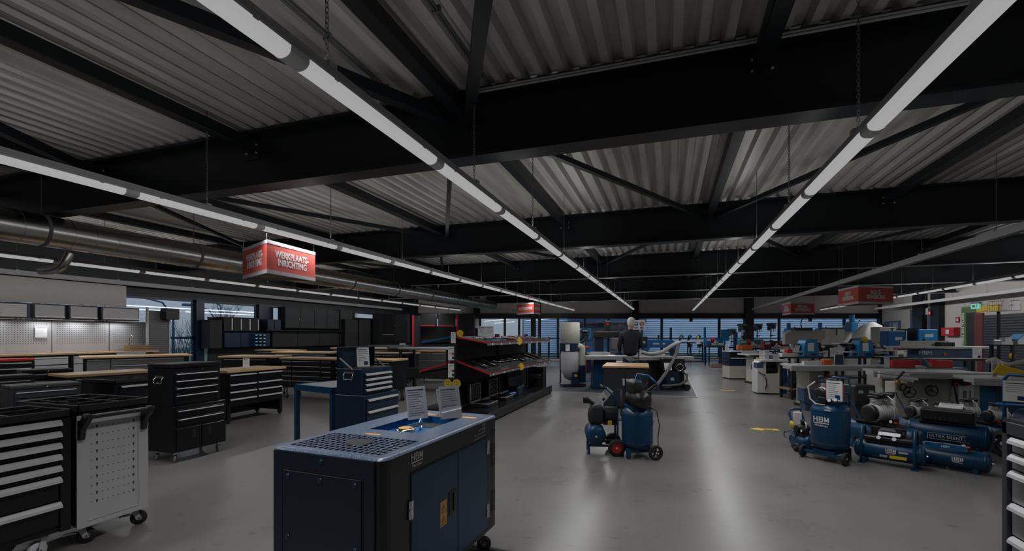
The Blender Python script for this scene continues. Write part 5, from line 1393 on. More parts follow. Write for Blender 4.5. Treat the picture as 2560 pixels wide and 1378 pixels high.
# grey drawer cabinet, near right
t = thing('grey_drawer_cabinet', 'grey drawer cabinet with pale handles at the right picture edge', 'cabinet', (2.16, 3.22, 0), R(-90))
w, d = .76, .46
shell(t, w, d, .05, .99, 'anthra')
q = MB(); q.box(-w/2-.005, -d/2-.01, .985, w/2+.005, d/2, 1.0); obj('top_panel', q, 'char', t)
q = MB(); q.box(-w/2, -d/2-.022, .05, -w/2+.045, -d/2+.01, .985); q.box(w/2-.045, -d/2-.022, .05, w/2, -d/2+.01, .985); q.box(-w/2, -d/2-.022, .91, w/2, -d/2, .985); obj('front_frame', q, 'anthra', t, bev=.004, kind='stuff')
drawers(t, w, d, .08, .90, [(-w/2+.05, w/2-.05, [1, 1, 2, 2, 2.4])], 'grey', 'grey_light', 'big', proud=.004)
# ------------------------------------------------------------ machine kit
def at(px, d, z=0.): return P(px, d, z)
def mth(label, cat, name, px, d, z=0., rz=YAW, s=1.):
    t = thing(name, label, cat, P(px, d, z), rz)
    if s != 1: t.scale = (s, s, s)
    return t
def pillar_drill(label, px, d, z=0., rz=YAW, s=1., head='navy', col='alu_dull'):
    t = mth(label, 'drill press', 'pillar_drill', px, d, z, rz, s)
    q = MB(); q.box(-.14, -.22, 0, .14, .14, .03); obj('base', q, 'char', t, bev=.005)
    q = MB(); q.cyl((0, .06, .03), (0, .06, .62), .032, n=12); obj('column', q, col, t)
    q = MB(); q.cyl((0, -.08, .26), (0, -.08, .285), .11, n=18); q.box(-.03, -.08, .23, .03, .08, .27); obj('work_table', q, 'char', t)
    q = MB(); q.box(-.08, -.20, .55, .08, .12, .70); obj('drill_head', q, 'blk_plastic', t, bev=.02)
    q = MB(); q.box(-.10, -.22, .70, .10, .26, .80); o = obj('belt_cover', q, head, t, bev=.02); q = MB(); q.box(-.07, -.222, .73, .07, -.219, .77); obj('label_strip', q, 'grey_light', o)
    q = MB(); q.cyl((0, .20, .48), (0, .20, .69), .07, n=14); obj('motor', q, 'blk_plastic', t)
    q = MB(); q.cyl((0, -.13, .47), (0, -.13, .56), .03, n=12); q.cyl((0, -.13, .41), (0, -.13, .47), .014, n=8); obj('chuck', q, 'chrome', t)
    q = MB()
    for k in range(3):
        a = 2*PI*k/3 + .4; q.cyl((.10, -.08, .60), (.10, -.08+.13*math.cos(a), .60+.13*math.sin(a)), .006, n=6); q.sphere((.10, -.08+.13*math.cos(a), .60+.13*math.sin(a)), .018, 8, 6)
    obj('feed_handle', q, 'blk_plastic', t, kind='stuff')
    return t
def mill(label, px, d, z=0., rz=YAW, s=1., c1='blue_cyan', c2='cream_dk'):
    t = mth(label, 'milling machine', 'milling_machine', px, d, z, rz, s)
    q = MB(); q.box(-.2, -.25, 0, .2, .25, .12); obj('base', q, c2, t, bev=.01)
    q = MB(); q.prism([(-.10, .12), (.12, .12), (.09, .75), (-.07, .75)], .05, .22, 'y'); obj('column', q, c2, t)
    q = MB(); q.box(-.33, -.2, .22, .33, -.02, .27); obj('cross_table', q, 'cast', t); q = MB(); q.cyl((-.33, -.1, .24), (-.39, -.1, .24), .05, n=12); q.cyl((.33, -.1, .24), (.39, -.1, .24), .05, n=12); obj('hand_wheel', q, 'chrome', t, kind='stuff')
    q = MB(); q.box(-.09, -.20, .55, .09, .10, .85); o = obj('mill_head', q, c1, t, bev=.015)
    q = MB(); q.cyl((0, -.1, .85), (0, -.1, 1.08), .075, n=16); obj('motor', q, c1, t); q = MB(); q.box(.09, -.16, .68, .15, -.02, .84); obj('switch_box', q, c1, t)
    q = MB(); q.cyl((0, -.1, .44), (0, -.1, .56), .03, n=10); obj('spindle', q, 'chrome', t)
    q = MB(); q.cyl((.12, 0, .6), (.30, -.02, .9), .008, n=6); q.sphere((.30, -.02, .9), .025, 8, 6); obj('feed_lever', q, 'blk_plastic', t, kind='stuff')
    return t
def lathe_m(label, px, d, z=0., rz=YAW, s=1., c1='teal', guard='red', L=1.0, stand=None):
    t = mth(label, 'lathe', 'metal_lathe', px, d, z, rz, s)
    b = 0
    if stand:
        b = stand
        for sx in (-1, 1): q = MB(); q.box(sx*L*.36-.16, -.18, 0, sx*L*.36+.16, .18, stand); obj('stand_cabinet', q, c1, t, bev=.006)
    q = MB(); q.box(-L/2, -.18, b, L/2, .18, b+.03); obj('chip_tray', q, 'char', t)
    q = MB(); q.box(-L*.45, -.09, b+.03, L*.47, .09, b+.14); obj('bed', q, 'cast', t)
    q = MB(); q.box(-L/2, -.13, b+.05, -L*.22, .14, b+.36); o = obj('headstock', q, c1, t, bev=.012); q = MB(); q.box(-L*.47, -.134, b+.22, -L*.27, -.13, b+.32); obj('control_plate', q, 'grey_light', o)
    q = MB(); q.cyl((-L*.22, 0, b+.25), (-L*.16, 0, b+.25), .07, n=16); obj('chuck', q, 'chrome', t)
    q = MB(); q.lathe([(.13, 0), (.13, .12)], 18, (-L*.22, 0, b+.25), (1, 0, 0)); obj('chuck_guard', q, guard, t)
    q = MB(); q.box(L*.28, -.06, b+.14, L*.44, .06, b+.28); q.cyl((L*.22, 0, b+.25), (L*.47, 0, b+.25), .03, n=10); obj('tailstock', q, c1, t)
    q = MB(); q.box(-L*.08, -.15, b+.13, L*.12, .12, b+.20); q.box(-L*.02, -.06, b+.20, L*.06, .06, b+.27); obj('carriage', q, 'cast', t)
    q = MB(); q.torus((L*.02, -.19, b+.10), .055, .009, (0, 1, 0), 14, 6); q.cyl((L*.02, -.15, b+.1), (L*.02, -.2, b+.1), .012, n=8); obj('hand_wheel', q, 'chrome', t)
    q = MB(); q.box(-L*.2, .15, b+.03, L/2, .17, b+.36); obj('splash_guard', q, c1, t)
    return t
def hbandsaw(label, px, d, z=0., rz=YAW, s=1., c1='blue_mid', stand=.55):
    t = mth(label, 'band saw', 'metal_band_saw', px, d, z, rz, s)
    for sx in (-1, 1): q = MB(); q.box(sx*.38-.12, -.2, 0, sx*.38+.12, .2, stand); obj('stand_leg', q, c1, t)
    q = MB(); q.box(-.55, -.24, stand, .55, .24, stand+.05); obj('bed', q, 'char', t)
    q = MB(); q.prism([(-.6, stand+.22), (-.48, stand+.50), (-.35, stand+.58), (.42, stand+.58), (.55, stand+.46), (.55, stand+.12), (.36, stand+.12), (.30, stand+.34), (-.28, stand+.34), (-.36, stand+.16), (-.55, stand+.12)], -.09, .05, 'y'); o = obj('saw_bow', q, c1, t, bev=.015)
    q = MB(); q.box(-.2, -.094, stand+.44, .0, -.091, stand+.49); q.box(.1, -.094, stand+.44, .18, -.091, stand+.49); obj('label_strip', q, 'grey_light', o, kind='stuff')
    q = MB(); q.cyl((.35, -.1, stand+.25), (.35, -.24, stand+.25), .08, n=14); obj('motor', q, 'blk_plastic', t)
    q = MB(); q.box(-.1, -.14, stand+.05, .02, .14, stand+.16); q.box(.08, -.14, stand+.05, .16, .14, stand+.16); obj('vice', q, 'cast', t, kind='stuff')
    q = MB(); q.cyl((0, -.02, stand+.58), (0, -.02, stand+.68), .015, n=8); q.sphere((0, -.02, stand+.70), .04, 8, 6); obj('lever_knob', q, 'blk_plastic', t)
    return t
def vbandsaw(label, px, d, z=0., rz=YAW, s=1., c1='cream_dk', c2='blue_mid', tz=.55):
    t = mth(label, 'band saw', 'wood_band_saw', px, d, z, rz, s)
    q = MB(); q.box(-.30, -.14, 0, .12, .14, tz-.03); obj('lower_box', q, c1, t, bev=.01)
    q = MB(); q.box(-.30, -.1, tz-.03, -.20, .1, tz+.42); obj('spine', q, c1, t)
    q = MB(); q.box(-.30, -.14, tz+.40, .14, .14, tz+.78); o = obj('upper_box', q, c1, t, bev=.012); q = MB(); q.box(-.12, -.143, tz+.55, .06, -.139, tz+.63); obj('label_strip', q, 'grey_light', o)
    q = MB(); q.box(-.27, -.19, tz-.02, .25, .22, tz+.015); obj('saw_table', q, 'cast', t)
    q = MB(); q.box(-.0, -.02, tz+.22, .04, .02, tz+.42); obj('blade_guard', q, 'blk_plastic', t)
    q = MB(); q.cyl((-.08, 0, tz+.78), (-.08, 0, tz+.84), .012, n=8); q.cyl((-.08, 0, tz+.84), (-.08, 0, tz+.86), .045, n=12); obj('tension_knob', q, 'blk_plastic', t)
    q = MB(); q.cyl((-.1, .14, .12), (-.1, .30, .12), .08, n=14); obj('motor', q, c2, t)
    return t
def grinder(label, px, d, z=0., rz=YAW, s=1., mat='blk_plastic', disc='grey_light'):
    t = mth(label, 'bench grinder', 'bench_grinder', px, d, z, rz, s)
    q = MB(); q.box(-.08, -.09, 0, .08, .09, .05); obj('base', q, 'char', t)
    q = MB(); q.cyl((-.12, 0, .13), (.12, 0, .13), .07, n=16); obj('motor', q, mat, t)
    for sx in (-1, 1):
        q = MB(); q.cyl((sx*.14, 0, .13), (sx*.19, 0, .13), .095, n=18); obj('wheel_guard', q, mat, t); q = MB(); q.cyl((sx*.15, -.02, .13), (sx*.18, -.02, .13), .09, n=16); obj('grinding_wheel', q, disc, t)
    return t
def mitre(label, px, d, z=0., rz=YAW, s=1., acc='yellow'):
    t = mth(label, 'mitre saw', 'mitre_saw', px, d, z, rz, s)
    q = MB(); q.cyl((0, 0, 0), (0, 0, .06), .2, n=20); q.box(-.3, .02, .02, .3, .14, .08); obj('base', q, 'cast', t)
    q = MB(); q.cyl((-.03, -.02, .27), (.03, -.02, .27), .14, n=20); obj('blade_guard', q, acc, t)
    q = MB(); q.bar((0, .16, .05), (0, .05, .38), .06); q.cyl((.03, .0, .33), (.18, .0, .36), .055, n=12); q.bar((0, -.05, .38), (.05, -.16, .48), .035); obj('saw_arm', q, 'blk_plastic', t)
    return t
def planer(label, px, d, z=0., rz=YAW, s=1., body='blue_cyan', note=True, w=.5, h=.48):
    t = mth(label, 'planer', 'thickness_planer', px, d, z, rz, s)
    q = MB(); q.prism([(-w*.5, 0), (w*.5, 0), (w*.42, h*.2), (w*.36, h*.75), (w*.28, h*.93), (0, h), (-w*.28, h*.93), (-w*.36, h*.75), (-w*.42, h*.2)], -.15, .18, 'y'); o = obj('housing', q, body, t, bev=.012)
    if note: q = MB(); q.box(-w*.2, -.153, h*.32, w*.12, -.149, h*.78); obj('notice_sheet', q, 'paper', o)
    q = MB(); q.box(-.01, -.153, h*.08, w*.26, -.149, h*.2); obj('control_plate', q, 'blk_plastic', o); q = MB(); q.cyl((-w*.2, -.15, h*.14), (-w*.2, -.17, h*.14), .028, n=12); obj('switch', q, 'orange', o)
    q = MB(); q.box(-w*.9, -.12, h*.24, w*.9, .14, h*.29); obj('side_table', q, 'cast', t)
    q = MB(); q.cyl((-w*.62, .05, h*.55), (-w*.42, .05, h*.55), .08, n=14); q.cyl((w*.42, .05, h*.6), (w*.66, .05, h*.6), .09, n=14); obj('motor', q, 'blk_plastic', t, kind='stuff')
    return t
def ptable(label, px, d, rz, w=1.2, dp=.7, h=.87, base='cream', bw=.5, bd=.5, slide=None, ext=None, fence=True, sw='red', top='cast', side=None, name='table_saw'):
    """cabinet table saw"""
    t = mth(label, 'table saw', name, px, d, 0, rz)
    q = MB(); q.box(-bw/2, -bd/2, .05, bw/2, bd/2, h-.06); o = obj('cabinet', q, base, t, bev=.01)
    if side: q = MB(); q.box(bw/2-.002, -bd/2, .05, bw/2+.10, bd/2, h-.12); obj('side_cover', q, side, t, bev=.006)
    q = MB(); q.box(-bw/2-.03, -bd/2-.03, 0, bw/2+.03, bd/2+.03, .05); obj('plinth', q, 'blk_plastic', t)
    q = MB(); q.box(-w/2, -dp/2, h-.045, w/2, dp/2, h); obj('saw_table', q, top, t, bev=.003)
    q = MB(); q.cyl((0, -bd/2, h*.62), (0, -bd/2-.05, h*.62), .014, n=8); q.torus((0, -bd/2-.055, h*.62), .09, .011, (0, 1, 0), 18, 6)
    for k in range(3): a = 2*PI*k/3; q.cyl((0, -bd/2-.055, h*.62), (.09*math.sin(a), -bd/2-.055, h*.62+.09*math.cos(a)), .006, n=6)
    obj('hand_wheel', q, 'blk_plastic', t)
    q = MB(); q.box(bw*.22, -bd/2-.035, h*.72, bw*.22+.07, -bd/2, h*.72+.12); s_ = obj('switch_box', q, 'blk_plastic', t, bev=.004); q = MB(); q.cyl((bw*.22+.035, -bd/2-.035, h*.72+.05), (bw*.22+.035, -bd/2-.055, h*.72+.05), .025, n=12); obj('stop_button', q, sw, s_)
    if fence: q = MB(); q.box(-w*.5, .05, h, w*.2, .08, h+.10); obj('fence', q, 'alu_dull', t); q = MB(); q.cyl((-w/2, -dp/2-.03, h-.02), (w/2, -dp/2-.03, h-.02), .022, n=10); obj('fence_rail', q, 'alu', t)
    if slide:
        x0, x1, yy = slide; q = MB(); q.box(x0, yy-.16, h-.07, x1, yy+.14, h+.005); q.box(x0, yy-.165, h-.10, x1, yy-.10, h-.04); o = obj('sliding_table', q, 'alu_dull', t, bev=.003)
        for k in range(3): q = MB(); q.box(x0+.002, yy-.168, h-.085+k*.025, x1-.002, yy-.164, h-.08+k*.025); obj('table_groove', q, 'grey_mid', o)
    q = MB(); q.box(-.004, -.16, h, .004, .14, h+.09); obj('blade', q, 'chrome', t)
    return t
def counter(label, px0, px1, d, h, dp=.6, mat='char', legs=4, rz=YAW, name='display_rack', low=True, dshift=0.):
    a, b = P(px0, d), P(px1, d + dshift); c = (a+b)/2; L = (b-a).length; ang = math.atan2((b-a).y, (b-a).x)
    t = thing(name, label, 'rack', (c.x, c.y, 0), ang)
    q = MB(); q.box(-L/2, -dp/2, h-.04, L/2, dp/2, h); obj('rack_top', q, mat, t)
    if low: q = MB(); q.box(-L/2, -dp/2, .35, L/2, dp/2, .38); obj('rack_shelf', q, mat, t)
    for k in range(legs):
        x = -L/2+.04+(L-.08)*k/(legs-1)
        for sy in (-1, 1): q = MB(); q.box(x-.025, sy*(dp/2-.03)-.025, 0, x+.025, sy*(dp/2-.03)+.025, h-.04); obj('leg', q, mat, t)
    return t
# ------------------------------------------------------------ grey carpet area and what stands on it
a = G(1742, 994); q = MB(); x1, y1 = a.x, a.y; q.box(-6.2, y1, 0, x1, y1 + 9.5, .012); tag(obj('carpet', q, 'anthra'), 'dark grey carpet area under the woodworking machines in the middle', 'carpet')
q = MB(); q.box(x1, y1-.03, 0, x1+.03, y1+9.5, .014); tag(obj('carpet_edge_strip', q, 'alu_dull'), 'thin bright edging strip along the aisle side of the dark carpet', 'strip')
q = MB(); q.box(-6.2, y1-.03, 0, x1-.001, y1-.001, .014); tag(obj('carpet_edge_strip', q, 'alu_dull'), 'thin bright edging strip along the near side of the dark carpet', 'strip')
# yellow floor arrows
def arrow(label, px, py, s=.30, rz=0):
    c = G(px, py); q = MB(); q.prism([(-.5*s, .0), (-.1*s, .32*s), (-.1*s, .14*s), (.5*s, .18*s), (.5*s, -.18*s), (-.1*s, -.14*s), (-.1*s, -.32*s)], 0, .002, 'z'); o = obj('floor_arrow', q, 'yellow', None, loc=(c.x, c.y, .001)); o.rotation_euler = (0, 0, rz); tag(o, label, 'sticker')
    return o
o = arrow('nearest yellow arrow sticker on the concrete aisle', 1910, 1074, .42, R(8))
text(o, 'BYE', .08, 'ink', (.06, 0, .003), (0, 0, 0))
arrow('small far yellow arrow sticker on the aisle before the white planer', 1815, 976, .42, R(8))
# cabinet with wood top in front of the carpet
c = P(1566, 9.95)
t = thing('work_cabinet', 'charcoal two door cabinet with pale wood top behind the aisle compressors', 'cabinet', (c.x, c.y, 0), R(3))
w, d = .88, 1.2
q = MB(); q.box(-w/2-.02, -d/2-.02, .835, w/2+.02, d/2, .87); obj('wood_top', q, 'wood', t, bev=.003)
shell(t, w, d, .03, .835, 'char'); drawers(t, w, d, .06, .80, [(-w/2+.06, -.0, [-1]), (.0, w/2-.06, [-1])], 'char', 'alu', None)
for s in (-1, 1): q = MB(); q.box(s*.035-.02, -d/2-.025, .48, s*.035+.02, -d/2-.008, .62); obj('handle', q, 'alu', t, bev=.003)

# ---- person, seen from behind
def body(name, joints, bonds, mat, parent, sub=2):
    me = bpy.data.meshes.new(name); bm = bmesh.new(); vs = {}
    for k, (co, r) in joints.items(): vs[k] = bm.verts.new(co)
    for a, b in bonds: bm.edges.new((vs[a], vs[b]))
    bm.verts.index_update(); order = {k: v.index for k, v in vs.items()}; bm.to_mesh(me); bm.free()
    o = bpy.data.objects.new(name, me); C.objects.link(o); o.parent = parent
    me.materials.append(MATS[mat])
    m = o.modifiers.new('skin', 'SKIN'); m.use_smooth_shade = True
    sl = me.skin_vertices[0].data
    first = list(joints)[0]
    for k, (co, r) in joints.items():
        sl[order[k]].radius = r if isinstance(r, tuple) else (r, r); sl[order[k]].use_root = (k == first)
    s = o.modifiers.new('sub', 'SUBSURF'); s.levels = sub; s.render_levels = sub
    return o
pp = P(1576, 11.35)
t = thing('person', 'grey haired person in dark jacket and jeans seen from behind', 'person', (pp.x, pp.y, 0.012), YAW)
t.rotation_euler = (0, 0, YAW)
# local: +y away from the camera (faces away), x to the right
J = {'pelvis': ((0, 0, .96), (.185, .135)), 'waist': ((0, 0, 1.12), (.20, .14)), 'chest': ((0, .0, 1.34), (.22, .145)), 'shoulders': ((0, -.01, 1.50), (.17, .11)), 'neck': ((0, .0, 1.62), .06),
     'sl': ((-.20, 0, 1.50), .085), 'el': ((-.27, .02, 1.22), .058), 'wl': ((-.20, .22, 1.10), .042),
     'sr': ((.20, 0, 1.50), .085), 'er': ((.27, .03, 1.22), .058), 'wr': ((.19, .24, 1.13), .042)}
jb = body('jacket', J, [('pelvis', 'waist'), ('waist', 'chest'), ('chest', 'shoulders'), ('shoulders', 'neck'), ('shoulders', 'sl'), ('sl', 'el'), ('el', 'wl'), ('shoulders', 'sr'), ('sr', 'er'), ('er', 'wr')], 'jacket', t)
body('jeans', {'hip': ((0, 0, .96), (.155, .115)), 'tl': ((-.10, 0, .84), .105), 'kl': ((-.12, .01, .50), .072), 'al': ((-.13, 0, .12), .058), 'tr': ((.10, 0, .84), .105), 'kr': ((.12, .01, .50), .072), 'ar': ((.13, 0, .12), .058)},
     [('hip', 'tl'), ('tl', 'kl'), ('kl', 'al'), ('hip', 'tr'), ('tr', 'kr'), ('kr', 'ar')], 'jeans', t)
for s in (-1, 1):
    body('shoe', {'heel': ((s*.13, -.04, .05), .048), 'mid': ((s*.135, .08, .045), .048), 'toe': ((s*.14, .19, .035), .035)}, [('heel', 'mid'), ('mid', 'toe')], 'blk_plastic', t, 1)
    wx, wy, wz = (s*.195, .23, 1.115)
    hj = {'wrist': ((wx, wy, wz), .03), 'palm': ((wx-s*.02, wy+.07, wz+.0), (.035, .02))}; hb = [('wrist', 'palm')]
    for i in range(4):
        fx = (i-1.5)*.019; Ln = (.062, .075, .07, .055)[i]
        hj['k%d' % i] = ((wx-s*.02+fx, wy+.105, wz), .010); hj['m%d' % i] = ((wx-s*.02+fx*1.1, wy+.105+Ln*.55, wz-.012), .0085); hj['f%d' % i] = ((wx-s*.02+fx*1.1, wy+.105+Ln*.8, wz-.040), .0075)
        hb += [('palm', 'k%d' % i), ('k%d' % i, 'm%d' % i), ('m%d' % i, 'f%d' % i)]
    hj['t0'] = ((wx-s*.055, wy+.06, wz-.005), .012); hj['t1'] = ((wx-s*.075, wy+.10, wz-.02), .009); hb += [('palm', 't0'), ('t0', 't1')]
    body('hand', hj, hb, 'skin', t, 1)
hd = MB(); hc = Vector((.02, .02, 1.76))
hd.lathe([(.0001, -.125), (.045, -.115), (.065, -.085), (.075, -.03), (.080, .02), (.074, .075), (.05, .11), (.0001, .125)], 20, hc); hd.cyl((0, .0, 1.60), (.01, .01, 1.68), .055, n=16)
hd.lathe([(.018, -.03), (.02, .0), (.010, .03)], 8, hc + Vector((.008, .085, -.02)), (0, .3, -1))
h_ = obj('head', hd, 'skin', t); h_.scale = (1.1, 1.1, 1.06); h_.location = (0, 0, -.085)
for s in (-1, 1): q = MB(); q.lathe([(.002, -.012), (.022, -.006), (.026, 0), (.018, .010)], 12, hc + Vector((s*.078, -.005, -.01)), (s, -.3, 0)); obj('ear', q, 'skin', h_)
for s in (-1, 1): q = MB(); q.sphere(hc + Vector((s*.03, .066, .01)), .011, 8, 6); obj('eye', q, 'paper', h_)
q = MB(); q.cyl(hc + Vector((-.022, .074, -.06)), hc + Vector((.022, .074, -.06)), .006, n=6); obj('mouth', q, 'red_dk', h_)
hr = MB(); n_ = 22
prof = [(.052, -.085), (.076, -.06), (.086, -.005), (.089, .03), (.083, .08), (.060, .118), (.03, .136), (.0001, .14)]
hr.lathe(prof, n_, hc + Vector((0, -.012, 0)))
obj('hair', hr, 'hair', h_)
q = MB(); q.lathe([(.066, 0), (.07, .02), (.06, .045)], 18, (0, -.005, 1.585)); obj('collar', q, 'jacket', t)
q = MB(); q.lathe([(.19, 0), (.196, .015), (.19, .03), (.19, 0)], 24, (0, 0, .93)); hm_ = obj('jacket_hem', q, 'grey_mid', t); hm_.scale = (1.0, .72, 1)

# ---- dust collector
t = mth('dust collector with pale filter drum on top, clear plastic bag and white hose elbow', 'dust collector', 'dust_collector', 1425, 13.6, .012, YAW)
q = MB(); q.lathe([(.27, 0), (.285, .01), (.285, .60), (.26, .62), (.001, .62)], 30, (0, 0, 1.24)); obj('filter_drum', q, 'cream', t)
q = MB(); q.cyl((0, 0, 1.02), (0, 0, 1.24), .28, n=30); q.cyl((0, 0, 1.80), (0, 0, 1.9), .02, n=8); obj('cyclone_ring', q, 'navy', t)
q = MB(); q.lathe([(.26, .95), (.275, .8), (.27, .4), (.16, .15), (.02, .08)], 24, (0, 0, .08)); obj('dust_bag', q, 'plas_white', t)
q = MB(); q.box(-.30, -.32, .05, .42, .30, .08); obj('base_plate', q, 'blk_plastic', t)
for sx, sy in ((-.26, -.28), (.38, -.28), (-.26, .26), (.38, .26)): caster(t, sx, sy, .05, .022, .3)
q = MB(); q.cyl((.12, -.26, .18), (.12, -.26, .42), .09, n=16); q.box(.0, -.36, .08, .24, -.16, .2); mo = obj('motor', q, 'navy', t); q = MB(); q.box(.08, -.365, .30, .16, -.35, .36); obj('label_strip', q, 'yellow', mo)
q = MB(); q.cyl((.34, -.1, .12), (.34, -.1, .60), .11, n=18); obj('fan_housing', q, 'navy', t)
pts = [Vector((.34, -.1, .60+i*.03)) for i in range(16)] + [Vector((.34-.10+.10*math.cos(a), -.1, 1.06+.10*math.sin(a))) for a in [R(12*k) for k in range(1, 12)]]
q = MB(); q.tube(pts, [(.088 if i % 2 else .098) for i in range(len(pts))], 16); obj('hose_elbow', q, 'hose', t)
for sx in (-1, 1): q = MB(); q.box(sx*.27-.02, .10, .08, sx*.27+.02, .14, 1.24); obj('support_post', q, 'navy', t)
card('white price card on the dust collector', P(1420, 13.325, 1.04), YAW, .14, .19)

# ---- centre machines
ptable('blue sliding table saw with pale alloy table left of the person', 1508, 13.0, YAW, w=.7, dp=.8, h=.93, base='blue', bw=.62, slide=(-.56, .75, -.30), sw='grey_light')
mth_ = mill
t = mth('big dark blue woodworking band saw with grey label behind the blue table saw', 'band saw', 'large_band_saw', 1503, 16.0, 0, YAW)
q = MB(); q.box(-.30, -.2, 0, .30, .2, .85); q.box(-.25, -.15, .85, .05, .2, 1.42); obj('saw_column', q, 'navy', t, bev=.01)
q = MB(); q.box(-.45, -.3, .85, .40, .3, .89); obj('saw_table', q, 'cast', t)
q = MB(); q.box(-.3, -.22, 1.42, .55, .2, 1.62); q.cyl((.55, -.2, 1.5), (.8, -.2, 1.35), .09, n=12); q.box(.62, -.25, 1.15, .92, .1, 1.38); obj('saw_arm', q, 'blk_plastic', t, bev=.02)
q = MB(); q.box(.10, -.2, 1.60, .28, -.05, 1.98); obj('head_box', q, 'blk_plastic', t, bev=.01); q = MB(); q.box(.13, -.203, 1.84, .22, -.2, 1.93); obj('label_strip', q, 'red', t); text(t, 'HBM', .09, 'paper', (.76, -.253, 1.27))
vbandsaw('wood band saw with plain grey side panel behind the person\'s left', 1550, 15.2, 0, YAW, 1.0, 'grey_mid', 'navy', .62)
pillar_drill('dark drill press left of the big blue band saw', 1460, 18.5, .55, YAW, 1.5, 'navy')
q = MB(); c = P(1460, 18.5); q.box(-.35, -.25, 0, .35, .25, .55); o = obj('machine_stand', q, 'navy', None, bev=.01, loc=(c.x, c.y, 0)); o.rotation_euler = (0, 0, YAW); tag(o, 'dark blue steel stand carrying the drill press left of the big band saw', 'stand')
t = mth('framed blue advertising poster on a stand beside the dust collector', 'poster', 'poster_stand', 1462, 20.0, 0, YAW)
q = MB(); q.box(-.32, -.02, 1.25, .32, .02, 1.85); obj('poster_frame', q, 'navy', t); q = MB(); q.box(-.28, -.024, 1.29, .28, -.02, 1.81); obj('poster_sheet', q, 'blue_cyan', t); q = MB(); q.box(-.02, 0, .03, .02, .03, 1.25); q.cyl((0, 0, 0), (0, 0, .03), .22, n=18); obj('stand_post', q, 'char', t)
o = mth('bright red cloth bundle hanging on the machine right of the dust collector', 'cloth', 'red_bag', 1458, 13.9, .42, YAW)
q = MB(); q.box(-.09, -.06, 0, .09, .06, .34); q.box(-.06, -.05, .34, .02, .05, .44); obj('bag_body', q, 'red', o)
q = MB(); q.cyl((0, .0, .46), (0, .0, .60), .012, n=6); obj('strap', q, 'blk_plastic', o)
o = mth('red handled black machine top lying above the red bag', 'machine', 'portable_planer', 1457, 15.0, 1.05, YAW); q = MB(); q.box(-.18, -.12, 0, .18, .12, .10); obj('tool_body', q, 'red', o, bev=.02); q = MB(); q.bar((-.12, 0, .12), (.15, 0, .38), .07); obj('handle', q, 'blk_plastic', o)
q = MB(); c = P(1457, 15.0); q.box(-.3, -.25, .98, .3, .25, 1.05); q.box(-.03, -.03, 0, .03, .03, .98); q.box(-.2, -.2, 0, .2, .2, .04); o = obj('pedestal', q, 'blue_mid', None, loc=(c.x, c.y, 0)); o.rotation_euler = (0, 0, YAW); tag(o, 'blue pedestal under the red handled portable planer', 'stand')
hbandsaw('blue horizontal metal band saw right of the person', 1646, 17.5, 0, YAW, 1.22, 'blue_mid', .50)
ptable('alloy topped table saw with long rail reaching to the black dust hoses', 1632, 13.2, YAW, w=1.2, dp=.6, h=.90, base='blk_plastic', bw=.45, slide=(-.5, 1.02, -.25), top='alu_dull')
t = mth('dark blue extractor box with black machine top and white notice at the carpet edge', 'extractor', 'extractor_box', 1676, 12.7, 0.012, YAW)
q = MB(); q.box(-.17, -.2, .12, .17, .18, .52); bx_ = obj('box_body', q, 'navy', t, bev=.008); q = MB(); q.box(-.06, -.203, .26, .03, -.2, .34); obj('label_strip', q, 'grey_light', bx_)
q = MB(); q.box(-.25, -.15, .56, .35, .25, .86); q.cyl((.1, -.16, .66), (.1, -.26, .66), .09, n=14); q.cyl((.28, -.1, .60), (.28, -.22, .60), .07, n=14); obj('machine_block', q, 'blk_plastic', t, bev=.02)
q = MB(); q.box(.14, -.1, .0, .34, .3, .56); q.box(-.3, -.25, 0, .3, .2, .05); q.cyl((-.34, -.2, .07), (-.34, .1, .07), .07, n=14); q.cyl((.38, -.25, .08), (.38, .1, .08), .08, n=14); obj('rolling_base', q, 'blk_plastic', t)
q = MB(); q.torus((.16, -.28, .62), .09, .012, (0, 1, 0), 16, 6); obj('hand_wheel', q, 'chrome', t)
q = MB(); q.tube([(.26, -.2, .5), (.36, -.26, .42), (.34, -.3, .28), (.16, -.3, .16), (-.1, -.3, .13), (-.3, -.22, .12)], .035, 12); obj('black_hose', q, 'hose_dk', t)
card('white notice tilted on the dark blue extractor box', P(1671, 12.4, .56), YAW + .1, .2, .2, R(-15), name='notice', lines=1)
def hose(label, pts, r, mat='hose', name='dust_hose'):
    P_ = [Vector(p) for p in pts]; out = []
    m = len(P_)
    for i in range(m - 1):
        a, b, c, d = P_[max(i-1, 0)], P_[i], P_[i+1], P_[min(i+2, m-1)]
        for k in range(12):
            u = k/12; out.append(.5*((2*b)+(c-a)*u+(2*a-5*b+4*c-d)*u*u+(3*b-a-3*c+d)*u**3))
    out.append(P_[-1])
    q = MB(); q.tube(out, [(r*.92 if i % 2 else r*1.04) for i in range(len(out))], 12); return tag(obj(name, q, mat), label, 'hose')
hose('pale ribbed dust hose arching over the table saw beside the person', [P(1602, 12.2, 1.06), P(1625, 12.3, 1.0), P(1655, 12.4, 1.05), P(1683, 12.5, 1.24), P(1697, 12.7, 1.30)], .05)
hose('grey dust hose drooping from the saw down to the carpet', [P(1697, 12.9, 1.29), P(1690, 12.7, .98), P(1668, 12.3, .55), P(1640, 12.0, .18), P(1622, 11.9, .07)], .045, 'hose_dk')
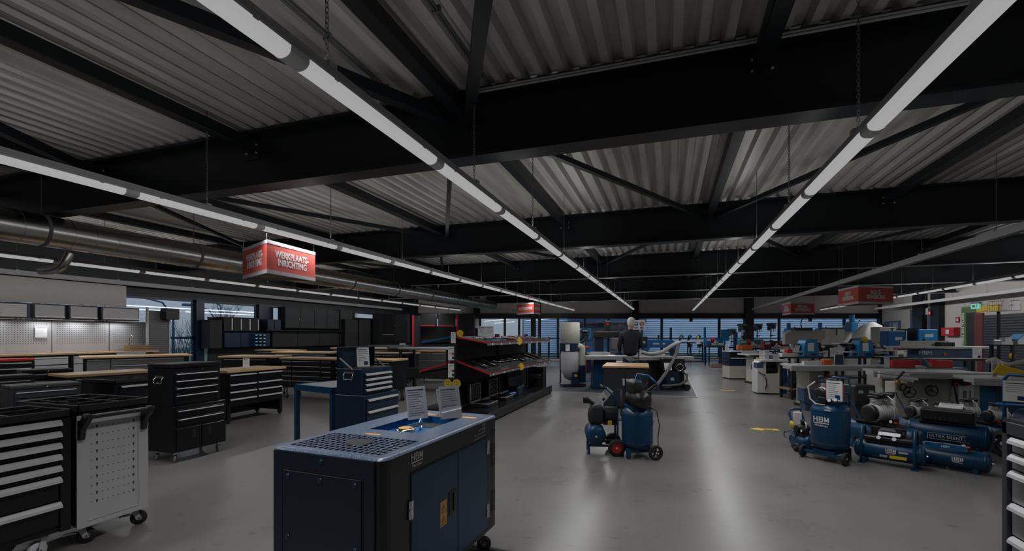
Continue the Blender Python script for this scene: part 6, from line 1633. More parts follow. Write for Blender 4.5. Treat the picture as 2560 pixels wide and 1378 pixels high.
# sign post with blue and red pictograms
t = mth('white pictogram sign with blue and red circles beside the person\'s head', 'sign', 'pictogram_sign', 1597, 12.2, 0, YAW)
q = MB(); q.box(-.165, -.005, 1.64, .165, .005, 1.90); obj('sign_board', q, 'paper', t, bev=.01); q = MB(); q.cyl((0, .02, .02), (0, .02, 1.7), .015, n=8); q.cyl((0, .02, 0), (0, .02, .02), .18, n=18); obj('sign_post', q, 'char', t)
q = MB(); q.cyl((-.075, -.006, 1.80), (-.075, -.008, 1.80), .055, n=22); o = obj('blue_disc', q, 'blue_mid', t); q = MB(); q.sphere((-.075, -.009, 1.80), .026, 10, 6, 1.0); q.box(-.115, -.012, 1.797, -.035, -.008, 1.812); obj('face_mark', q, 'paper', o)
q = MB(); q.torus((.08, -.008, 1.80), .048, .008, (0, 1, 0), 22, 6); q.bar((.045, -.01, 1.835), (.115, -.01, 1.765), .010, .003); o = obj('red_ring', q, 'red', t); q = MB(); q.bar((.055, -.007, 1.78), (.105, -.007, 1.82), .02, .002); obj('hand_mark', q, 'ink', o)
q = MB(); q.box(-.125, -.007, 1.675, -.025, -.005, 1.705); obj('green_bar', q, 'teal', t); q = MB(); q.box(.03, -.007, 1.675, .13, -.005, 1.705); obj('red_bar', q, 'red_dk', t)
vbandsaw('dark machine column just right of the person under the pictogram sign', 1606, 14.5, 0, YAW, .92, 'blk_plastic', 'blk_plastic', .8)

# ---- window racks at the far end of the aisle
t = counter('dark window rack with mitre saws at the end of the aisle', 1684, 1762, 26.0, 1.10, .5, 'navy', legs=3)
q = MB(); q.box(-.9, -.25, .03, .9, .25, .06); obj('rack_shelf', q, 'navy', t)
mitre('grey mitre saw, first on the window rack at the aisle end', 1701, 25.9, 1.10, YAW, .9, 'grey_mid')
mitre('dark mitre saw with raised handle, middle of the window rack', 1722, 25.9, 1.10, YAW, .9, 'char')
mitre('yellow mitre saw on the window rack at the aisle end', 1744, 25.9, 1.10, YAW, .9, 'yellow')
for px, lab in ((1725, 'left'), (1749, 'right')):
    pillar_drill('small drill press on the low shelf of the window rack, %s one' % lab, px, 25.9, .38, YAW, .85, 'navy')
card('white price card on the window rack beside the yellow mitre saw', P(1746, 25.6, 1.0), YAW, .22, .25)
for px, h_, lab in ((1762, 1.93, 'blue rack upright at the end of the aisle'), (1836, 1.7, 'left of two blue rack uprights before the far window'), (1841, 1.65, 'right of two blue rack uprights before the far window'), (1318, 1.4, 'thin dark upright post before the bright left far window'), (1372, 1.4, 'thin dark upright post behind the display stand'), (1677, 1.9, 'thin dark upright before the striped far window')):
    c = P(px, 25.0); q = MB(); q.box(-.05, -.04, 0, .05, .04, h_)
    for k in range(8): q.box(-.012, -.043, .2+k*.18, .012, -.04, .26+k*.18)
    o = obj('rack_upright', q, 'blue_mid' if 'blue' in lab else 'navy', None, loc=(c.x, c.y, 0)); o.rotation_euler = (0, 0, YAW); tag(o, lab, 'post')
lathe_m('blue lathe with beige gearbox right of the blue rack upright', 1786, 23.0, .95, YAW, 1.15, 'blue_mid', 'red', .8)
counter('blue shelved stand under the beige gearbox lathe', 1766, 1806, 22.8, .95, .5, 'navy', legs=2)
t = mth('plain blue sheet metal panel behind the small drill press', 'panel', 'sheet_metal_display', 1812, 24.2, 0, YAW); q = MB(); q.box(-.22, -.02, 1.2, .22, .02, 1.78); obj('panel_sheet', q, 'blue_cyan', t); q = MB(); q.box(-.03, 0, 0, .03, .04, 1.2); obj('panel_post', q, 'navy', t)
pillar_drill('drill press with dark cover right of the plain blue panel', 1830, 22.0, .92, YAW, 1.1)
counter('dark table under the drill press right of the blue panel', 1806, 1846, 22.0, .92, .5, 'navy', legs=2)
pillar_drill('drill press standing before the dark far column', 1856, 23.0, 1.10, YAW, 1.2)
pillar_drill('drill press right of the dark far column', 1895, 23.0, 1.18, YAW, 1.1)
pillar_drill('drill press with three handles, second right of the dark far column', 1929, 23.0, 1.18, YAW, 1.15)
counter('long dark bench carrying the drill presses at the far column', 1848, 1948, 23.0, 1.14, .6, 'char', legs=4)
lathe_m('teal metal lathe with red chuck guard below the drill presses', 1880, 19.0, .95, YAW, 1.0, 'teal', 'red', 1.1)
counter('dark bench under the teal metal lathe', 1850, 1915, 19.0, .95, .5, 'char', legs=3)
o = mth('orange machine box with yellow label in front of the teal lathe', 'machine', 'orange_machine', 1861, 17.6, .94, YAW); q = MB(); q.box(-.27, -.1, 0, .27, .1, .18); obj('box_body', q, 'orange', o, bev=.01); q = MB(); q.box(-.23, -.103, .04, -.12, -.1, .14); obj('label_strip', q, 'amber', o)
lathe_m('long grey lathe with dark red cover left of the blue headed mill', 1938, 18.0, .92, YAW, 1.0, 'red_dk', 'char', 1.0)
counter('charcoal bench under the dark red covered lathe and its cards', 1880, 1965, 17.5, .90, .6, 'char', legs=3)
o = mth('wooden crate on the floor at the end of the blue stand', 'crate', 'wooden_crate', 1790, 21.5, 0, YAW); 
for i in range(3): q = MB(); q.box(-.24, -.15, .02+i*.055, .24, -.14, .06+i*.055); obj('slat', q, 'wood_dk', o)
q = MB(); q.box(-.24, -.14, 0, .24, .15, .02); q.box(-.24, -.15, 0, -.22, .15, .17); q.box(.22, -.15, 0, .24, .15, .17); obj('crate_body', q, 'wood_dk', o)

# ---- right side: white planers and saws near the aisle
t = mth('white cabinet planer with navy top nearest the aisle', 'planer', 'cabinet_planer', 1835, 15.9, 0, YAW)
q = MB(); q.box(-.28, -.26, .04, .28, .26, .46); obj('cabinet', q, 'cream', t, bev=.006); q = MB(); q.box(-.29, -.27, .46, .29, .27, .68); obj('lower_head', q, 'navy', t, bev=.006)
q = MB(); q.box(-.27, -.1, .70, .29, .27, .92); q.box(-.29, -.27, .70, -.25, .27, .92); q.box(.25, -.27, .70, .29, .27, .92); obj('head_box', q, 'navy', t, bev=.006)
q = MB(); q.box(-.25, -.30, .70, .25, 0, .73); q.box(-.28, -.30, .93, .30, .28, .96); obj('planer_table', q, 'cast', t); q = MB(); q.cyl((-.33, -.1, .60), (-.29, -.1, .60), .05, n=12); q.cyl((.29, -.2, .56), (.34, -.2, .56), .04, n=10); obj('crank', q, 'blk_plastic', t); q = MB(); q.box(-.26, -.24, 0, .26, .24, .04); obj('plinth', q, 'blk_plastic', t)
card('white price card on top of the navy topped planer', P(1817, 15.5, .96), YAW, .13, .2)
ptable('cream table saw with yellow grips and red emergency switch, second from the aisle', 1895, 14.4, YAW, w=.95, dp=.7, h=.92, base='cream', bw=.50, bd=.5, fence=True, sw='red')
o = mth('yellow lidded round knob box on the cream table saw', 'switch', 'yellow_switch', 1893, 14.0, .72, YAW); q = MB(); q.cyl((0, 0, .06), (0, -.08, .06), .05, n=16); obj('knob', q, 'yellow', o); q = MB(); q.box(-.09, 0, 0, .02, .06, .12); obj('box_body', q, 'blk_plastic', o)
o = mth('red and white emergency stop box hanging on the cream saw', 'switch', 'emergency_stop', 1883, 14.05, .42, YAW); q = MB(); q.box(-.04, 0, .04, .04, .05, .18); obj('box_body', q, 'blk_plastic', o); q = MB(); q.box(-.03, -.02, 0, .03, 0, .06); obj('red_flap', q, 'red', o); q = MB(); q.box(-.035, -.01, .16, .035, .0, .20); obj('amber_band', q, 'orange', o)
t = mth('cream machine cabinet with open dark front and blue side, by the aisle', 'planer', 'open_front_planer', 1924, 11.9, 0, R(10))
q = MB(); q.box(-.20, -.22, .03, .20, .22, .52); q.box(-.20, 0, .52, .20, .22, .82); q.box(-.20, -.22, .52, -.16, .22, .82); q.box(.16, -.22, .52, .2, .22, .82); obj('cabinet', q, 'cream', t, bev=.005)
q = MB(); q.box(-.155, -.01, .53, .155, 0, .81); q.cyl((-.14, -.08, .62), (.14, -.08, .62), .05, n=14); obj('dark_inside', q, 'blk_plastic', t); q = MB(); q.box(.20, -.22, .03, .33, .22, .78); obj('side_cover', q, 'blue', t, bev=.005)
q = MB(); q.prism([(-.36, .03), (-.20, .03), (-.20, .82), (-.30, .84), (-.36, .78)], -.18, .2, 'y'); sc_ = obj('side_housing', q, 'white', t, bev=.008); q = MB(); q.box(-.37, -.19, .66, -.22, .05, .80); obj('blue_corner', q, 'blue_grey', sc_, bev=.01)
q = MB(); q.box(-.30, -.28, .83, .34, .26, .87); obj('machine_table', q, 'cast', t); q = MB(); q.box(-.2, -.2, 0, .2, .2, .03); obj('plinth', q, 'blk_plastic', t)
q = MB(); q.tube([(-.33, -.19, .56), (-.22, -.24, .5), (-.17, -.26, .36), (-.16, -.25, .22), (-.20, -.25, .14)], .012, 8); obj('cable', q, 'blk_plastic', t)
card('left white price card on the alloy table above the open front planer', P(1906, 11.9, .875), YAW, .16, .22); card('tall narrow price card with yellow edge above the open front planer', P(1919, 11.7, .875), YAW+.3, .09, .25); card('right white price card on the alloy table above the open front planer', P(1940, 11.6, .872), YAW, .17, .16)
# rack row (y ~ 890) and machines on it
counter('long dark display rack carrying the two blue planers', 1952, 2245, 12.6, .92, .7, 'char', legs=6)
planer('left blue thickness planer with white notice on the long rack', 2020, 12.4, .92, YAW, 1.0)
planer('right blue thickness planer with white notice and yellow round tag on the long rack', 2155, 12.4, .92, YAW, 1.0)
q = MB(); c = P(2162, 12.22, 1.38); q.lathe([(.001, 0), (.085, 0), (.085, .004), (.001, .004)], 22, (0, 0, 0), (0, -1, 0)); o = obj('round_price_tag', q, 'yellow', None, loc=c); o.rotation_euler = (0, 0, YAW); tag(o, 'yellow round tag on top of the right blue planer', 'price tag')
o = card('tall white price card leaning left of the left blue planer', P(1985, 12.32, .92), YAW, .14, .33, 0); o.rotation_euler = (0, R(18), YAW)
t = mth('white boxed machine lying left of the leaning price card', 'machine', 'boxed_grinder', 1965, 12.4, .92, YAW); q = MB(); q.box(-.16, -.1, 0, .16, .1, .10); obj('box_body', q, 'white', t, bev=.004); q = MB(); q.box(-.02, -.1, .1, .12, .05, .2); obj('red_block', q, 'red', t, bev=.01)
o = mth('dark blue spindle moulder between the two blue planers', 'machine', 'spindle_moulder', 2110, 13.0, .92, YAW, .8); q = MB(); q.prism([(-.2, 0), (.2, 0), (.2, .38), (-.05, .42), (-.12, .2)], -.2, .2, 'y'); obj('machine_body', q, 'navy', o, bev=.01); q = MB(); q.box(-.3, -.25, .42, .3, .22, .45); obj('machine_table', q, 'cast', o)
planer('black portable planer with grey top between the blue planers', 2066, 13.0, .92, YAW, .65, 'blk_plastic', False)
card('wide white card before the dark blue spindle moulder', P(2083, 12.32, .92), YAW, .18, .24); card('white card left of the spindle moulder card', P(2064, 12.32, .92), YAW, .13, .17)
grinder('grey bench grinder right of the right blue planer', 2190, 12.55, .92, YAW, 1.3)
t = mth('silver scroll saw on the long rack before the cream band saw', 'scroll saw', 'scroll_saw', 2215, 12.2, .92, YAW); q = MB(); q.box(-.28, -.1, 0, .25, .1, .03); q.bar((-.28, 0, .18), (.28, 0, .18), .05); q.bar((-.05, 0, .28), (.16, 0, .22), .05); q.bar((.24, 0, .03), (.24, 0, .2), .07); obj('saw_frame', q, 'alu', t, kind='stuff'); q = MB(); q.box(-.22, -.1, .10, .0, .1, .12); obj('saw_table', q, 'cast', t)
hbandsaw('dark red band saw head right of the scroll saw', 2258, 12.4, .70, YAW, .62, 'red_dk', .3)
# behind: mills, cream band saws, covered machine
mill('blue headed beige mill left of the big grey slanted saw', 1968, 18.2, .95, YAW, .95)
mill('second blue headed mill behind the slanted grey saw', 2046, 18.0, .95, YAW, .95, 'blue_cyan', 'cream')
mill('tall blue mill left of the plastic covered machine', 2124, 18.4, .95, YAW, 1.25, 'blue_cyan', 'cream')
counter('dark bench row under the blue headed mills', 1955, 2100, 18.2, .95, .7, 'char', legs=5)
t = mth('big grey band saw with slanting frame behind the left blue planer', 'band saw', 'slanted_band_saw', 2008, 15.2, 0, YAW)
q = MB(); q.prism([(-.65, 1.18), (.70, 1.40), (.70, 1.66), (-.45, 1.66), (-.65, 1.55)], -.08, .08, 'y'); obj('saw_bow', q, 'cream_dk', t, bev=.02); q = MB(); q.box(-.35, -.1, 1.66, .25, .1, 1.74); obj('motor_cover', q, 'navy', t); q = MB(); q.box(-.45, -.25, 0, .45, .25, .95); obj('base_cabinet', q, 'cream_dk', t, bev=.01); q = MB(); q.box(-.6, -.28, .95, .6, .28, 1.02); obj('bed', q, 'cast', t); q = MB(); q.bar((-.3, 0, 1.0), (-.3, 0, 1.3), .14); q.bar((.5, 0, 1.0), (.5, 0, 1.45), .14); obj('bow_support', q, 'cream_dk', t, kind='stuff')
q = MB(); q.tube([(-.05, 0, 1.74), (-.08, 0, 1.85), (-.06, 0, 1.98), (.0, 0, 2.1)], .018, 8); obj('red_tube', q, 'red_dk', t)
q = MB(); q.box(.2, -.085, 1.50, .42, -.081, 1.54); obj('yellow_mark', q, 'amber', t)
t = mth('grey square cover box of a panel saw before the striped window', 'machine', 'box_cover_saw', 2082, 16.3, 0, YAW); q = MB(); q.box(-.26, -.2, 1.10, .26, .2, 1.74); obj('cover_box', q, 'cream_dk', t, bev=.008); q = MB(); q.box(-.28, -.22, 1.72, .28, .22, 1.76); q.box(-.02, -.215, 1.5, .01, -.2, 1.74); q.box(-.3, -.3, 1.02, .05, -.2, 1.14); obj('black_trim', q, 'blk_plastic', t); q = MB(); q.box(-.3, -.25, 0, .3, .25, 1.05); obj('base_cabinet', q, 'cream_dk', t, bev=.01); q = MB(); q.box(-.7, -.35, 1.05, .6, .3, 1.10); obj('machine_table', q, 'cast', t)
t = mth('machine wrapped in white plastic sheet before the far right corner', 'machine', 'covered_machine', 2166, 16.9, 0, YAW)
vs = []; rws = [(0, .62, .4), (.9, .60, .4), (1.25, .58, .38), (1.6, .52, .34), (1.85, .30, .2), (1.98, .06, .05)]; n_ = 24
for z, a_, b_ in rws:
    for i in range(n_):
        an = 2*PI*i/n_; k = 1 + .05*math.sin(an*7 + z*3) + .03*math.sin(an*13); cx = .18*(z/2.0); vs.append((cx + a_*k*math.copysign(abs(math.cos(an))**.6, math.cos(an)), b_*k*math.copysign(abs(math.sin(an))**.6, math.sin(an)), z))
q = MB(); q.add(vs, [(j*n_+i, j*n_+(i+1) % n_, (j+1)*n_+(i+1) % n_, (j+1)*n_+i) for j in range(len(rws)-1) for i in range(n_)] + [tuple(range((len(rws)-1)*n_, len(rws)*n_))], True); obj('plastic_cover', q, 'white', t)
q = MB(); q.prism([(-.85, 1.2), (-.35, 1.2), (-.3, 1.42), (-.75, 1.36)], -.45, -.2, 'y'); obj('black_hood', q, 'blk_plastic', t, bev=.02)
vbandsaw('tall cream band saw right of the plastic covered machine', 2216, 14.6, 0, YAW, 1.25, 'cream_dk', 'blk_plastic', .62)
t = mth('cream panel machine with black frame under the small corner window', 'machine', 'framed_machine', 2243, 15.3, 0, YAW); q = MB(); q.box(-.28, -.2, 0, .28, .2, 1.68); obj('cover_box', q, 'cream', t, bev=.01); q = MB(); q.box(-.30, -.22, 1.66, .32, .2, 1.70); q.box(.29, -.22, .3, .32, -.19, 1.68); q.box(.08, -.22, 1.35, .11, -.2, 1.68); obj('black_frame', q, 'blk_plastic', t, kind='stuff')
vbandsaw('bright blue band saw with white label, left of two', 2238, 13.4, 0, YAW, 1.12, 'blue_mid', 'blue_mid', .66)
t = mth('bright blue band saw box with label, right of two before the dark column', 'band saw', 'wood_band_saw', 2305, 13.2, 0, YAW); q = MB(); q.box(-.27, -.2, 1.22, .27, .2, 1.66); o = obj('upper_box', q, 'blue_cyan', t, bev=.012); q = MB(); q.box(-.10, -.204, 1.44, .14, -.2, 1.53); obj('label_strip', q, 'grey_light', o); q = MB(); q.box(-.17, -.204, 1.33, -.09, -.2, 1.40); obj('dark_window', q, 'blk_plastic', o)
q = MB(); q.box(-.27, -.2, 0, .1, .2, 1.0); obj('lower_box', q, 'blue_cyan', t, bev=.01); q = MB(); q.box(-.31, -.12, .9, -.25, .12, 1.7); obj('spine', q, 'blk_plastic', t); q = MB(); q.box(-.25, -.3, 1.0, .5, .3, 1.04); obj('saw_table', q, 'cast', t)
t = mth('blue grey surface planer with long alloy table and white letters, below the fire hose box', 'planer', 'surface_planer', 2350, 11.2, 0, R(6))
q = MB(); q.box(-.55, -.25, .10, .55, .25, 1.16); o = obj('planer_body', q, 'blue_grey', t, bev=.01); q = MB(); q.box(-.95, -.28, 1.18, 1.0, .28, 1.23); obj('planer_table', q, 'alu_dull', t, bev=.003)
q = MB(); q.box(-.75, .12, 1.23, .25, .16, 1.36); obj('fence', q, 'cream', t); q = MB(); q.box(-.05, -.1, 1.23, .25, .1, 1.33); obj('guard_block', q, 'blk_plastic', t, bev=.01)
text(o, 'HBM', .13, 'paper', (-.44, -.252, 1.07)); q = MB(); q.cyl((-.05, -.25, 1.05), (-.05, -.27, 1.05), .035, n=14); obj('red_knob', q, 'orange', o); q = MB(); q.box(.05, -.252, .90, .32, -.25, .95); q.box(.38, -.252, .90, .42, -.25, .94); obj('rating_plate', q, 'paper', o, kind='stuff')
q = MB(); q.box(-.5, -.24, 0, .5, .24, .10); obj('plinth', q, 'blk_plastic', t); q = MB(); q.box(.55, -.2, .1, .62, .2, 1.16); obj('end_panel', q, 'cream', t)
# second rack line at y ~ 893-899, right part
counter('dark narrow display rack continuing right above the red covered saws', 2250, 2462, 10.1, .99, .5, 'char', legs=4)
# front row: grey tables
ptable('cream table saw with blue grey strut and wide grey table, left of the tall compressor', 2032, 9.7, YAW, w=.95, dp=.7, h=.89, base='cream_dk', bw=.42, bd=.45, slide=(-.75, 1.35, -.34), top='alu_dull', fence=False)
t = mth('blue grey slanting side box before the cream table saw', 'box', 'slanted_box', 2018, 9.3, 0, YAW); q = MB(); q.prism([(-.14, .18), (.10, .05), (.24, 0), (.24, .38), (-.14, .45)], -.12, .1, 'y'); q.box(-.1, -.1, 0, .2, .08, .2); obj('box_body', q, 'blue_grey', t, bev=.006)
t = counter('black trolley with wooden pallet and blue machine under the grey table', 1962, 2004, 11.0, .82, .5, 'blk_matt', legs=2, low=False); q = MB(); q.box(-.25, -.26, .22, .25, .26, .26); obj('pallet_board', q, 'wood_dk', t); q = MB(); q.cyl((-.1, 0, .38), (.12, 0, .38), .11, n=16); q.box(-.15, -.1, .26, .15, .1, .34); obj('blue_engine', q, 'navy', t)
o = mth('orange box standing on the grey table between price cards', 'box', 'orange_box', 2066, 9.45, .892, YAW); q = MB(); q.box(-.09, -.06, 0, .09, .06, .11); obj('box_body', q, 'orange', o, bev=.006)
o = mth('white alloy mitre fence lying on the grey table', 'fence', 'alloy_fence', 2030, 9.45, .892, YAW+.1); q = MB(); q.box(-.20, -.03, 0, .20, .03, .08); obj('fence_bar', q, 'white', o); q = MB(); q.cyl((.2, 0, .04), (.24, 0, .04), .04, n=12); obj('fence_knob', q, 'blk_plastic', o)
t = mth('dark framed poster card behind the tall compressor', 'poster', 'framed_card', 2097, 9.38, .892, YAW); q = MB(); q.box(-.09, -.01, 0, .09, .01, .22); obj('frame', q, 'grey_light', t); q = MB(); q.box(-.08, -.012, .01, .08, -.01, .21); obj('picture', q, 'navy', t)
t = mth('charcoal boxed machine with two white labels behind the tall compressor', 'box', 'charcoal_crate', 2147, 7.6, .36, YAW); q = MB(); q.box(-.17, -.15, 0, .17, .15, .33); o = obj('case_body', q, 'char', t, bev=.02); q = MB(); q.box(-.12, -.153, .2, -.04, -.15, .25); q.box(.05, -.153, .2, .13, -.15, .25); obj('white_label', q, 'grey_light', o, kind='stuff'); q = MB(); q.box(-.17, -.16, .06, .17, -.15, .075); obj('seam', q, 'blk_plastic', o); q = MB(); q.box(-.15, -.13, -.36, .15, .13, 0); obj('plinth_box', q, 'char', t)
# big sliding panel saw
ptable('big sliding panel saw with cream body, long alloy table and red emergency knob', 2300, 8.4, R(3), w=1.5, dp=.75, h=.86, base='cream_dk', bw=1.42, bd=.6, slide=(-.95, 1.05, -.40), top='alu_dull', sw='red', name='panel_saw', fence=False)
t = C.objects[-1]
while t.parent: t = t.parent
q = MB(); q.box(.40, -.308, .20, .62, -.30, .76); o = obj('switch_panel', q, 'white', t, bev=.003); q = MB(); q.cyl((.46, -.31, .68), (.46, -.34, .68), .05, n=14); obj('black_socket', q, 'blk_plastic', o); q = MB(); q.cyl((.55, -.31, .68), (.55, -.36, .68), .04, n=14); obj('red_knob', q, 'red', o); q = MB(); q.box(.47, -.311, .42, .52, -.308, .54); q.box(.56, -.311, .32, .58, -.308, .55); obj('rating_plate', q, 'grey_mid', o, kind='stuff')
q = MB(); q.box(.71, -.30, .05, 1.12, .28, .78); obj('blue_cover', q, 'blue', t, bev=.006)
q = MB(); q.tube([(.36, -.3, .8), (.33, -.34, .6), (.36, -.36, .35), (.42, -.36, .2)], .014, 8); obj('cable', q, 'blk_plastic', t)
t = mth('cream saw trunnion pillar with black hand wheel and yellow knob', 'saw', 'saw_pillar', 2241, 7.6, 0, YAW)
q = MB(); q.box(-.10, -.1, 0, .10, .12, .74); obj('pillar', q, 'cream', t, bev=.01); q = MB(); q.torus((.10, -.14, .58), .085, .011, (.2, 1, 0), 20, 6); q.cyl((.1, -.1, .58), (.1, -.14, .58), .02, n=8)
for k in range(3): a = 2*PI*k/3; q.bar((.1, -.14, .58), (.1+.085*math.sin(a), -.14, .58+.085*math.cos(a)), .012)
obj('hand_wheel', q, 'blk_plastic', t); q = MB(); q.cyl((-.08, -.1, .74), (-.08, -.15, .74), .03, n=14); obj('yellow_knob', q, 'amber', t); q = MB(); q.torus((-.0, -.13, .66), .05, .014, (0, 1, .2), 16, 6); obj('black_knob', q, 'blk_plastic', t)
for k, (za, zb) in enumerate(((.86, .80), (.83, .76), (.90, .86))):
    q = MB(); q.bar((-.45+k*.05, -.2+k*.06, za), (.12, -.25+k*.08, zb), .05, .035); obj('alloy_rail', q, 'alu', t)
q = MB(); q.bar((-.2, -.24, .80), (-.08, -.24, .92), .03, .03); obj('clamp', q, 'blk_plastic', t)
# red covers and oddments on the panel saw line
counter('low grey rack carrying the red covers behind the big panel saw', 2205, 2385, 9.3, .86, .55, 'grey_mid', legs=3, low=False)
for px, w_, lab in ((2263, .52, 'long red covered saw blade box on the narrow rack, left one'), (2352, .36, 'red plastic cover with pointed end on the narrow rack, right one')):
    t = mth(lab, 'cover', 'red_cover', px, 9.15, .86, YAW - .1)
    q = MB(); q.prism([(-w_/2, .0), (w_/2, 0), (w_/2, .13), (w_/2-.06, .145), (-w_/2+.08, .15), (-w_/2, .17 if px > 2300 else .14)], -.06, .06, 'y'); obj('cover_body', q, 'red', t, bev=.008)
card('white price sheet left of the long red cover', P(2217, 9.1, .86), YAW, .11, .20); 
t = mth('blue painted box between the red covers', 'box', 'blue_box', 2308, 9.45, .86, YAW); q = MB(); q.box(-.13, -.05, 0, .13, .05, .16); obj('box_body', q, 'blue_mid', t)
hose('dark hose curving beside the long red cover', [P(2292, 9.1, 1.02), P(2305, 9.0, 1.03), P(2318, 8.95, .96), P(2325, 8.9, .88)], .025, 'hose_dk')
# second near panel saw with yellow guard, hoses
ptable('panel saw with yellow blade guard at the right picture edge', 2545, 7.0, R(-4), w=1.3, dp=.6, h=.86, base='blue', bw=.7, bd=.45, slide=(-.70, .75, -.30), top='alu_dull', fence=False, name='panel_saw')
t = mth('yellow wedge shaped saw blade guard on the right panel saw', 'guard', 'yellow_guard', 2520, 6.9, .88, R(-18)); q = MB(); q.prism([(-.17, .04), (.13, 0), (.17, .09), (-.10, .19)], -.04, .04, 'y'); obj('guard_body', q, 'yellow', t, bev=.008); q = MB(); q.box(.12, -.035, -.0, .28, .035, .08); obj('amber_block', q, 'amber', t)
hose('pale hose arch above the yellow guard', [P(2470, 7.3, 1.08), P(2485, 7.2, 1.12), P(2500, 7.1, 1.06), P(2505, 7.05, .95)], .035)
hose('grey hose behind the pale hose arch at the right', [P(2495, 7.6, 1.06), P(2520, 7.5, 1.02), P(2545, 7.4, 1.06), P(2590, 7.3, 1.12)], .035)
q = MB(); q.box(-.025, -.015, 0, .025, .015, .26); c = P(2485, 7.0, .87); tag(obj('fence_post', q, 'alu_dull', None, loc=c), 'upright alloy post left of the yellow guard', 'post')
t = counter('dark shelf with cards and a white dog kennel shaped grinder at the right wall', 2500, 2600, 10.2, 1.30, .5, 'char', legs=2); 
t = mth('small grey house shaped machine with blue roof on the right shelf', 'machine', 'house_shaped_machine', 2548, 10.1, 1.30, YAW); q = MB(); q.prism([(-.14, 0), (.14, 0), (.14, .10), (0, .20), (-.14, .10)], -.1, .1, 'y'); o = obj('machine_body', q, 'grey_light', t); q = MB(); q.bar((-.16, 0, .10), (0, 0, .215), .22, .02); q.bar((.16, 0, .10), (0, 0, .215), .22, .02); obj('blue_roof', q, 'blue_cyan', t, kind='stuff')
t = mth('silver bench vice machine on the right shelf near the wire basket', 'machine', 'silver_vice', 2508, 9.8, 1.30, YAW); q = MB(); q.box(-.12, -.08, 0, .12, .08, .06); q.box(-.02, -.06, .06, .12, .06, .15); q.cyl((-.2, 0, .08), (0, 0, .08), .02, n=8); obj('vice_body', q, 'alu', t, kind='stuff')
q = MB(); c = P(2530, 9.98, 1.05); q.lathe([(.001, 0), (.07, 0), (.07, .004), (.001, .004)], 20, (0, 0, 0), (0, -1, 0)); q.cyl((0, 0, .06), (0, 0, .215), .003, n=5); o = obj('round_price_tag', q, 'yellow', None, loc=c); o.rotation_euler = (0, 0, YAW); tag(o, 'yellow round tag hanging under the right shelf', 'price tag')
t = mth('wire basket holding two leaning white cards high at the right wall', 'basket', 'wire_basket', 2510, 10.0, 2.02, YAW)
q = MB()
for z in (0, .12, .22): q.tube([(-.2, -.15, z), (.2, -.15, z), (.2, .15, z), (-.2, .15, z)], .004, 5, closed=True)
for k in range(9): q.cyl((-.2+k*.05, -.15, 0), (-.2+k*.05, -.15, .22), .003, n=4); q.cyl((-.2+k*.05, .15, 0), (-.2+k*.05, .15, .22), .003, n=4)
obj('wire_frame', q, 'blk_plastic', t, kind='stuff'); q = MB(); q.box(-.01, .1, -2.0, .03, .14, 0); obj('basket_post', q, 'blk_plastic', t)
q = MB(Matrix.Rotation(.2, 4, 'Y')); q.box(-.22, -.17, .02, -.09, -.168, .22); obj('card_sheet', q, 'paper', t); q = MB(Matrix.Rotation(-.1, 4, 'Y')); q.box(.03, -.17, 0, .16, -.168, .2); obj('card_sheet', q, 'paper', t)
card('white notice before the dark red door', P(2443, 10.0, .99), YAW, .20, .24, pic=True); 

# ---- right wall fittings
def wy(px): return YX(px, XR)
def wbox(name, mat, pa, pb_, zt_, zb_, th=.03, parent=None, off=0., bev=0.):
    ya, da = wy(pa); yb, db = wy(pb_)
    q = MB(); q.box(XR-off-th, min(ya, yb), zb_, XR-off, max(ya, yb), zt_); return obj(name, q, mat, parent, bev=bev)
def zr(px, py): return ZH(py, wy(px)[1])
for k, (pa, pb_) in enumerate(((2294, 2319), (2340, 2362))):
    o = wbox('column', 'steel_dark', pa, pb_, 4.05, 0, .22); o['kind'] = 'structure'
    o = wbox('trim_%d' % (4+k), 'blue_grey', pa-7, pa, 2.8, 0, .20); o['kind'] = 'structure'
o = wbox('door_1', 'red_dk', 2323, 2337, zr(2330, 786), 0, .05); o['kind'] = 'structure'
o = wbox('door_2', 'red_dk', 2440, 2461, zr(2450, 783), 0, .06); o['kind'] = 'structure'
q = MB(); Y_, d_ = wy(2458); q.cyl((XR-.10, Y_, 1.05), (XR-.10, Y_+.12, 1.05), .012, n=8); obj('door_handle', q, 'chrome', o)
o = wbox('door_3', 'blk_matt', 2422, 2439, zr(2430, 783), 0, .04); o['kind'] = 'structure'
# green and yellow painted door surround (a flat sign board)
t = thing('painted_door_surround', 'green and yellow door surround lettered BUITEN EN TUIN on the right wall', 'sign', (XR, 0, 0))
def lb(name, mat, pa, pb_, zt_, zb_, th, off=0):
    ya, da = wy(pa); yb, db = wy(pb_); q = MB(); q.box(-off-th, min(ya, yb), zb_, -off, max(ya, yb), zt_); return obj(name, q, mat, t)
zt_ = zr(2420, 768)
lb('green_upright', 'green', 2409, 2420, zt_, 0, .07); lb('green_header', 'green', 2409, 2447, zt_, zr(2430, 782), .075); lb('yellow_header', 'yellow', 2447, 2501, zt_, zr(2430, 782), .075)
Y_, d_ = wy(2413)
vt_ = text(t, 'VOOR BUITEN EN TUIN', .22, 'paper', (-.072, Y_, 1.25), (0, 0, 0), bold=.006)
vt_.rotation_euler = Matrix(((0, 0, -1), (0, 1, 0), (1, 0, 0))).to_euler()
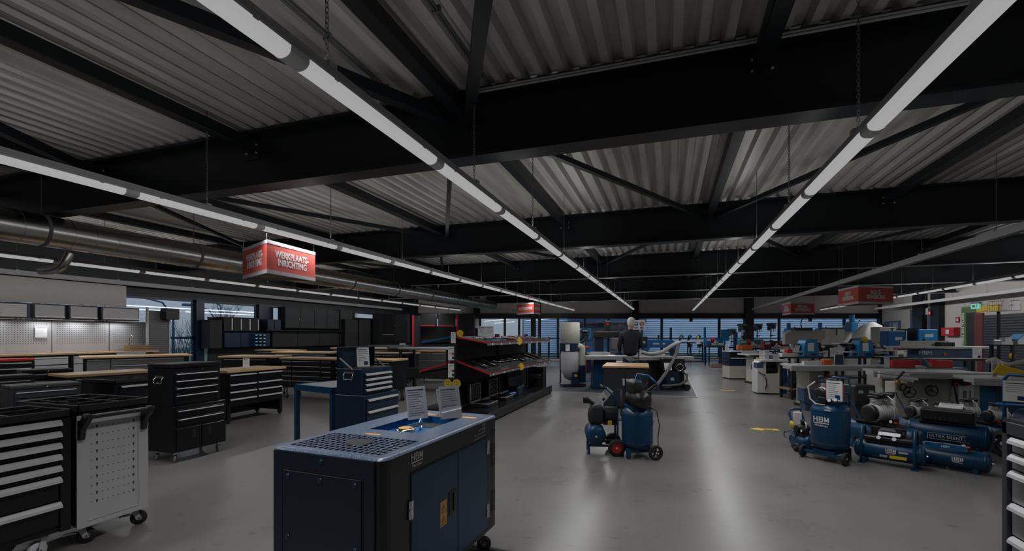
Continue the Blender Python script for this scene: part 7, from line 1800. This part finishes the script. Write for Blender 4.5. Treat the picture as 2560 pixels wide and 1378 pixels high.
# exit sign
Y_, d_ = wy(2452); t = thing('exit_sign', 'lit green emergency exit sign above the dark red door', 'sign', (XR-.16, Y_, zr(2452, 772)), R(-70))
m_ = bpy.data.materials.new('exit_glow'); m_.use_nodes = True; pb = m_.node_tree.nodes['Principled BSDF']; pb.inputs['Base Color'].default_value = (.1, .5, .5, 1); pb.inputs['Emission Color'].default_value = (.35, 1, 1, 1); pb.inputs['Emission Strength'].default_value = .28; MATS['exit_glow'] = m_
q = MB(); q.box(-.17, -.03, 0, .17, .03, .20); obj('sign_box', q, 'exit_glow', t, bev=.005); q = MB(); q.box(-.18, -.04, .20, .18, .04, .26); obj('sign_housing', q, 'grey_mid', t); q = MB(); q.box(-.12, -.034, .06, .0, -.031, .15); q.sphere((.07, -.03, .14), .02, 8, 6); q.bar((.07, -.033, .13), (.05, -.033, .07), .025, .004); q.bar((.05, -.033, .08), (.10, -.033, .04), .015, .004); obj('running_figure', q, 'green', t)
# fire hose cabinet
t = thing('fire_hose_cabinet', 'red fire hose cabinet with white notice on the right wall', 'cabinet', (XR-.12, (wy(2369)[0]+wy(2401)[0])/2, zr(2385, 840)), R(-90)); w_ = wy(2369)[0]-wy(2401)[0]; hh = zr(2385, 819)-zr(2385, 840)
q = MB(); q.box(-w_/2, -.12, 0, w_/2, .11, hh); o = obj('box_body', q, 'red', t, bev=.01); q = MB(); q.box(-w_*.12, -.124, hh*.25, w_*.14, -.12, hh*.75); obj('notice_sheet', q, 'paper', o); q = MB(); q.box(w_*.42-.02, -.13, hh*.45, w_*.42+.02, -.12, hh*.55); obj('latch', q, 'blk_plastic', o)
for px, py, m, lab in ((2396, 800, 'red', 'small red fire sign above the fire hose cabinet'), (2341, 783, 'red', 'small red alarm box high on the dark column'), (2330, 770, 'paper', 'pale green notice above the far dark red door')):
    Y_, d_ = wy(px); t = thing('wall_sign', lab, 'sign', (XR-(.25 if px == 2341 else .02), Y_, ZH(py, d_)), R(-90)); q = MB(); q.box(-.12, -.02, -.12, .12, .0, .12); obj('sign_plate', q, m, t); q = MB(); q.box(-.07, -.023, -.05, .07, -.02, .06); obj('sign_mark', q, 'paper' if m == 'red' else 'green', t)
# small corner window on right wall
ya, da = wy(2212); yb, db = wy(2252)
q = MB(); q.box(XR-.03, yb, zr(2230, 826), XR+.0, ya, zr(2230, 803)); o = obj('window_20', q, 'blue_grey', kind='structure')
q = MB(); z0_, z1_ = zr(2230, 824), zr(2230, 807); q.box(XR-.034, yb+.25, z0_, XR-.031, (ya+yb)/2-.1, z1_); obj('pane', q, 'wallblue', o); q = MB(); q.box(XR-.034, (ya+yb)/2+.25, z0_, XR-.031, ya-.9, z1_); obj('pane', q, 'wallblue', o)
# grey shutter on the right wall near
t = None
yb, db = wy(2468); 
q = MB(); q.box(XR-.10, 6.0, 0, XR-.04, yb, 2.28); sh = obj('door_4', q, 'anthra', kind='structure')
for k in range(22): q = MB(); q.prism([(XR-.10, .03+k*.1), (XR-.125, .05+k*.1), (XR-.125, .11+k*.1), (XR-.10, .125+k*.1)], 6.0, yb, 'y'); obj('shutter_slat', q, 'anthra', sh)
for k, (z0_, z1_) in enumerate(((2.72, 3.3),)): q = MB(); q.box(XR-.05, 6, z0_, XR-.001, wy(2400)[0], z1_); obj('trim_7', q, 'wallwhite', kind='structure')
for pa, pb_ in ((2320, 2338),): o = wbox('trim_8', 'wallwhite', pa, pb_, 2.8, zr(2330, 786), .10); o['kind'] = 'structure'

# ---- outside: neighbouring hall with pale louvres, street, bare trees
q = MB(); q.box(-60, -40, -.4, 60, 90, -.16); 
m_ = M('grass_ground', (.05, .08, .03), .9, var=.4, scale=2); g_ = obj('ground', q, 'grass_ground', kind='structure')
q = MB(); q.box(-24, -30, -.17, -19, 60, -.14); obj('road', q, 'grey_mid', kind='structure')
t = thing('neighbour_hall', 'neighbouring hall with pale louvred cladding behind the far windows', 'building', (0, 0, 0))
D2 = 41.0
def obx(name, mat, p0, p1, z0, z1, d0=D2, d1=D2+.5, parent=t):
    a, b = P(p0, D2), P(p1, D2); nrm = Vector((-ST, CT, 0)); vs = []
    for z in (z0, z1):
        for c, dd in ((a, d0-D2), (b, d0-D2), (b, d1-D2), (a, d1-D2)): v = c+nrm*dd; vs.append((v.x, v.y, z))
    q = MB(); q.add(vs, [(0,3,2,1),(4,5,6,7),(0,1,5,4),(1,2,6,5),(2,3,7,6),(3,0,4,7)]); return obj(name, q, mat, parent)
M('louvre', (.70, .77, .86), .6, var=.04)
M('hall_dark', (.13, .19, .27), .6)
obx('hall_wall', 'hall_dark', 1310, 2420, -.2, 6.0, D2+.1, D2+8)
k = 0; z = -.1
while z < 3.6:
    obx('louvre_slat', 'louvre', 1310 if z < 1.0 or True else 1600, 2420, z, z+.142, D2-.02, D2+.08); z += .175
obx('canopy', 'blue_grey', 1418, 1600, 2.55, 3.0, D2-2.0, D2)
M('shop', (.16, .27, .38), .5)
obx('shop_glass', 'shop', 1425, 1590, -.1, 2.55, D2-.12, D2-.05)
c = P(1540, D2-.3, 1.8); text(t, 'RGO', .62, 'navy', c, (PI/2, 0, YAW), bold=.02)
for px in (1425, 1480, 1535, 1590): obx('canopy_post', 'navy', px-2, px+2, -.1, 2.6, D2-1.9, D2-1.8)
def tree(label, x, y, h, seed, mat='bark', spread=1.0):
    rr = random.Random(seed); q = MB()
    def br(p, d, L, r, lv):
        n_ = 3; pts = [p]
        for i in range(n_): d = (d + Vector((rr.uniform(-.2, .2), rr.uniform(-.2, .2), rr.uniform(-.02, .14)))).normalized(); pts.append(pts[-1] + d*L/n_)
        q.tube(pts, [r*(1-.5*i/n_) for i in range(n_+1)], 4 if lv else 6, caps=False)
        if lv < 4:
            for i in range(4 if lv < 3 else 3):
                a = rr.uniform(0, 2*PI); s = rr.uniform(.5, .95)*spread; nd = (d + Vector((math.cos(a)*s, math.sin(a)*s, rr.uniform(.0, .5)))).normalized()
                br(pts[rr.randint(1, n_)], nd, L*rr.uniform(.55, .75), r*.5, lv+1)
    br(Vector((0, 0, -.2)), Vector((0, 0, 1)), h*.38, h*.016, 0)
    t = thing('bare_tree', label, 'tree', (x, y, 0)); o = obj('crown', q, mat, t, kind='stuff'); return t
M('bark', (.07, .085, .10), .9)
tp = [(-26, 9.5, 5), (-28, 13, 6), (-30, 17, 6.5), (-27, 22, 5.5), (-32, 27, 7), (-30, 34, 7), (-33, 43, 7), (-29, 6, 5)]
for i, (x, y, h) in enumerate(tp): tree('bare winter tree outside the left windows, %s from the near end' % ORD[(i+1) % 8], x, y, h, i+3)
for i in range(6):
    x, y = -40 - (i % 2)*1.5, 14 + i*8.2; rr = random.Random(i+50); q = MB()
    for k in range(160):
        a = rr.uniform(0, 2*PI); p0 = Vector((rr.uniform(-2.6, 2.6), rr.uniform(-3.4, 3.4), -.2)); q.tube([p0, p0+Vector((rr.uniform(-.3, .3), rr.uniform(-.3, .3), rr.uniform(.8, 1.6))), p0+Vector((rr.uniform(-.7, .7), rr.uniform(-.7, .7), rr.uniform(2.0, 3.4)))], [.03, .02, .008], 3, caps=False)
    o = obj('bare_thicket', q, 'bark', None, loc=(x, y, 0), kind='stuff'); tag(o, 'thicket of thin bare stems beyond the road, %s along the windows' % ORD[i], 'thicket')
for i, (x, y, a) in enumerate(((-22, 15.5, 1), (-25.5, 20.5, -1))):
    t = thing('street_lamp', 'blue grey street lamp outside the second left window' if i == 0 else 'distant twin armed street lamp outside the left windows', 'street lamp', (x, y, -.15))
    q = MB(); q.tube([(0, 0, 0), (0, 0, 2.5), (0, -.5, 3.15), (0, -1.3, 3.3)], [.07, .05, .04, .035], 8); obj('lamp_post', q, 'blue_grey', t); q = MB(); q.box(-.14, -2.0, 3.27, .14, -1.25, 3.42); obj('lamp_head', q, 'blue_grey', t, bev=.03)
t = thing('parked_van', 'small red and white van parked outside the near left window', 'van', (-21.5, 12.0, -.14), R(90))
q = MB(); q.prism([(-2.0, .35), (2.0, .35), (2.0, 1.0), (1.5, 1.1), (1.1, 1.75), (-2.0, 1.75)], -.85, .85, 'y'); obj('van_body', q, 'white', t, bev=.05); q = MB(); q.box(-1.9, -.86, .9, -.2, -.84, 1.5); obj('red_panel', q, 'red', t)
for sx in (-1.2, 1.2):
    for sy in (-.75, .75): wheel(t, (sx, sy, .32), .32, .2, (0, 1, 0))
